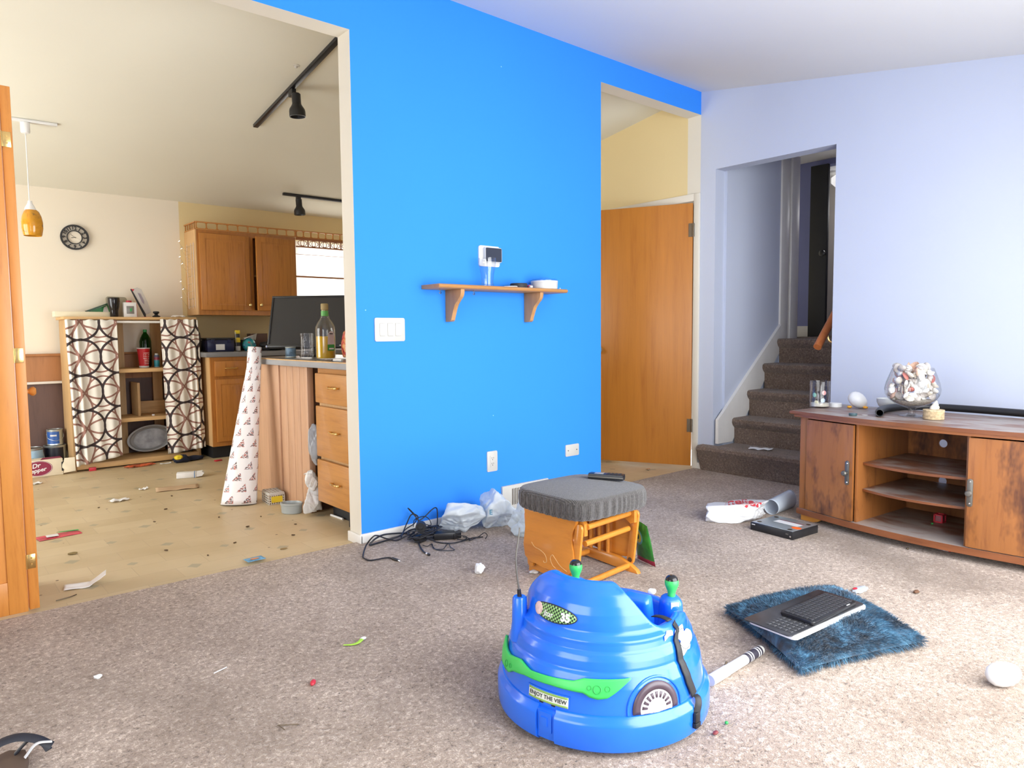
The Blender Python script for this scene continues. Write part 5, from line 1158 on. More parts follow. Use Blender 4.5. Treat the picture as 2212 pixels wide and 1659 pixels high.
g = G(); g.blob((1.80, 6.30, .02), (.09, .03, .022), 3, .3, 2.2, 4, floor=.001); obj('cloth_tail', g, ncl, t)
g = G(); g.blob((1.675, 6.255, .045), (.035, .032, .022), 3, .3, 2.5, 2); obj('yellow_patch', g, M['yellowp'], t)
sheet('white_slip', 'thin white slip of paper left of the dark navy cloth', (1.585, 6.30), .09, .03, .2, M['paper'], .01, 9)
g = G(); g.box(1.04, 1.09, 6.36, 6.385, .0, .028, .004); tag(obj('toy_brick', g, M['red']), 'small dark red block under the hem of the left curtain', 'toy')
g = G(); g.cbox((1.95, 6.12, .006), (.06, .03, .010), .003, 0, rotz(.3)); tag(obj('toy_piece', g, M['red']), 'little orange-red piece by the corner of the base cabinet', 'toy')
g = G(); g.blob((.56, 3.97, .006), (.022, .014, .006), 2, .2, 3, 1, floor=.0005); tag(obj('pebble', g, plain('olive_pebble', (.22, .16, .06, 1), .7)), 'small olive-brown lump on the linoleum below the red leaflet', 'pebble')
g = G(); g.tube([(.40, 3.30, .0035), (.45, 3.31, .0035), (.475, 3.325, .0035)], .0022, 6); tag(obj('twig', g, M['bronze']), 'short brown twig on the linoleum at the foot of the bifold door', 'twig')
g = G(); g.blob((4.27, 3.40, .008), (.025, .012, .006), 2, .4, 3, 1, floor=.001); tag(obj('foil_bit', g, M['chrome']), 'shiny foil bit on the linoleum in front of the wooden door', 'foil')
# droppings and seeds scattered on the linoleum, one small crumb each
g0 = None
crumbs = [(1.15, 4.62), (1.33, 4.20), (1.02, 4.35), (1.38, 3.88), (1.52, 4.05), (.92, 3.72), (1.22, 3.62), (1.05, 3.50), (1.50, 3.55), (.85, 4.95), (1.28, 4.98), (1.60, 3.75)]
for i, (x, y) in enumerate(crumbs):
    if i == 0:
        g = G(); g.blob((x, y, .004), (.011, .006, .004), 2, .3, 3, 1, floor=.0003); o = obj('crumb', g, plain('dark_crumb', (.08, .045, .02, 1), .8)); tag(o, 'small dark brown crumb on the linoleum', 'crumb', 'dark crumbs scattered on the linoleum'); c0 = o
    else:
        c = c0.copy(); C.objects.link(c); c.location = (x, y, c0.location.z); c.rotation_euler = (0, 0, i*1.1); s_ = .7+.5*rnd.random(); c.scale = (s_, s_, s_)
# ================================================================ BLUE RIDE-ON BUMPER CAR
CX, CY = 1.462, 1.326
prof_c = [(.0, .25), (.02, .278), (.105, .280), (.135, .277), (.165, .272), (.192, .262), (.200, .255), (.208, .254), (.225, .250), (.238, .243), (.245, .236), (.258, .233), (.268, .232), (.277, .219), (.284, .214), (.30, .212), (.325, .207), (.345, .199), (.372, .182), (.386, .162)]
def Rz(z):
    for (z0, r0), (z1, r1) in zip(prof_c, prof_c[1:]):
        if z <= z1: return r0+(r1-r0)*(z-z0)/(z1-z0)
    return prof_c[-1][1]
def wrapd(a): return (a+180) % 360-180
def sm(t): t = max(0, min(1, t)); return t*t*(3-2*t)
def rimz(az): rel = abs(wrapd(az+164)); return .272+(.386-.272)*(1-sm((rel-36)/38))-.036*sm((rel-104)/26)
def S(az, z, off=0.0):
    a = math.radians(az); q = Rz(z)+off; return Vector((CX+q*math.cos(a), CY+q*math.sin(a), z+.012))
car = thing('bumper_car', 'blue ride-on toy bumper car with green lights on the carpet', 'toy car', (CX, CY, .012))
xbl = N('glossy_blue_plastic'); xbl.col((.012, .16, .70, 1)); xbl.set(Roughness=.22); xbl.b.inputs['Coat Weight'].default_value = .3; xbl.b.inputs['Coat Roughness'].default_value = .08
xbl.col(xbl.ramp(xbl.noise(xbl.coord(), 6, 3), [(.3, (.011, .135, .72, 1)), (.7, (.014, .158, .80, 1))]))
BLU = xbl.m
g = G(); NA = 160
zl = sorted(set([round(.004+.386*k/64, 4) for k in range(64)]+[p[0] for p in prof_c[1:]]))
def body(a, b):
    az = a*360; zt = rimz(az); n = len(zl); i = b*(n+16)
    if i <= n-1: return S(az, min(zl[int(round(i))], zt))
    k = (i-(n-1))/17.0
    ro = Rz(zt); aa = math.radians(az)
    if k <= .3: ph = PI*k/.3; q = ro-.016+.016*math.cos(ph); z = zt+.009*math.sin(ph)
    elif k < .8: t_ = (k-.3)/.5; q = ro-.032-.02*t_; z = zt-(zt-.16)*t_
    else: t_ = (k-.8)/.2; q = (ro-.052)*(1-t_); z = .16-.01*t_
    return Vector((CX+q*math.cos(aa), CY+q*math.sin(aa), z+.012))
g.grid(body, NA, len(zl)+16, wrapu=True); bmesh.ops.remove_doubles(g.bm, verts=g.bm.verts[:], dist=.0002)
obj('shell', g, BLU, car, sharp=60)
# bumper ring with the gap for the clip at the back
g = G(); rp = [(.262, .012), (.285, .010), (.2955, .018), (.298, .030), (.298, .078), (.2945, .088), (.286, .0945), (.284, .101), (.279, .103), (.262, .1035)]
def ringf(a, b):
    az = -161.5 + a*(360-10.5); aa = math.radians(az); n = len(rp); i = min(int(round(b*n)), n); q, z = rp[i % n]
    return Vector((CX+q*math.cos(aa), CY+q*math.sin(aa), z+.012))
g.grid(ringf, 150, len(rp))
bmesh.ops.remove_doubles(g.bm, verts=g.bm.verts[:], dist=.0001); bmesh.ops.holes_fill(g.bm, edges=g.bm.edges[:], sides=0)
obj('bumper_ring', g, BLU, car, sharp=40)
def arcbox(name, a0, a1, z0, z1, off0, off1, m, parent, n=8, base=None):
    g = G(); vs = []
    for k in range(n+1):
        az = a0+(a1-a0)*k/n; aa = math.radians(az); rr = base if base else Rz((z0+z1)/2)
        vs.append([g.bm.verts.new((CX+(rr+o_)*math.cos(aa), CY+(rr+o_)*math.sin(aa), z+.012)) for o_, z in ((off0, z0), (off1, z0), (off1, z1), (off0, z1))])
    for p, q in zip(vs, vs[1:]):
        for i in range(4): g.bm.faces.new((p[i], p[(i+1) % 4], q[(i+1) % 4], q[i]))
    g.bm.faces.new(vs[0]); g.bm.faces.new(vs[-1]); return obj(name, g, m, parent)
clip = arcbox('bumper_clip', -171.9, -161.6, .020, .094, -.012, .0, BLU, car, base=.291)
arcbox('clip_block', -170.5, -163.2, .040, .090, .0, .0035, BLU, clip, base=.291)
arcbox('clip_block', -169.0, -165.5, .055, .078, .0035, .006, BLU, clip, base=.291)
for a in (-171.0, -163.6): arcbox('slot', a-1.1, a+1.1, .1045, .112, .0005, .0018, M['void'], car, 3)
# green light band across the back
up = [(-55, .192), (-50, .184), (-45, .176), (-38, .174), (-25.6, .185), (-16.1, .174), (11.1, .181), (16.6, .190), (41.4, .193)]
lw = [(-55, .190), (-50, .150), (-48.3, .136), (-40, .133), (-34, .133), (-30, .146), (-18.5, .157), (-.3, .160), (17, .158), (20, .150), (24, .146), (29, .150), (35.6, .171), (41.4, .191)]
def lerp_pts(P, x):
    if x <= P[0][0]: return P[0][1]
    for (x0, y0), (x1, y1) in zip(P, P[1:]):
        if x <= x1: return y0+(y1-y0)*(x-x0)/(x1-x0)
    return P[-1][1]
GRN = plain('bright_green_plastic', (.045, .52, .10, 1), .35, var=.03)
g = G(); g.grid(lambda a, b: (lambda x: S(-164+x, lerp_pts(lw, x)+(lerp_pts(up, x)-lerp_pts(lw, x))*b, .0075))(-55+96.4*a), 90, 6)
band = obj('tail_light_band', g, GRN, car, sharp=60); md = band.modifiers.new('thickness', 'SOLIDIFY'); md.thickness = .009; md.offset = 0
def disc_on(name, rel, z, r0, r1, off, m, parent, n=28, zmin=None):
    g = G(); az0 = -164+rel
    def fn(a, b):
        q = r0+(r1-r0)*b; th = 2*PI*a; zz = z+q*math.sin(th)
        if zmin is not None: zz = max(zz, zmin)
        return S(az0+math.degrees(q*math.cos(th)/Rz(z)), zz, off)
    g.grid(fn, n, 5 if r0 == 0 else 2, wrapu=True); o = obj(name, g, m, parent, sharp=180); md = o.modifiers.new('thickness', 'SOLIDIFY'); md.thickness = .0012; return o
for rel, z, rr in ((24, .170, .010), (29.2, .1725, .0065), (20.0, .1725, .0055), (-38, .150, .009), (-32.5, .155, .006)): disc_on('lamp_ring', rel, z, rr*.80, rr, .0128, plain('green_plastic_shade', (.03, .40, .08, 1), .4) if rel == 24 else bpy.data.materials['green_plastic_shade'], band)
# rear plate
pm = plain('pale_sticker', (.72, .74, .66, 1), .4); pg_ = plain('olive_green_print', (.25, .42, .10, 1), .4)
def strip(name, a0, a1, z0, z1, off, m, parent, n=16, uv=None):
    g = G(); g.grid(lambda a, b: S(a0+(a1-a0)*a, z0+(z1-z0)*b, off), n, 4, uvfn=uv); o = obj(name, g, m, parent, sharp=180); md = o.modifiers.new('thickness', 'SOLIDIFY'); md.thickness = .0006; return o
arcbox('plate_mount', -180.6, -154.2, .1075, .140, .0, .0016, BLU, car, 16)
pl_ = strip('rear_plate', -179.6, -155.0, .1095, .137, .0024, pm, car)
strip('plate_edge', -179.4, -155.2, .131, .1365, .0029, pg_, pl_); strip('plate_edge', -179.4, -155.2, .110, .1145, .0029, pg_, pl_)
def on_car(tg, az0, z0, off, ztilt=0.0):
    return xform(tg, lambda p: S(az0+math.degrees(p.x/Rz(z0)), z0+p.y+ztilt*p.x, off+p.z))
tg = text_mesh('ENJOY THE VIEW', .0142, .0003, .0002, 0, 1.02); bmesh.ops.subdivide_edges(tg.bm, edges=[e for e in tg.bm.edges if e.calc_length() > .004], cuts=2); on_car(tg, -167.3, .1228, .0036); obj('lettering', tg, M['blackmatte'], pl_)
# oval sticker with checkerboard
xck = N('green_checkerboard'); ck = xck.n('ShaderNodeTexChecker'); ck.inputs['Scale'].default_value = 1.0; ck.inputs['Color1'].default_value = (.012, .02, .012, 1); ck.inputs['Color2'].default_value = (.30, .55, .20, 1)
tc = xck.n('ShaderNodeTexCoord'); mp = xck.n('ShaderNodeMapping'); mp.inputs['Scale'].default_value = (190, 190, 1); mp.inputs['Rotation'].default_value = (0, 0, .12); xck.l(tc.outputs['UV'], mp.inputs[0]); xck.l(mp.outputs[0], ck.inputs['Vector']); xck.l(ck.outputs[0], xck.b.inputs['Base Color']); xck.set(Roughness=.3)
OA, OZ = -175.0, .3125
def oval(name, rx, rz_, off, m, parent, dx=0, dz=0, n=40):
    g = G()
    def fn(a, b):
        x = dx+rx*b*math.cos(2*PI*a); z = OZ+dz+rz_*b*math.sin(2*PI*a); return S(OA+math.degrees(x/.208), z, off)
    g.grid(fn, n, 8, wrapu=True, uvfn=lambda a, b: (dx+rx*b*math.cos(2*PI*a), dz+rz_*b*math.sin(2*PI*a))); o = obj(name, g, m, parent, sharp=180); md = o.modifiers.new('thickness', 'SOLIDIFY'); md.thickness = .0006; return o
ov = oval('oval_sticker', .0735, .0225, .0030, M['blackmatte'], car)
oval('checker_field', .0705, .0200, .0038, xck.m, ov)
oval('plain_patch', .016, .0165, .0045, plain('pink_white_print', (.70, .50, .48, 1), .4, var=.3, vs=60), ov, -.052, .0)
for s_, x, z, sz, m, bold in (('jbar', -.012, -.004, .021, M['paper'], .0001), ('35', .041, -.002, .027, M['paper'], .0014)):
    tg = text_mesh(s_, sz, .0003, bold); bmesh.ops.subdivide_edges(tg.bm, edges=[e for e in tg.bm.edges if e.calc_length() > .005], cuts=2)
    xform(tg, lambda p: S(OA+math.degrees((p.x+x)/.208), OZ+z+p.y, .0056+p.z)); obj('lettering', tg, m, ov)
# wheel sticker on the side
WA, WZc = 55.3, .112
disc_on('tire_print', WA, WZc, .046, .066, .0022, plain('dark_maroon_print', (.075, .05, .065, 1), .35), car, 40, zmin=.1035)
wh = disc_on('rim_print', WA, WZc, 0, .046, .0022, M['paper'], car, 40, zmin=.1035)
for k in range(9):
    th0 = PI*(k+.5)/9-.10
    g = G()
    def fn(a, b):
        q = .027+.015*b; th = th0+.20*a; zz = max(WZc+q*math.sin(th), .1035); return S(-164+WA+math.degrees(q*math.cos(th)/Rz(WZc)), zz, .0036)
    g.grid(fn, 4, 2); o = obj('spoke_gap', g, bpy.data.materials['dark_maroon_print'], wh, sharp=180); md = o.modifiers.new('thickness', 'SOLIDIFY'); md.thickness = .0005
# wheel arch ridge
g = G(); g.tube([S(-164+WA+math.degrees(.078*math.cos(th)/Rz(WZc)), max(.104, WZc+.074*math.sin(th)), .001) for th in [PI*k/24-.12+.01*k for k in range(25)]], .0035, 8, sub=1); obj('wheel_arch', g, BLU, car)
# big plain white sticker under the strap
g = G()
def star(a, b):
    th = 2*PI*a; q = b*(.034+.010*math.cos(3*th+.6)+.007*math.cos(5*th)); return S(-76+math.degrees(q*1.15*math.cos(th)/.24), min(.269, .238+q*.95*math.sin(th)), .0028)
g.grid(star, 48, 10, wrapu=True); o = obj('white_sticker', g, M['paper'], car, sharp=180); md = o.modifiers.new('thickness', 'SOLIDIFY'); md.thickness = .0006
g = G(); g.tube([S(-76+math.degrees(.030*math.cos(2*PI*k/40)*1.0/.24), .238+.023*math.sin(2*PI*k/40), .0036) for k in range(41)], .0008, 6, sub=1); obj('sticker_outline', g, M['blackmatte'], o)
g = G(); g.grid(lambda a, b: S(-95+8.5*a, .258+.012*b-.010*abs(a-.5)+.006*a, .0028), 8, 3); o = obj('white_sticker', g, M['paper'], car, sharp=180); md = o.modifiers.new('thickness', 'SOLIDIFY'); md.thickness = .0006
# strap with buckle
pth = [(-80, .281), (-80.5, .272), (-83, .262), (-85.5, .245), (-86.8, .225), (-87, .20), (-86.8, .183), (-85.9, .165), (-85.2, .149), (-83.5, .13), (-81.8, .112), (-81.2, .107)]
g = G(); xst = plain('black_webbing', (.016, .016, .018, 1), .6)
def strap(a, b):
    i = a*(len(pth)-1); k = min(int(i), len(pth)-2); t_ = i-k; az = pth[k][0]+(pth[k+1][0]-pth[k][0])*t_; z = pth[k][1]+(pth[k+1][1]-pth[k][1])*t_
    return S(az+(b-.5)*5.0, z+(b-.5)*.006, .0055)
g.grid(strap, 50, 4); o = obj('strap', g, xst, car, sharp=180); md = o.modifiers.new('thickness', 'SOLIDIFY'); md.thickness = .002
g = G(); g.grid(lambda a, b: Vector((CX+(.212-.05*a)*math.cos(math.radians(-80)) + (b-.5)*.018, CY+(.212-.05*a)*math.sin(math.radians(-80)), .2965+.004*math.sin(a*PI))), 8, 2); o = obj('strap', g, xst, car, sharp=180); md = o.modifiers.new('thickness', 'SOLIDIFY'); md.thickness = .002
g = G(); g.tube([S(-81.2, .107, .008), S(-82, .104, .018), S(-83.5, .092, .024), S(-85, .072, .024)], .0095, 8, flat=.22); obj('strap', g, xst, car)
Rb = Matrix.Rotation(math.radians(-85+90), 3, 'Z')
g = G(); g.cbox(S(-85, .062, .025), (.022, .009, .026), .002, 0, Rb); bk = obj('buckle', g, M['black'], car)
g = G(); g.cbox(S(-85, .041, .025), (.024, .012, .014), .002, 0, Rb); obj('buckle_end', g, M['black'], bk)
# joystick pods, joysticks
def pod(x, y, z0, z1, w, d, ang, top):
    g = G(); R = rotz(ang)
    def fn(a, b):
        zz = z0+(z1-z0)*min(1, b*1.25); k = 1.0 if b < .8 else math.cos((b-.8)/.2*PI/2); th = 2*PI*a; e = 3.2
        q = (abs(math.cos(th))**e+abs(math.sin(th))**e)**(-1/e)*max(k, .0)
        p = R @ Vector((w*q*math.cos(th)*(1.18-.18*min(1, b*1.25)), d*q*math.sin(th)*(1.18-.18*min(1, b*1.25)), 0)); return Vector((x+p.x, y+p.y, (zz if b < .8 else z1+top*math.sin((b-.8)/.2*PI/2))+.012))
    g.grid(fn, 40, 24, wrapu=True); bmesh.ops.remove_doubles(g.bm, verts=g.bm.verts[:], dist=.0002); return obj('joystick_pod', g, BLU, car, sharp=60)
def stick(x, y, z):
    Mx = Matrix.Translation((x, y, z+.012))
    g = G(); g.lathe([(0, 0), (.0105, 0), (.0115, .004), (.0105, .008), (.0125, .016), (.0165, .026), (.0195, .034), (.0200, .042), (.0185, .048), (.0, .050)], 28, Mx); s_ = obj('joystick', g, GRN, car)
    g = G(); g.lathe([(.0182, .0485), (.0165, .054), (.011, .0595), (0, .0615)], 24, Mx); obj('joystick_cap', g, plain('glossy_black_cap', (.012, .012, .012, 1), .12) if 'glossy_black_cap' not in bpy.data.materials else bpy.data.materials['glossy_black_cap'], s_)
pr_ = pod(1.640, 1.220, .15, .266, .030, .034, math.radians(-35), .026); stick(1.635, 1.214, .288)
pod(1.512, 1.482, .15, .280, .026, .040, math.radians(75), .022); stick(1.506, 1.472, .299)
pa = math.radians(-123)
for z, w, hh, m_ in ((.268, .012, .010, M['warmwhite']), (.243, .012, .005, M['red']), (.233, .013, .004, M['paper'])):
    c = Vector((1.640, 1.220, z+.012))+Vector((math.cos(pa), math.sin(pa), 0))*.0325
    g = G(); g.cbox(c, (.0025, w*2, hh*2), .001, 0, rotz(pa)); obj('sticker', g, m_, car)
# seat console inside the cockpit
g = G(); g.cbox((1.545, 1.262, .252), (.05, .085, .135), .014, 0, rotz(math.radians(16)) @ Matrix.Rotation(math.radians(-14), 3, 'Y'), 3); obj('dashboard', g, BLU, car)
g = G(); g.cbox((1.585, 1.245, .318), (.02, .02, .012), .004, 0, rotz(.3)); obj('dash_button', g, M['paper'], car)
# antenna
ax_, ay_ = 1.253, 1.442
g = G(); g.lathe([(.0, .20), (.028, .20), (.022, .25), (.020, .315), (.017, .320), (0, .320)], 24, Matrix.Translation((ax_, ay_, .012))); ap_ = obj('antenna_post', g, BLU, car)
g = G(); g.cyl((ax_, ay_, .3315), (ax_-.002, ay_, .352), .0065, .005, 14); obj('antenna_base', g, M['black'], ap_)
g = G(); g.tube([(ax_-.002, ay_, .350), (ax_-.008, ay_+.002, .40), (ax_-.010, ay_+.002, .445), (ax_-.003, ay_, .49), (ax_+.002, ay_-.001, .525)], lambda q: .0026-.0008*q, 8); obj('antenna', g, M['pewter'], ap_)

# ================================================================ FUR CUSHION, KEYBOARDS, BAT
PC = Vector((2.381, 1.145, 0.0)); eu_ = Vector((.246, .169*-1, 0)).normalized()
cL, cN, cR, cB = Vector((2.245, 1.420, 0)), Vector((1.998, 1.008, 0)), Vector((2.486, .838, 0)), Vector((2.735, 1.250, 0))
def pil(a, b, up=1):
    # bilinear footprint with pinched sides, height profile
    p = cN*(1-a)*(1-b)+cR*a*(1-b)+cL*(1-a)*b+cB*a*b
    c = (cL+cN+cR+cB)/4
    pin = 1-.05*(math.sin(PI*a)*(1-math.sin(PI*b))+math.sin(PI*b)*(1-math.sin(PI*a)))
    p = c+(p-c)*pin
    h_ = (max(0, math.sin(PI*a))**.33)*(max(0, math.sin(PI*b))**.42)
    if up > 0:
        hz = .036+.070*h_*(1+.10*noise.noise(Vector((a*4, b*4, 2))))
        rx = abs((p.x-2.262)*.9963-(p.y-1.125)*.0853)-.222; ry = abs((p.x-2.262)*.0853+(p.y-1.125)*.9963)-.09
        dd = math.hypot(max(0, rx), max(0, ry)); hz = min(hz, .0955+.35*max(0, dd-.004))
    else: hz = .036-.0235*h_
    return Vector((p.x, p.y, hz))
xf = N('blue_black_fur'); vec = xf.coord(); nz = xf.noise(vec, 13, 5, .7, .6)
xf.col(xf.ramp(nz, [(.36, (.004, .011, .022, 1)), (.48, (.012, .052, .10, 1)), (.60, (.045, .16, .27, 1)), (.74, (.14, .31, .42, 1))])); xf.set(Roughness=.6); xf.b.inputs['Sheen Weight'].default_value = .3
pt = thing('fur_cushion', 'square dark blue shaggy fur cushion on the carpet under two keyboards', 'cushion', (PC.x, PC.y, .012))
g = G()
for up_ in (1, -1): g.grid(lambda a, b: pil(a, b, up_), 40, 40)
bmesh.ops.remove_doubles(g.bm, verts=g.bm.verts[:], dist=.0005); obj('cushion_body', g, xf.m, pt, sharp=180)
g = G(); rn = random.Random(3)
kc = Vector((2.262, 1.125, 0)); kux = Vector((.9963, -.0853, 0)); kuy = Vector((.0853, .9963, 0))
for i in range(26000):
    edge = rn.random() < .30
    a, b = rn.random(), rn.random(); up_ = 1
    if edge:
        s_ = rn.randrange(4); e_ = rn.random()*.04
        if s_ == 0: a = e_
        elif s_ == 1: a = 1-e_
        elif s_ == 2: b = e_
        else: b = 1-e_
        up_ = 1 if rn.random() < .55 else -1
    p = pil(a, b, up_)
    rel = p-kc
    if up_ > 0 and abs(rel.dot(kux)) < .205 and abs(rel.dot(kuy)) < .070: continue
    q = pil(min(1, a+.01), b, up_)-pil(max(0, a-.01), b, up_); r_ = pil(a, min(1, b+.01), up_)-pil(a, max(0, b-.01), up_)
    nn = q.cross(r_); nn = nn.normalized() if nn.length > 1e-9 else Vector((0, 0, 1))
    if up_ < 0: nn = -nn
    out = Vector((p.x-PC.x, p.y-PC.y, 0)).normalized()
    fl = noise.noise_vector(p*9.0)
    d = (nn*.45 + out*.45 + Vector((fl.x, fl.y, fl.z*.4))*1.0 + Vector((rn.uniform(-.3, .3), rn.uniform(-.3, .3), rn.uniform(-.1, .2)))).normalized()
    L = rn.uniform(.013, .027); sd = d.cross(Vector((rn.uniform(-1, 1), rn.uniform(-1, 1), rn.uniform(-1, 1)))).normalized()*.0007
    m_ = p+d*L*.6; tip = p+d*L+Vector((0, 0, -.003))
    if tip.z < .014: tip.z = .014
    if m_.z < .014: m_.z = .014
    v = [g.bm.verts.new(x) for x in (p-sd, p+sd, m_+sd*.8, m_-sd*.8, tip)]
    g.bm.faces.new((v[0], v[1], v[2], v[3])); g.bm.faces.new((v[3], v[2], v[4]))
fo = obj('fur', g, xf.m, pt, sharp=180); fo['kind'] = 'stuff'
# big keyboard
ka = math.atan2(-.038, .445)
kb = thing('desktop_keyboard', 'wide dusty black keyboard with a thick white base lying on the fur cushion', 'keyboard', (kc.x, kc.y, .0965), ka)
g = G(); g.prism(rrect(-.206, .222, -.090, .082, .012), 0, .013, XY, bev=.002); obj('base', g, M['white'], kb, local=True)
g = G(); g.prism(rrect(-.2225, .2225, -.082, .0905, .012), .0132, .0165, XY, bev=.001); obj('top_plate', g, plain('dusty_black', (.030, .030, .033, 1), .28, var=.5, vs=20), kb, local=True)
kd = plain('worn_grey_key', (.055, .055, .058, 1), .5, var=.7, vs=60)
def keys(par, x0, y0, nx, ny, px, py, z, m, hgt=.002, gap=.003, skip=None):
    first = None
    for j in range(ny):
        for i in range(nx):
            if skip and skip(i, j): continue
            if first is None:
                g = G(); g.box(-px/2+gap/2, px/2-gap/2, -py/2+gap/2, py/2-gap/2, 0, hgt, .0007, seg=1); o = obj('key', g, m, par, local=True); first = o
            else: o = first.copy(); C.objects.link(o); o.parent = par
            o.location = (x0+px*(i+.5), y0+py*(j+.5), z)
keys(kb, -.20, -.072, 14, 5, .0195, .0195, .0166, kd, .0015, .005)
# small keyboard
sk = thing('compact_keyboard', 'small black compact keyboard lying askew on top of the wide dusty keyboard', 'keyboard', (2.302, 1.102, .1153), math.atan2(-.014, .27))
g = G(); g.prism(rrect(-.141, .141, -.060, .060, .010), 0, .011, XY, bev=.003); obj('base', g, M['black'], sk, local=True)
g = G(); g.box(.08, .100, -.0565, -.053, .011, .0114); obj('badge', g, M['paper'], sk, local=True)
keys(sk, -.132, -.050, 14, 6, .01885, .0168, .0111, plain('charcoal_key', (.035, .036, .040, 1), .35), .0025, .0032)
# striped stick
bt = thing('striped_stick', 'white stick with a black striped end between the toy car and fur cushion', 'stick', (1.9, 1.165, .012))
p0 = Vector((1.752, 1.160, .029)); p1 = Vector((2.052, 1.169, .029)); dv = p1-p0
g = G(); Mb = Matrix.Translation(p0) @ dv.to_track_quat('Z', 'Y').to_matrix().to_4x4(); L = dv.length
g.lathe([(0, 0), (.0165, 0), (.0165, L*.30), (.0155, L*.31), (.0150, L*.66), (.0145, L*.665), (0, L*.665)], 28, Mb); obj('shaft', g, M['white'], bt)
g = G(); g.lathe([(0, L*.665), (.0152, L*.665), (.0150, L*.955), (0, L*.955)], 28, Mb); gr_ = obj('grip', g, plain('charcoal_wrap', (.035, .030, .045, 1), .5), bt)
for q in (.71, .75, .865, .905):
    g = G(); g.lathe([(.0151, L*q), (.0156, L*q), (.0156, L*(q+.016)), (.0151, L*(q+.016))], 28, Mb, close=True); obj('stripe', g, M['white'], gr_)
g = G(); g.lathe([(0, L*.955), (.0142, L*.955), (.0150, L*.975), (.0130, L), (0, L)], 28, Mb); obj('end_cap', g, M['warmwhite'], bt)
g = G(); g.cyl((1.885, 1.196, .0135), (1.900, 1.199, .026), .004, .003, 8); tag(obj('plastic_peg', g, M['bronze']), 'tiny dark peg standing in the carpet beside the striped stick', 'peg')

# ================================================================ BY THE BLUE WALL: bags and cables
def xbagm(name, c, printc=None, pscale=9, thr=.64):
    x = N(name); cc = c
    if printc: 
        nz = x.noise(x.coord('Object', (1, 1, 1)), pscale, 3, .6, .4); x.col(x.mix(x.ramp(nz, [(thr, (0, 0, 0, 1)), (thr+.02, (1, 1, 1, 1))]), c, printc))
    else: x.col(c)
    x.set(Roughness=.35); tr = x.n('ShaderNodeBsdfTranslucent'); tr.inputs[0].default_value = c; mx = x.n('ShaderNodeMixShader'); mx.inputs[0].default_value = .3
    x.l(x.b.outputs[0], mx.inputs[1]); x.l(tr.outputs[0], mx.inputs[2]); x.l(mx.outputs[0], x.out.inputs[0])
    x.bump(x.noise(x.coord(), 18, 4, .6, .8), .5, .01); return x.m
bw = xbagm('thin_white_film', (.78, .82, .82, 1)); bw2 = xbagm('thin_white_film_green_print', (.70, .76, .77, 1), (.10, .30, .26, 1), 13, .66)
def bagmesh(parts):
    g = G()
    for c, d, seed, amp, freq, R in parts: crinkle(g, c, d, int(seed*10), .0125, 6, R=R, amp=amp, cr=10)
    return g
b1 = obj('plastic_bag', bagmesh([((2.180, 2.980, .085), (.118, .105, .092), 3.3, .085, 1.6, rotz(-.3))]), bw, sharp=180); tag(b1, 'crumpled white plastic bag nearest the black cables at the blue wall', 'bag', 'white bags by the blue wall')
b2 = obj('plastic_bag', bagmesh([((2.385, 2.925, .10), (.10, .10, .115), 7.7, .085, 1.5, rotz(-.4))]), bw, sharp=180); tag(b2, 'tall middle white plastic bag leaning by the wall vent', 'bag', 'white bags by the blue wall')
b3 = obj('plastic_bag', bagmesh([((2.385, 2.690, .080), (.055, .10, .10), 5.1, .085, 1.6, rotz(.5))]), bw2, sharp=180); tag(b3, 'white plastic bag with green print touching the footstool', 'bag', 'white bags by the blue wall')
from mathutils.bvhtree import BVHTree
def drape(tg, o, direction, off=.0012):
    me = o.data; bv = BVHTree.FromPolygons([o.matrix_basis @ v.co for v in me.vertices], [tuple(p.vertices) for p in me.polygons])
    d = Vector(direction).normalized(); bad = []
    for v in tg.bm.verts:
        h = bv.ray_cast(v.co-d*.6, d)
        if h[0] is None: bad.append(v)
        else: v.co = h[0]-d*off
    bmesh.ops.delete(tg.bm, geom=bad, context='VERTS'); return tg
def drape_child(name, o, tg, m, direction, off=.0015):
    bmesh.ops.subdivide_edges(tg.bm, edges=[e for e in tg.bm.edges if e.calc_length() > .006], cuts=2); drape(tg, o, direction, off)
    for v in tg.bm.verts: v.co -= o.location
    c = obj(name, tg, m, None, local=True, sharp=180); c.parent = o; return c
view = Vector((.62, .78, -.25)); vr = Vector((.78, -.62, 0)); vu = vr.cross(view).normalized()
def on_view(p, c): return Vector(c)+vr*p.x+vu*p.y
tg = text_mesh('E', .035, 0, .001); xform(tg, lambda p: on_view(p, (2.29, 2.86, .118))); drape_child('print_mark', b2, tg, plain('teal_print', (.10, .28, .40, 1), .5), view)
# cables
ca_ = thing('cable_tangle', 'tangled heap of black cables and adapters at the left foot of the blue wall', 'cables', (1.93, 3.0, .012))
def cable(pts, rad, name='cable', m=None):
    g = G(); g.tube([(x, y-.0, max(z, .012+rad)) for x, y, z in pts], rad, 7, sub=7); return obj(name, g, m or M['cable'], ca_)
cable([(1.662, 2.82, .018), (1.65, 2.842, .018), (1.576, 2.858, .018), (1.566, 2.901, .018), (1.582, 2.945, .018), (1.658, 3.05, .029), (1.667, 3.0, .079), (1.704, 3.02, .074), (1.767, 3.05, .041), (1.829, 3.052, .018), (1.852, 3.0, .046), (1.901, 3.0, .054)], .0036)
cable([(1.687, 3.074, .018), (1.721, 3.08, .039), (1.783, 3.1, .045), (1.858, 3.1, .038), (1.902, 3.08, .033), (1.947, 3.04, .019)], .0045)
cable([(1.687, 3.067, .018), (1.798, 3.087, .018), (1.854, 3.07, .03), (1.908, 3.09, .034), (1.964, 3.1, .04), (2.12, 3.1, .03)], .0045)
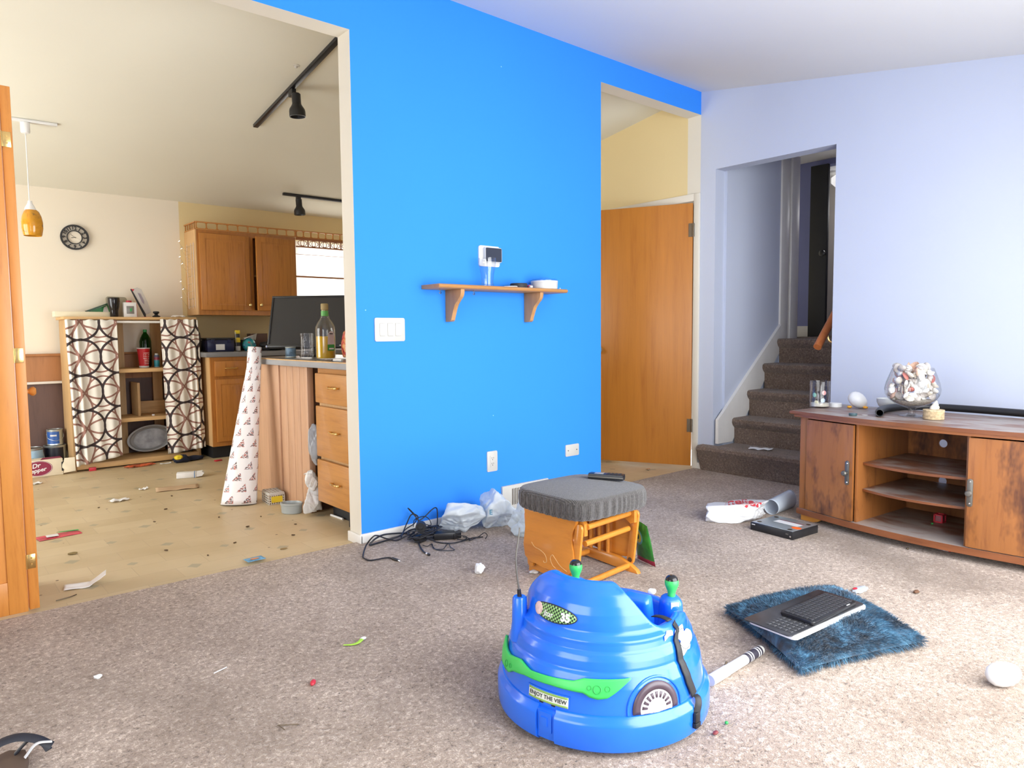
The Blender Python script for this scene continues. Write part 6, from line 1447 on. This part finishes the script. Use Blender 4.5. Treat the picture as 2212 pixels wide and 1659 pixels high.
cable([(1.837, 3.02, .039), (1.91, 3.08, .085), (1.952, 3.1, .12), (1.988, 3.1, .107), (1.994, 3.1, .081), (2.031, 3.1, .093), (2.077, 3.1, .123), (2.103, 3.1, .131), (2.1, 3.08, .12), (2.086, 3.06, .063), (2.036, 3.0, .028)], .0032)
cable([(1.964, 3.06, .063), (1.978, 3.08, .088), (1.966, 3.1, .117), (1.931, 3.1, .157), (1.952, 3.1, .138), (1.98, 3.1, .102), (1.969, 3.1, .07), (1.89, 3.06, .062), (1.828, 3.0, .051)], .0028)
cable([(1.936, 3.06, .066), (1.966, 3.09, .094), (2.031, 3.1, .096), (2.064, 3.1, .071), (2.058, 3.08, .048), (2.018, 3.07, .061), (1.983, 3.05, .059), (1.953, 3.0, .044)], .0022)
cx_ = cable([(1.92, 3.0, .05), (1.907, 2.97, .018), (1.863, 2.889, .018), (1.829, 2.806, .018), (1.824, 2.770, .018)], .0042)
cable([(1.884, 2.895, .018), (1.89, 2.864, .018), (1.929, 2.88, .018), (1.892, 2.811, .018), (1.919, 2.774, .018), (1.964, 2.809, .018), (1.996, 2.833, .018), (1.965, 2.77, .018), (1.956, 2.728, .018), (1.935, 2.729, .018), (1.892, 2.78, .018), (1.906, 2.836, .018), (1.922, 2.874, .018)], .002)
cable([(1.938, 2.95, .031), (1.966, 2.887, .018), (2.002, 2.828, .018), (2.059, 2.816, .018), (2.14, 2.825, .018), (2.192, 2.805, .018)], .0032)
cable([(2.03, 2.93, .03), (2.10, 2.86, .03), (2.116, 2.84, .022), (2.087, 2.83, .018), (2.06, 2.85, .022)], .0026)
cable([(2.09, 2.84, .03), (2.12, 2.82, .02), (2.101, 2.80, .018), (2.15, 2.79, .03), (2.185, 2.785, .045), (2.20, 2.78, .03), (2.18, 2.77, .018)], .0024)
rr_ = random.Random(11)
for k in range(7):
    pts = []
    for i in range(7): a = 2*PI*i/6*(1.1+.2*k)+k; pts.append((1.955+.085*math.cos(a)+rr_.uniform(-.02, .02), 2.985+.055*math.sin(a)+rr_.uniform(-.02, .02), .02+.05*rr_.random()))
    cable(pts, .0026)
g = G(); d_ = Vector((-.005, -.06, 0)); g.cyl((1.664, 2.815, .018), (1.668, 2.770, .019), .0062, .005, 12); pg2 = obj('cable_plug', g, M['cable'], ca_)
g = G(); g.cyl((1.668, 2.770, .019), (1.670, 2.755, .019), .003, n=10); obj('plug_tip', g, M['chrome'], pg2)
g = G(); g.cyl((1.824, 2.772, .018), (1.8225, 2.757, .018), .0048, n=12); cn = obj('coax_connector', g, M['paper'], ca_)
g = G(); g.cyl((1.8225, 2.757, .018), (1.821, 2.742, .018), .006, n=6); obj('connector_nut', g, M['black'], cn)
for c, d, a in (((1.915, 2.965, .030), (.055, .04, .034), .3), ((2.035, 2.925, .032), (.11, .05, .034), -.5), ((2.085, 2.895, .028), (.05, .035, .03), .1)):
    g = G(); g.cbox(c, d, .004, 0, rotz(a)); obj('power_adapter', g, M['black'], ca_)
g = G(); g.cyl((1.935, 2.985, .088), (1.915, 2.960, .085), .026, n=20); co = obj('cord_plug', g, M['blackmatte'], ca_)
g = G(); g.cbox((1.9135, 2.9585, .085), (.024, .004, .016), .001, 0, rotz(math.radians(-38))); obj('plug_socket', g, M['void'], co)
crumple('tissue', 'crumpled white tissue ball alone on the carpet before the cables', (1.858, 2.40, .034), (.030, .026, .024), 4.2, M['paper'], .0125, cat='tissue', amp=.5, freq=1.5)
tt_ = bpy.data.objects['tissue']
g = G(); g.blob((2.03, 2.24, .018), (.022, .016, .008), 2, .4, 2, 3, floor=.0125); tag(obj('packing_scrap', g, M['warmwhite']), 'small white scrap under the left panel of the footstool', 'scrap')

# ================================================================ BY THE STAIRS: bag, drive, clear roll
b4 = obj('shopping_bag', bagmesh([((3.52, 2.165, .050), (.205, .135, .070), 2.6, .075, 1.7, rotz(-.5))]), xbagm('thin_white_film_shop', (.80, .80, .80, 1)), sharp=180); tag(b4, 'white plastic shopping bag with red lettering lying before the carpeted stairs', 'bag')
redp = plain('red_print', (.55, .04, .05, 1), .5)
vb = Vector((.80, .52, -.32)).normalized(); vbr = Vector((.545, -.838, 0)); vbu = vbr.cross(vb)
tg = text_mesh('meijer', .082, 0, .003); xform(tg, lambda p: Vector((3.536, 2.147, .10))+vbr*p.x*.95+vbu*(p.y*.95-1.6*p.x*p.x)); drape_child('lettering', b4, tg, redp, vb, .002)
g = G(); 
tg = G(); tg.grid(lambda a, b: Vector((3.44+.17*a, 2.02+.06*(1-a)+.012*b, .3)), 30, 3); bmesh.ops.triangulate(tg.bm, faces=tg.bm.faces[:]); drape_child('printed_stripe', b4, tg, plain('pale_red_print', (.72, .42, .40, 1), .5), (0, 0, -1), .002)
g.bm.free()
dt = thing('disc_drive', 'black disc drive with a metal lid and orange sticker on the carpet', 'drive', (3.437, 1.841, .012), math.atan2(-.248, -.023))
g = G(); g.box(-.124, .124, -.112, .112, .0005, .041, .002); dbx = obj('case', g, M['black'], dt, local=True)
g = G(); g.box(-.120, .120, -.106, .108, .0412, .0432, .0008); lid = obj('metal_cover', g, M['steel'], dt, local=True)
g = G(); g.box(-.055, .085, -.012, .038, .0433, .0437); obj('paper_label', g, M['lgrey'], lid, local=True)
g = G(); g.box(-.055, .085, .044, .050, .0433, .0437); obj('printed_line', g, plain('maroon_line', (.2, .04, .05, 1), .5), lid, local=True)
for x, y in ((-.095, -.075), (-.095, .075), (.09, -.085), (.095, .07)):
    g = G(); g.lathe([(0, .0434), (.010, .0434), (.012, .0440), (.0, .0441)], 18, Matrix.Translation((x, y, 0))); obj('recess', g, M['bronze'], lid, local=True)
g = G(); g.prism(circ(.095, -.035, .026, .020, 20), .0434, .0438, XY); obj('round_sticker', g, M['orange'], lid, local=True)['label'] = 'bright orange round sticker'
g = G(); g.cyl((.112, -.1125, .016), (.112, -.1145, .016), .0045, n=16); obj('eject_button', g, M['chrome'], dt, local=True)
g = G(); g.box(.085, .10, -.1132, -.1122, .022, .028); obj('front_port', g, M['pewter'], dt, local=True)
g = G(); g.box(-.115, -.095, -.1130, -.1122, .030, .034); obj('front_lettering', g, M['lgrey'], dt, local=True)
xcr = N('cloudy_clear_film'); xcr.col((.62, .68, .74, 1)); xcr.set(Roughness=.25); xcr.b.inputs['Alpha'].default_value = .6
g = G(); g.grid(lambda a, b: Vector((3.69+.27*b, 2.055+.03*b+(.045-.005*b)*math.cos(2*PI*a)*1.0, .014+.043+(.043+.012*b)*math.sin(2*PI*a))), 30, 12, wrapu=True); o = obj('plastic_roll', g, xcr.m, sharp=180); md = o.modifiers.new('film_thickness', 'SOLIDIFY'); md.thickness = .0012
tag(o, 'loose roll of cloudy clear plastic behind the disc drive', 'plastic roll')
sheet('paper_note', 'folded white paper lying on the bottom carpeted stair', (4.635, 2.67), .16, .09, -1.2, M['paper'], .02, 3, z=.2065)

# ================================================================ SMALL THINGS ON THE CARPET
g = G(); ec = Vector((2.392, .592, .042)); g.lathe([(0, -.038), (.012, -.036), (.022, -.028), (.0275, -.014), (.0285, 0), (.026, .014), (.020, .027), (.011, .036), (0, .039)], 32, Matrix.Translation(ec) @ Matrix.Rotation(math.radians(75), 4, Vector((.5, -.85, 0)).normalized() if False else Vector((.75, .66, 0))))
for v in g.bm.verts: v.co = ec+(v.co-ec)*1.22
mz = min(v.co.z for v in g.bm.verts)
for v in g.bm.verts: v.co.z += .0125-mz
tag(obj('egg', g, M['white']), 'white egg-shaped ball lying on the carpet at the right edge', 'egg')
g = G(); g.tube([(1.062, 2.128, .0175), (1.085, 2.112, .0175), (1.105, 2.108, .019), (1.125, 2.118, .021)], lambda q: .003+.005*q, 8, flat=.5); o = obj('candy_strip', g, plain('lime_plastic', (.35, .62, .06, 1), .4)); tag(o, 'small lime green strip with a white end on the carpet', 'strip')
g = G(); g.blob((1.134, 2.124, .021), (.012, .008, .005), 2); w_ = obj('white_end', g, M['paper'], None, local=True); w_.data.transform(Matrix.Translation(-o.location)); w_.parent = o
g = G(); g.blob((.872, 1.952, .019), (.015, .008, .007), 3, .1, 2, R=rotz(.9)); tag(obj('bean', g, M['red']), 'small dark red bean on the carpet', 'bean')
g = G(); g.blob((.391, 2.43, .018), (.012, .010, .006), 2, .5, 3, 1); tag(obj('lint', g, M['paper']), 'white lint tuft on the left carpet', 'lint')
g = G(); g.tube([(.668, 2.216, .0165), (.712, 2.231, .0165)], .0018, 6); tag(obj('toothpick', g, M['paper']), 'thin white toothpick lying on the carpet', 'toothpick')
g = G(); g.tube([(.700, 1.800, .0165), (.745, 1.765, .0165)], .0012, 6); g.tube([(.702, 1.799, .0165), (.706, 1.765, .0165)], .0012, 6); tag(obj('twig', g, M['bronze']), 'thin forked dark twig on the carpet at the bottom', 'twig')
g = G(); g.blob((3.0, 1.045, .019), (.016, .010, .006), 2, .4, 2, 2); tag(obj('bark_chip', g, plain('bark_brown', (.13, .06, .03, 1), .8)), 'brown chip on the carpet right of the fur cushion', 'chip')
g = G(); g.blob((2.862, 1.205, .018), (.05, .022, .005), 3, .4, 2, 2); o = obj('clear_wrapper', g, xcr.m); tag(o, 'clear candy wrapper with a red spot behind the compact keyboard', 'wrapper')
g = G(); g.blob((2.84, 1.215, .0245), (.014, .008, .002), 2, .3, 2, 2); w_ = obj('red_spot', g, M['red'], None, local=True); w_.data.transform(Matrix.Translation(-o.location)); w_.parent = o
g = G(); g.blob((1.607, 1.042-.03, .018), (.006, .005, .004), 2); tag(obj('bead', g, M['green']), 'tiny green bead on the carpet in front of the toy car', 'bead')
g = G(); g.blob((1.545, 1.005, .018), (.010, .006, .004), 2, .3, 2); tag(obj('seed', g, plain('maroon_seed', (.18, .03, .03, 1), .6)), 'dark maroon seed on the carpet near the buckle of the toy car', 'seed')
# dark flip-flop at the lower left corner
sd_ = thing('flip_flop', 'black flip-flop with a grey stripe cut off by the lower left corner', 'sandal', (.13, 2.02, .012))
sd_m = plain('navy_black_rubber', (.014, .015, .022, 1), .55)
g = G(); ang = math.radians(-100); Rs = rotz(ang)
def sole(a, b, w): p = Rs @ Vector((a, b, 0)); return Vector((.12+p.x, 2.00+p.y, w))
g.prism([(-.10, -.035), (-.05, -.045), (.02, -.042), (.10, -.036), (.13, -.02), (.135, .0), (.13, .02), (.10, .036), (.02, .04), (-.05, .045), (-.10, .035), (-.118, 0)], .0125, .030, sole, bev=.004); obj('sole', g, plain('brown_insole', (.10, .065, .045, 1), .7), sd_)
g = G(); g.tube([(.150, 2.085, .030), (.185, 2.075, .062), (.205, 2.055, .050), (.215, 2.04, .034)], .010, 8, flat=.35); g.bm.verts.ensure_lookup_table(); obj('strap', g, sd_m, sd_)
g = G(); g.tube([(.085, 2.055, .030), (.105, 2.075, .066), (.150, 2.075, .075), (.190, 2.060, .064), (.222, 2.045, .040)], .012, 8, flat=.3); s2 = obj('strap', g, sd_m, sd_)
g = G(); g.tube([(.165, 2.040, .034), (.19, 2.043, .058), (.222, 2.047, .050)], .006, 8, flat=.4); obj('grey_stripe', g, M['lgrey'], s2)
# ================================================================ TV STAND
def dusty(name, base, b2, axis=0, amt=.75):
    x = N(name); sc = [7.0]*3; sc[axis] = 1.3; a = x.noise(x.coord('Object', tuple(sc)), 2.2, 6, .6, .6)
    colr = x.ramp(a, [(.3, b2), (.6, base)]); ge = x.n('ShaderNodeNewGeometry'); sp = x.n('ShaderNodeSeparateXYZ'); x.l(ge.outputs['Normal'], sp.inputs[0])
    d = x.math('MULTIPLY', x.math('GREATER_THAN', sp.outputs[2], .8), x.ramp(x.noise(x.coord('Object', (4, 9, 4)), 1.0, 4, .55, .9), [(.38, (.15, .15, .15, 1)), (.56, (1, 1, 1, 1))]))
    x.col(x.mix(x.math('MULTIPLY', d, amt), colr, (.36, .315, .28, 1))); x.set(Roughness=.42); return x.m
TVA = math.atan2(-.9958, -.0914); TW = 1.19
tv = thing('media_cabinet', 'bow-fronted cherry wood media cabinet with open shelves against the lavender wall', 'cabinet', (3.72, 1.90, .012), TVA)
DT = dusty('dusty_cherry_top', (.20, .068, .022, 1), (.12, .037, .014, 1), 0, .9); DS = dusty('dusty_cherry_shelf', (.22, .072, .024, 1), (.13, .04, .014, 1), 0, .9)
def bow(u): return -.075*math.sin(PI*min(1, max(0, u/TW)))
def plan(u0, u1, front, back, n=24): return [(u0+(u1-u0)*k/n, front(u0+(u1-u0)*k/n)) for k in range(n+1)]+[(u1, back), (u0, back)]
def slab(name, u0, u1, front, back, z0, z1, m, bev=.003, par=None): g = G(); g.prism(plan(u0, u1, front, back), z0-.012, z1-.012, XY, bev=bev); return obj(name, g, m, par or tv, local=True, sharp=40)
slab('top', -.048, TW+.048, lambda u: -.045+bow(u), .49, .602, .62, DT, .006)
slab('top_molding', -.030, TW+.030, lambda u: -.028+bow(u), .48, .586, .602, M['cherry_h'], .005)
slab('bottom_shelf', -.012, TW+.012, lambda u: -.018+bow(u), .48, .048, .080, DS, .005)
for u0 in (0, TW-.018):
    g = G(); g.box(u0, u0+.018, .002, .475, .068, .574); obj('side_panel', g, M['cherry'], tv, local=True)
for u0 in (.0, TW-.045):
    g = G(); g.box(u0, u0+.045, -.012, .004, .068, .574, .002); obj('stile', g, M['cherry'], tv, local=True)
for u0 in (.336, .848):
    g = G(); g.box(u0, u0+.014, bow(u0)+.004, .465, .068, .574, .001); obj('divider', g, M['cherry'], tv, local=True)
for z in (.372, .236): slab('shelf', .351, .847, lambda u: bow(u)+.055-.035*math.sin(PI*(u-.351)/.496), .46, z, z+.012, DS, .002)
# back panel with round cord holes
holes = [(.515, .46), (.515, .265)]
for (zb0, zb1), (hu, hz) in (((.068, .35), (.530, .245)), ((.35, .574), (.527, .445))):
    g = G(); n = 32; u0, u1 = .345, .855
    ci = [(hu+.021*math.cos(2*PI*k/n), hz+.021*math.sin(2*PI*k/n)) for k in range(n)]
    ou = []
    for k in range(n):
        c_, s_ = math.cos(2*PI*k/n), math.sin(2*PI*k/n); t_ = 1e9
        if c_ > 1e-6: t_ = min(t_, (u1-hu)/c_)
        if c_ < -1e-6: t_ = min(t_, (u0-hu)/c_)
        if s_ > 1e-6: t_ = min(t_, (zb1-hz)/s_)
        if s_ < -1e-6: t_ = min(t_, (zb0-hz)/s_)
        ou.append((hu+c_*t_, hz+s_*t_))
    for y in (.462, .470):
        a = [g.bm.verts.new((p[0], y, p[1])) for p in ci]; b = [g.bm.verts.new((p[0], y, p[1])) for p in ou]
        for k in range(n): g.bm.faces.new((a[k], a[(k+1) % n], b[(k+1) % n], b[k]))
        for cu, cz in ((u0, zb0), (u0, zb1), (u1, zb0), (u1, zb1)):
            best = sorted(range(n), key=lambda k: (ou[k][0]-cu)**2+(ou[k][1]-cz)**2)[:2]
            cv = g.bm.verts.new((cu, y, cz)); i, j = sorted(best); 
            g.bm.faces.new((b[i], b[j], cv))
        if y < .465: ina = a
    for k in range(n): g.bm.faces.new((ina[k], ina[(k+1) % n], a[(k+1) % n], a[k]))
    bmesh.ops.remove_doubles(g.bm, verts=g.bm.verts[:], dist=.00005)
    obj('back_panel', g, M['cherry'], tv, local=True)
for u0, u1 in ((.018, .345), (.855, TW-.018)):
    g = G(); g.box(u0, u1, .462, .470, .068, .574); obj('back_panel', g, M['cherry'], tv, local=True)
# curved doors
def door(u0, u1, hu):
    g = G(); f0 = lambda u: bow(u)-.016+.012
    pl = [(u0+(u1-u0)*k/10, f0(u0+(u1-u0)*k/10)-.014) for k in range(11)]+[(u1-(u1-u0)*k/10, f0(u1-(u1-u0)*k/10)+.004) for k in range(11)]
    g.prism(pl, .084-.012, .578-.012, XY, bev=.002); d = obj('door', g, M['cherry'], tv, local=True)
    yf = f0(hu)-.0145; sl = -.075*PI/TW*math.cos(PI*hu/TW); R = rotz(math.atan(sl)).to_4x4(); Mx = Matrix.Translation((hu, yf, 0)) @ R
    g = G(); po = rrect(-.0115, .0115, .268-.012, .394-.012, .0108, 6); g.prism(po, -.0035, .0, lambda a, b, w: Mx @ Vector((a, w, b)), bev=.001); hp = obj('handle_plate', g, M['pewter'], d, local=True)
    for z in (.380, .282):
        g = G(); g.lathe([(0, 0), (.0045, 0), (.0035, .002), (0, .003)], 12, Mx @ Matrix.Translation((0, -.0034, z-.012)) @ Matrix.Rotation(PI/2, 4, 'X')); obj('rivet', g, M['chrome'], hp, local=True)
    g = G(); g.lathe([(0, 0), (.006, 0), (.005, .012), (.0125, .018), (.0145, .024), (.011, .031), (0, .033)], 20, Mx @ Matrix.Translation((0, -.0034, .331-.012)) @ Matrix.Rotation(PI/2, 4, 'X')); obj('knob', g, M['pewter'], hp, local=True)
    return d
door(.048, .334, .306); door(.863, TW-.048, .874)
for u0, s_ in ((.005, 1), (TW-.005, -1)):
    for yy in (.0, .42):
        g = G(); po = [(0, 0), (.075*s_, 0), (.105*s_, .010), (.125*s_, .024), (.135*s_, .036), (0, .036)]
        g.prism([(u0+a, b+.0003) for a, b in po], yy, yy+.02, XZ, bev=.002); obj('foot', g, M['foot'], tv, local=True)
def tvp(u, v, z=.620): return Vector((3.72-.0914*u+.9958*v, 1.90-.9958*u-.0914*v, z))
# things inside and under
p = tvp(.60, .285, .080); t = thing('toy_cube', 'small red framed cube on the bottom shelf of the media cabinet', 'toy', tuple(p), TVA)
g = G()
g.cbox((0, 0, .0205), (.034, .034, .034), .001, 0); obj('cube_core', g, plain('dusty_rose', (.30, .10, .12, 1), .6), t, local=True)
g = G()
fr = G(); first = True
for sx in (-1, 1):
    for sy in (-1, 1):
        fr.box(sx*.018-.0035, sx*.018+.0035, sy*.018-.0035, sy*.018+.0035, .0005, .041)
        fr.box(-.0215, .0215, sy*.018-.0035, sy*.018+.0035, .0205+sx*.018-.0035-(.0003 if sx < 0 else -.0003), .0205+sx*.018+.0035)
        fr.box(sx*.018-.0035, sx*.018+.0035, -.0215, .0215, .0205+sy*.018-.0034, .0205+sy*.018+.0034)
obj('cube_frame', fr, M['red'], t, local=True); g.bm.free()
p = tvp(.60, .205, .085); g = G(); g.blob(p, (.006, .006, .0045), 2); tag(obj('bead', g, M['green']), 'tiny green bead on the bottom shelf of the media cabinet', 'bead')
p = tvp(.73, .03, .012)
xfo = N('red_white_foil'); xfo.col(xfo.ramp(xfo.noise(xfo.coord(), 45, 2), [(.40, (.5, .03, .04, 1)), (.46, (.75, .75, .76, 1)), (.6, (.35, .37, .40, 1))])); xfo.set(Roughness=.25, Metallic=.4)
g = G(); crinkle(g, Vector((p.x, p.y, .026)), (.04, .07, .016), 4, .0125, 4, R=rotz(.1)); tag(obj('foil_wrapper', g, xfo.m), 'crumpled red and silver foil wrapper under the media cabinet', 'wrapper')
g = G(); p = tvp(.62, -.085, .012); g.blob((p.x, p.y, .017), (.007, .006, .005), 2); tag(obj('pebble', g, M['bronze']), 'dark pebble on the carpet just in front of the media cabinet', 'pebble')

# things on top
ZV = .6205
t = thing('candle_jar', 'clear glass jar with pastel cloud shapes at the left end of the media cabinet', 'jar', (3.946, 1.91, ZV))
Mj = Matrix.Translation((3.946, 1.912, ZV))
g = G(); g.lathe([(0, 0), (.050, 0), (.0535, .004), (.0535, .148), (.051, .152), (.0495, .148), (.0500, .010), (0, .008)], 40, Mj); obj('jar_glass', g, M['glass'], t)
g = G(); g.lathe([(0, .0085), (.0485, .0085), (.0485, .026), (0, .027)], 36, Mj); obj('candle_wax', g, plain('cream_wax', (.66, .62, .52, 1), .6), t)
vj = math.atan2(-1.912, -3.946)
for dx, dz, c, nm in ((-.55, .085, (.25, .50, .36, 1), 'green'), (.62, .098, (.75, .38, .36, 1), 'pink'), (.50, .055, (.45, .58, .70, 1), 'blue'), (-.30, .042, (.68, .64, .42, 1), 'yellow')):
    a = vj+dx; g = G()
    for k, (ex, ez, er) in enumerate(((0, 0, .017), (.014, .002, .013), (-.014, -.001, .013), (.005, .014, .013), (-.004, -.012, .011))):
        g.blob(Vector((3.946, 1.912, ZV+dz+ez))+Vector((math.cos(a), math.sin(a), 0))*.0465+Vector((-math.sin(a), math.cos(a), 0))*ex*1.3, (er*1.2, er*1.2, er*1.2), 2)
    for v in g.bm.verts:
        d = Vector((v.co.x-3.946, v.co.y-1.912)); q = .0460+(d.length-.0465)*.10; d.normalize(); v.co.x = 3.946+d.x*q; v.co.y = 1.912+d.y*q
    obj('cloud_print', g, plain('pastel_'+nm, c, .6), t)['label'] = nm+' cloud shape'
g = G(); g.lathe([(0, 0), (.034, 0), (.034, .021), (.032, .023), (0, .023)], 32, Matrix.Translation((4.04, 1.865, ZV))); tag(obj('jar_cover', g, M['white']), 'flat round white cover beside the candle jar on the media cabinet', 'cover')
t = thing('egg_figure', 'white egg standing on orange chick feet on the media cabinet', 'egg', (4.043, 1.742, ZV))
vdir = Vector((.918, .395, 0)); side = Vector((.395, -.918, 0))
ce = Vector((4.043, 1.742, ZV+.046)); axd = (side*-.75+Vector((0, 0, .62))).normalized()
g = G(); g.lathe([(0, -.054), (.016, -.051), (.030, -.040), (.039, -.022), (.0415, -.002), (.038, .018), (.029, .038), (.016, .051), (0, .055)], 36, Matrix.Translation(ce) @ axd.to_track_quat('Z', 'Y').to_matrix().to_4x4() @ Matrix.Rotation(PI, 4, 'X')); obj('egg_shell', g, M['white'], t)
for k in (-1, 1):
    c = Vector((4.043, 1.742, 0))-vdir*.02+side*k*.040; g = G()
    for j in (-1, 0, 1): g.blob(Vector((c.x, c.y, ZV+.005))-vdir*.012+side*j*.010, (.010, .009, .0048), 2, floor=ZV)
    g.blob(Vector((c.x, c.y, ZV+.008)), (.012, .014, .0075), 2, floor=ZV); obj('chick_foot', g, M['yolk'], t)
g = G(); g.lathe([(0, 0), (.018, 0), (.020, .004), (.020, .013), (0, .014)], 24, Matrix.Translation((3.675, 1.605, ZV))); tag(obj('tealight_cup', g, plain('dark_teal_cap', (.05, .09, .10, 1), .4)), 'small dark teal tealight cup near the front edge of the media cabinet', 'cap')
g = G(); g.lathe([(0, 0), (.014, 0), (.015, .002), (0, .003)], 20, Matrix.Translation((3.735, 1.572, ZV))); tag(obj('clear_disc', g, M['lgrey']), 'small pale disc beside the dark teal tealight cup', 'disc')
g = G(); Mb2 = Matrix.Translation((4.125, 1.615, ZV)); g.lathe([(0, 0), (.024, 0), (.030, .003), (.045, .018), (.054, .040), (.0555, .058), (.053, .0585), (.050, .042), (.040, .022), (0, .010)], 40, Mb2)
tag(obj('white_bowl', g, plain('cloudy_white_glass', (.62, .63, .62, 1), .3)), 'small cloudy white bowl between the egg and the glass of shells', 'bowl')
# black hose
g = G(); pth = [(3.715, 1.490), (3.80, 1.525), (3.93, 1.555), (4.05, 1.545), (4.15, 1.50), (4.21, 1.40), (4.215, 1.22), (4.19, 1.02), (4.15, .86), (4.12, .74)]
g.tube([(x, y, ZV+.0195) for x, y in pth], .019, 14, cap=False, sub=8); g2 = len(g.bm.verts)
o = obj('hose', g, plain('black_hose_rubber', (.012, .012, .014, 1), .45), sharp=180); md = o.modifiers.new('wall', 'SOLIDIFY'); md.thickness = .0035; md.offset = -1
tag(o, 'long bent black hose lying across the top of the media cabinet', 'hose')
# snifter with shells
sx_, sy_ = 3.865, 1.395
Mg = Matrix.Translation((sx_, sy_, ZV))
bowlp = [(.012, .046), (.045, .050), (.080, .064), (.108, .086), (.124, .112), (.1275, .138), (.121, .170), (.109, .205), (.094, .244)]
t = thing('brandy_snifter', 'huge clear brandy snifter full of seashells on the media cabinet', 'glass', (sx_, sy_, ZV))
g = G(); g.lathe([(0, 0), (.060, 0), (.062, .003), (.030, .008), (.018, .014), (.0145, .026), (.019, .040)]+bowlp[1:]+[(.092, .2445), (.107, .205), (.119, .170), (.1255, .138), (.122, .113), (.106, .088), (.078, .066), (.044, .0525), (0, .050)], 56, Mg); obj('snifter_glass', g, M['glass'], t)
g = G(); g.lathe([(0, .0515), (.042, .0535), (.076, .0675), (.098, .083), (.06, .088), (0, .091)], 40, Mg); sand = obj('shell_grit', g, plain('pale_shell_grit', (.50, .46, .40, 1), .9, var=.4, vs=120)); tag(sand, 'fine pale shell grit in the bottom of the snifter', 'grit', kind='stuff')
def inr(z):
    for (r0, z0), (r1, z1) in zip(bowlp, bowlp[1:]):
        if z <= z1: return r0+(r1-r0)*(z-z0)/(z1-z0)
    return .093
shm = [plain('shell_'+n_, c, .5, var=.22, vs=70) for n_, c in (('ivory', (.66, .60, .50, 1)), ('white', (.72, .70, .66, 1)), ('grey', (.44, .40, .37, 1)), ('peach', (.64, .42, .30, 1)), ('coral', (.50, .15, .12, 1)))]
def shell_mesh(kind):
    g = G()
    if kind == 0:   # clam valve with ribs
        g.grid(lambda a, b: (lambda th, q: Vector((.019*q*math.cos(th)*(1+.03*math.cos(9*th)), .016*q*math.sin(th)-.004*(1-q), .009*(1-q*q)+.0008*math.cos(14*th)*q)))(2*PI*a, b), 40, 6, wrapu=True)
        bmesh.ops.remove_doubles(g.bm, verts=g.bm.verts[:], dist=.0002)
        bmesh.ops.solidify(g.bm, geom=g.bm.faces[:], thickness=.0014)
    elif kind == 1: # whelk: spiral cone
        g.tube([(.006*math.cos(k*1.1)*(1-k/20), .006*math.sin(k*1.1)*(1-k/20), -.016+k*.0017) for k in range(20)], lambda q: .0095*(1-q)**.8+.0008, 10, sub=2)
    else: g.blob((0, 0, 0), (.017, .012, .008), 3, .15, 1.5, kind*2.0)
    return g
protos = []
srn = random.Random(5); placed = []; tries = 0
while len(placed) < 118 and tries < 9000:
    tries += 1
    z = srn.uniform(.088, .252); R_ = max(.02, min(inr(min(z, .235)), .13)-.024); 
    q = math.sqrt(srn.uniform(.25 if z < .22 else 0, 1))*R_; a = srn.uniform(0, 2*PI); p = Vector((q*math.cos(a), q*math.sin(a), z))
    if all((p-o_).length > .0205 for o_ in placed): placed.append(p)
shell_group = 'seashells filling the brandy snifter'
for i, p in enumerate(placed):
    kd_, mi_ = srn.choice((0, 0, 1, 2, 2)), srn.choice((0, 0, 1, 1, 1, 2, 2, 3, 3, 4) if srn.random() < .6 else (0, 1, 2))
    key = (kd_, mi_); hit = [x for x in protos if x[0] == key]
    loc = Vector((sx_, sy_, ZV))+p
    if not hit:
        o = obj('seashell', shell_mesh(kd_), shm[mi_], None, local=True, sharp=60); protos.append((key, o))
        tag(o, 'small seashell among the many filling the big brandy snifter', 'seashell', shell_group)
    else: o = hit[0][1].copy(); C.objects.link(o)
    o.location = loc; o.rotation_euler = (srn.uniform(0, 6.28), srn.uniform(0, 6.28), srn.uniform(0, 6.28)); s_ = srn.uniform(.95, 1.3) if p.z < .225 else srn.uniform(1.3, 1.6); o.scale = (s_, s_, s_)
# small rattan box with shell lid
bx, by = 3.80, 1.272
t = thing('rattan_box', 'little round woven straw box with a shell on its lid beside the snifter', 'box', (bx, by, ZV))
pr = [(0, 0)]
for k in range(8): pr += [(.0445, .001+k*.0048), (.0468, .0034+k*.0048)]
pr += [(.045, .0395), (0, .0405)]
xs3 = plain('woven_straw', (.52, .40, .24, 1), .8, var=.3, vs=90)
g = G(); g.lathe(pr, 48, Matrix.Translation((bx, by, ZV))); obj('woven_body', g, xs3, t)
g = G(); g.lathe([(0, .0406), (.0465, .0406), (.0475, .044), (.0465, .0475), (.03, .049), (0, .049)], 48, Matrix.Translation((bx, by, ZV))); ld = obj('woven_lid', g, xs3, t)
g = G(); Mk = Matrix.Translation((bx+.004, by-.006, ZV+.070)) @ Matrix.Rotation(.5, 4, 'Y') @ Matrix.Scale(1.5, 4)
g.tube([(.006*math.cos(k*1.1)*(1-k/20), .006*math.sin(k*1.1)*(1-k/20), -.016+k*.0017) for k in range(20)], lambda q: .0095*(1-q)**.8+.0008, 10, sub=2); xform(g, lambda p: Mk @ p); obj('lid_shell', g, shm[0], ld)
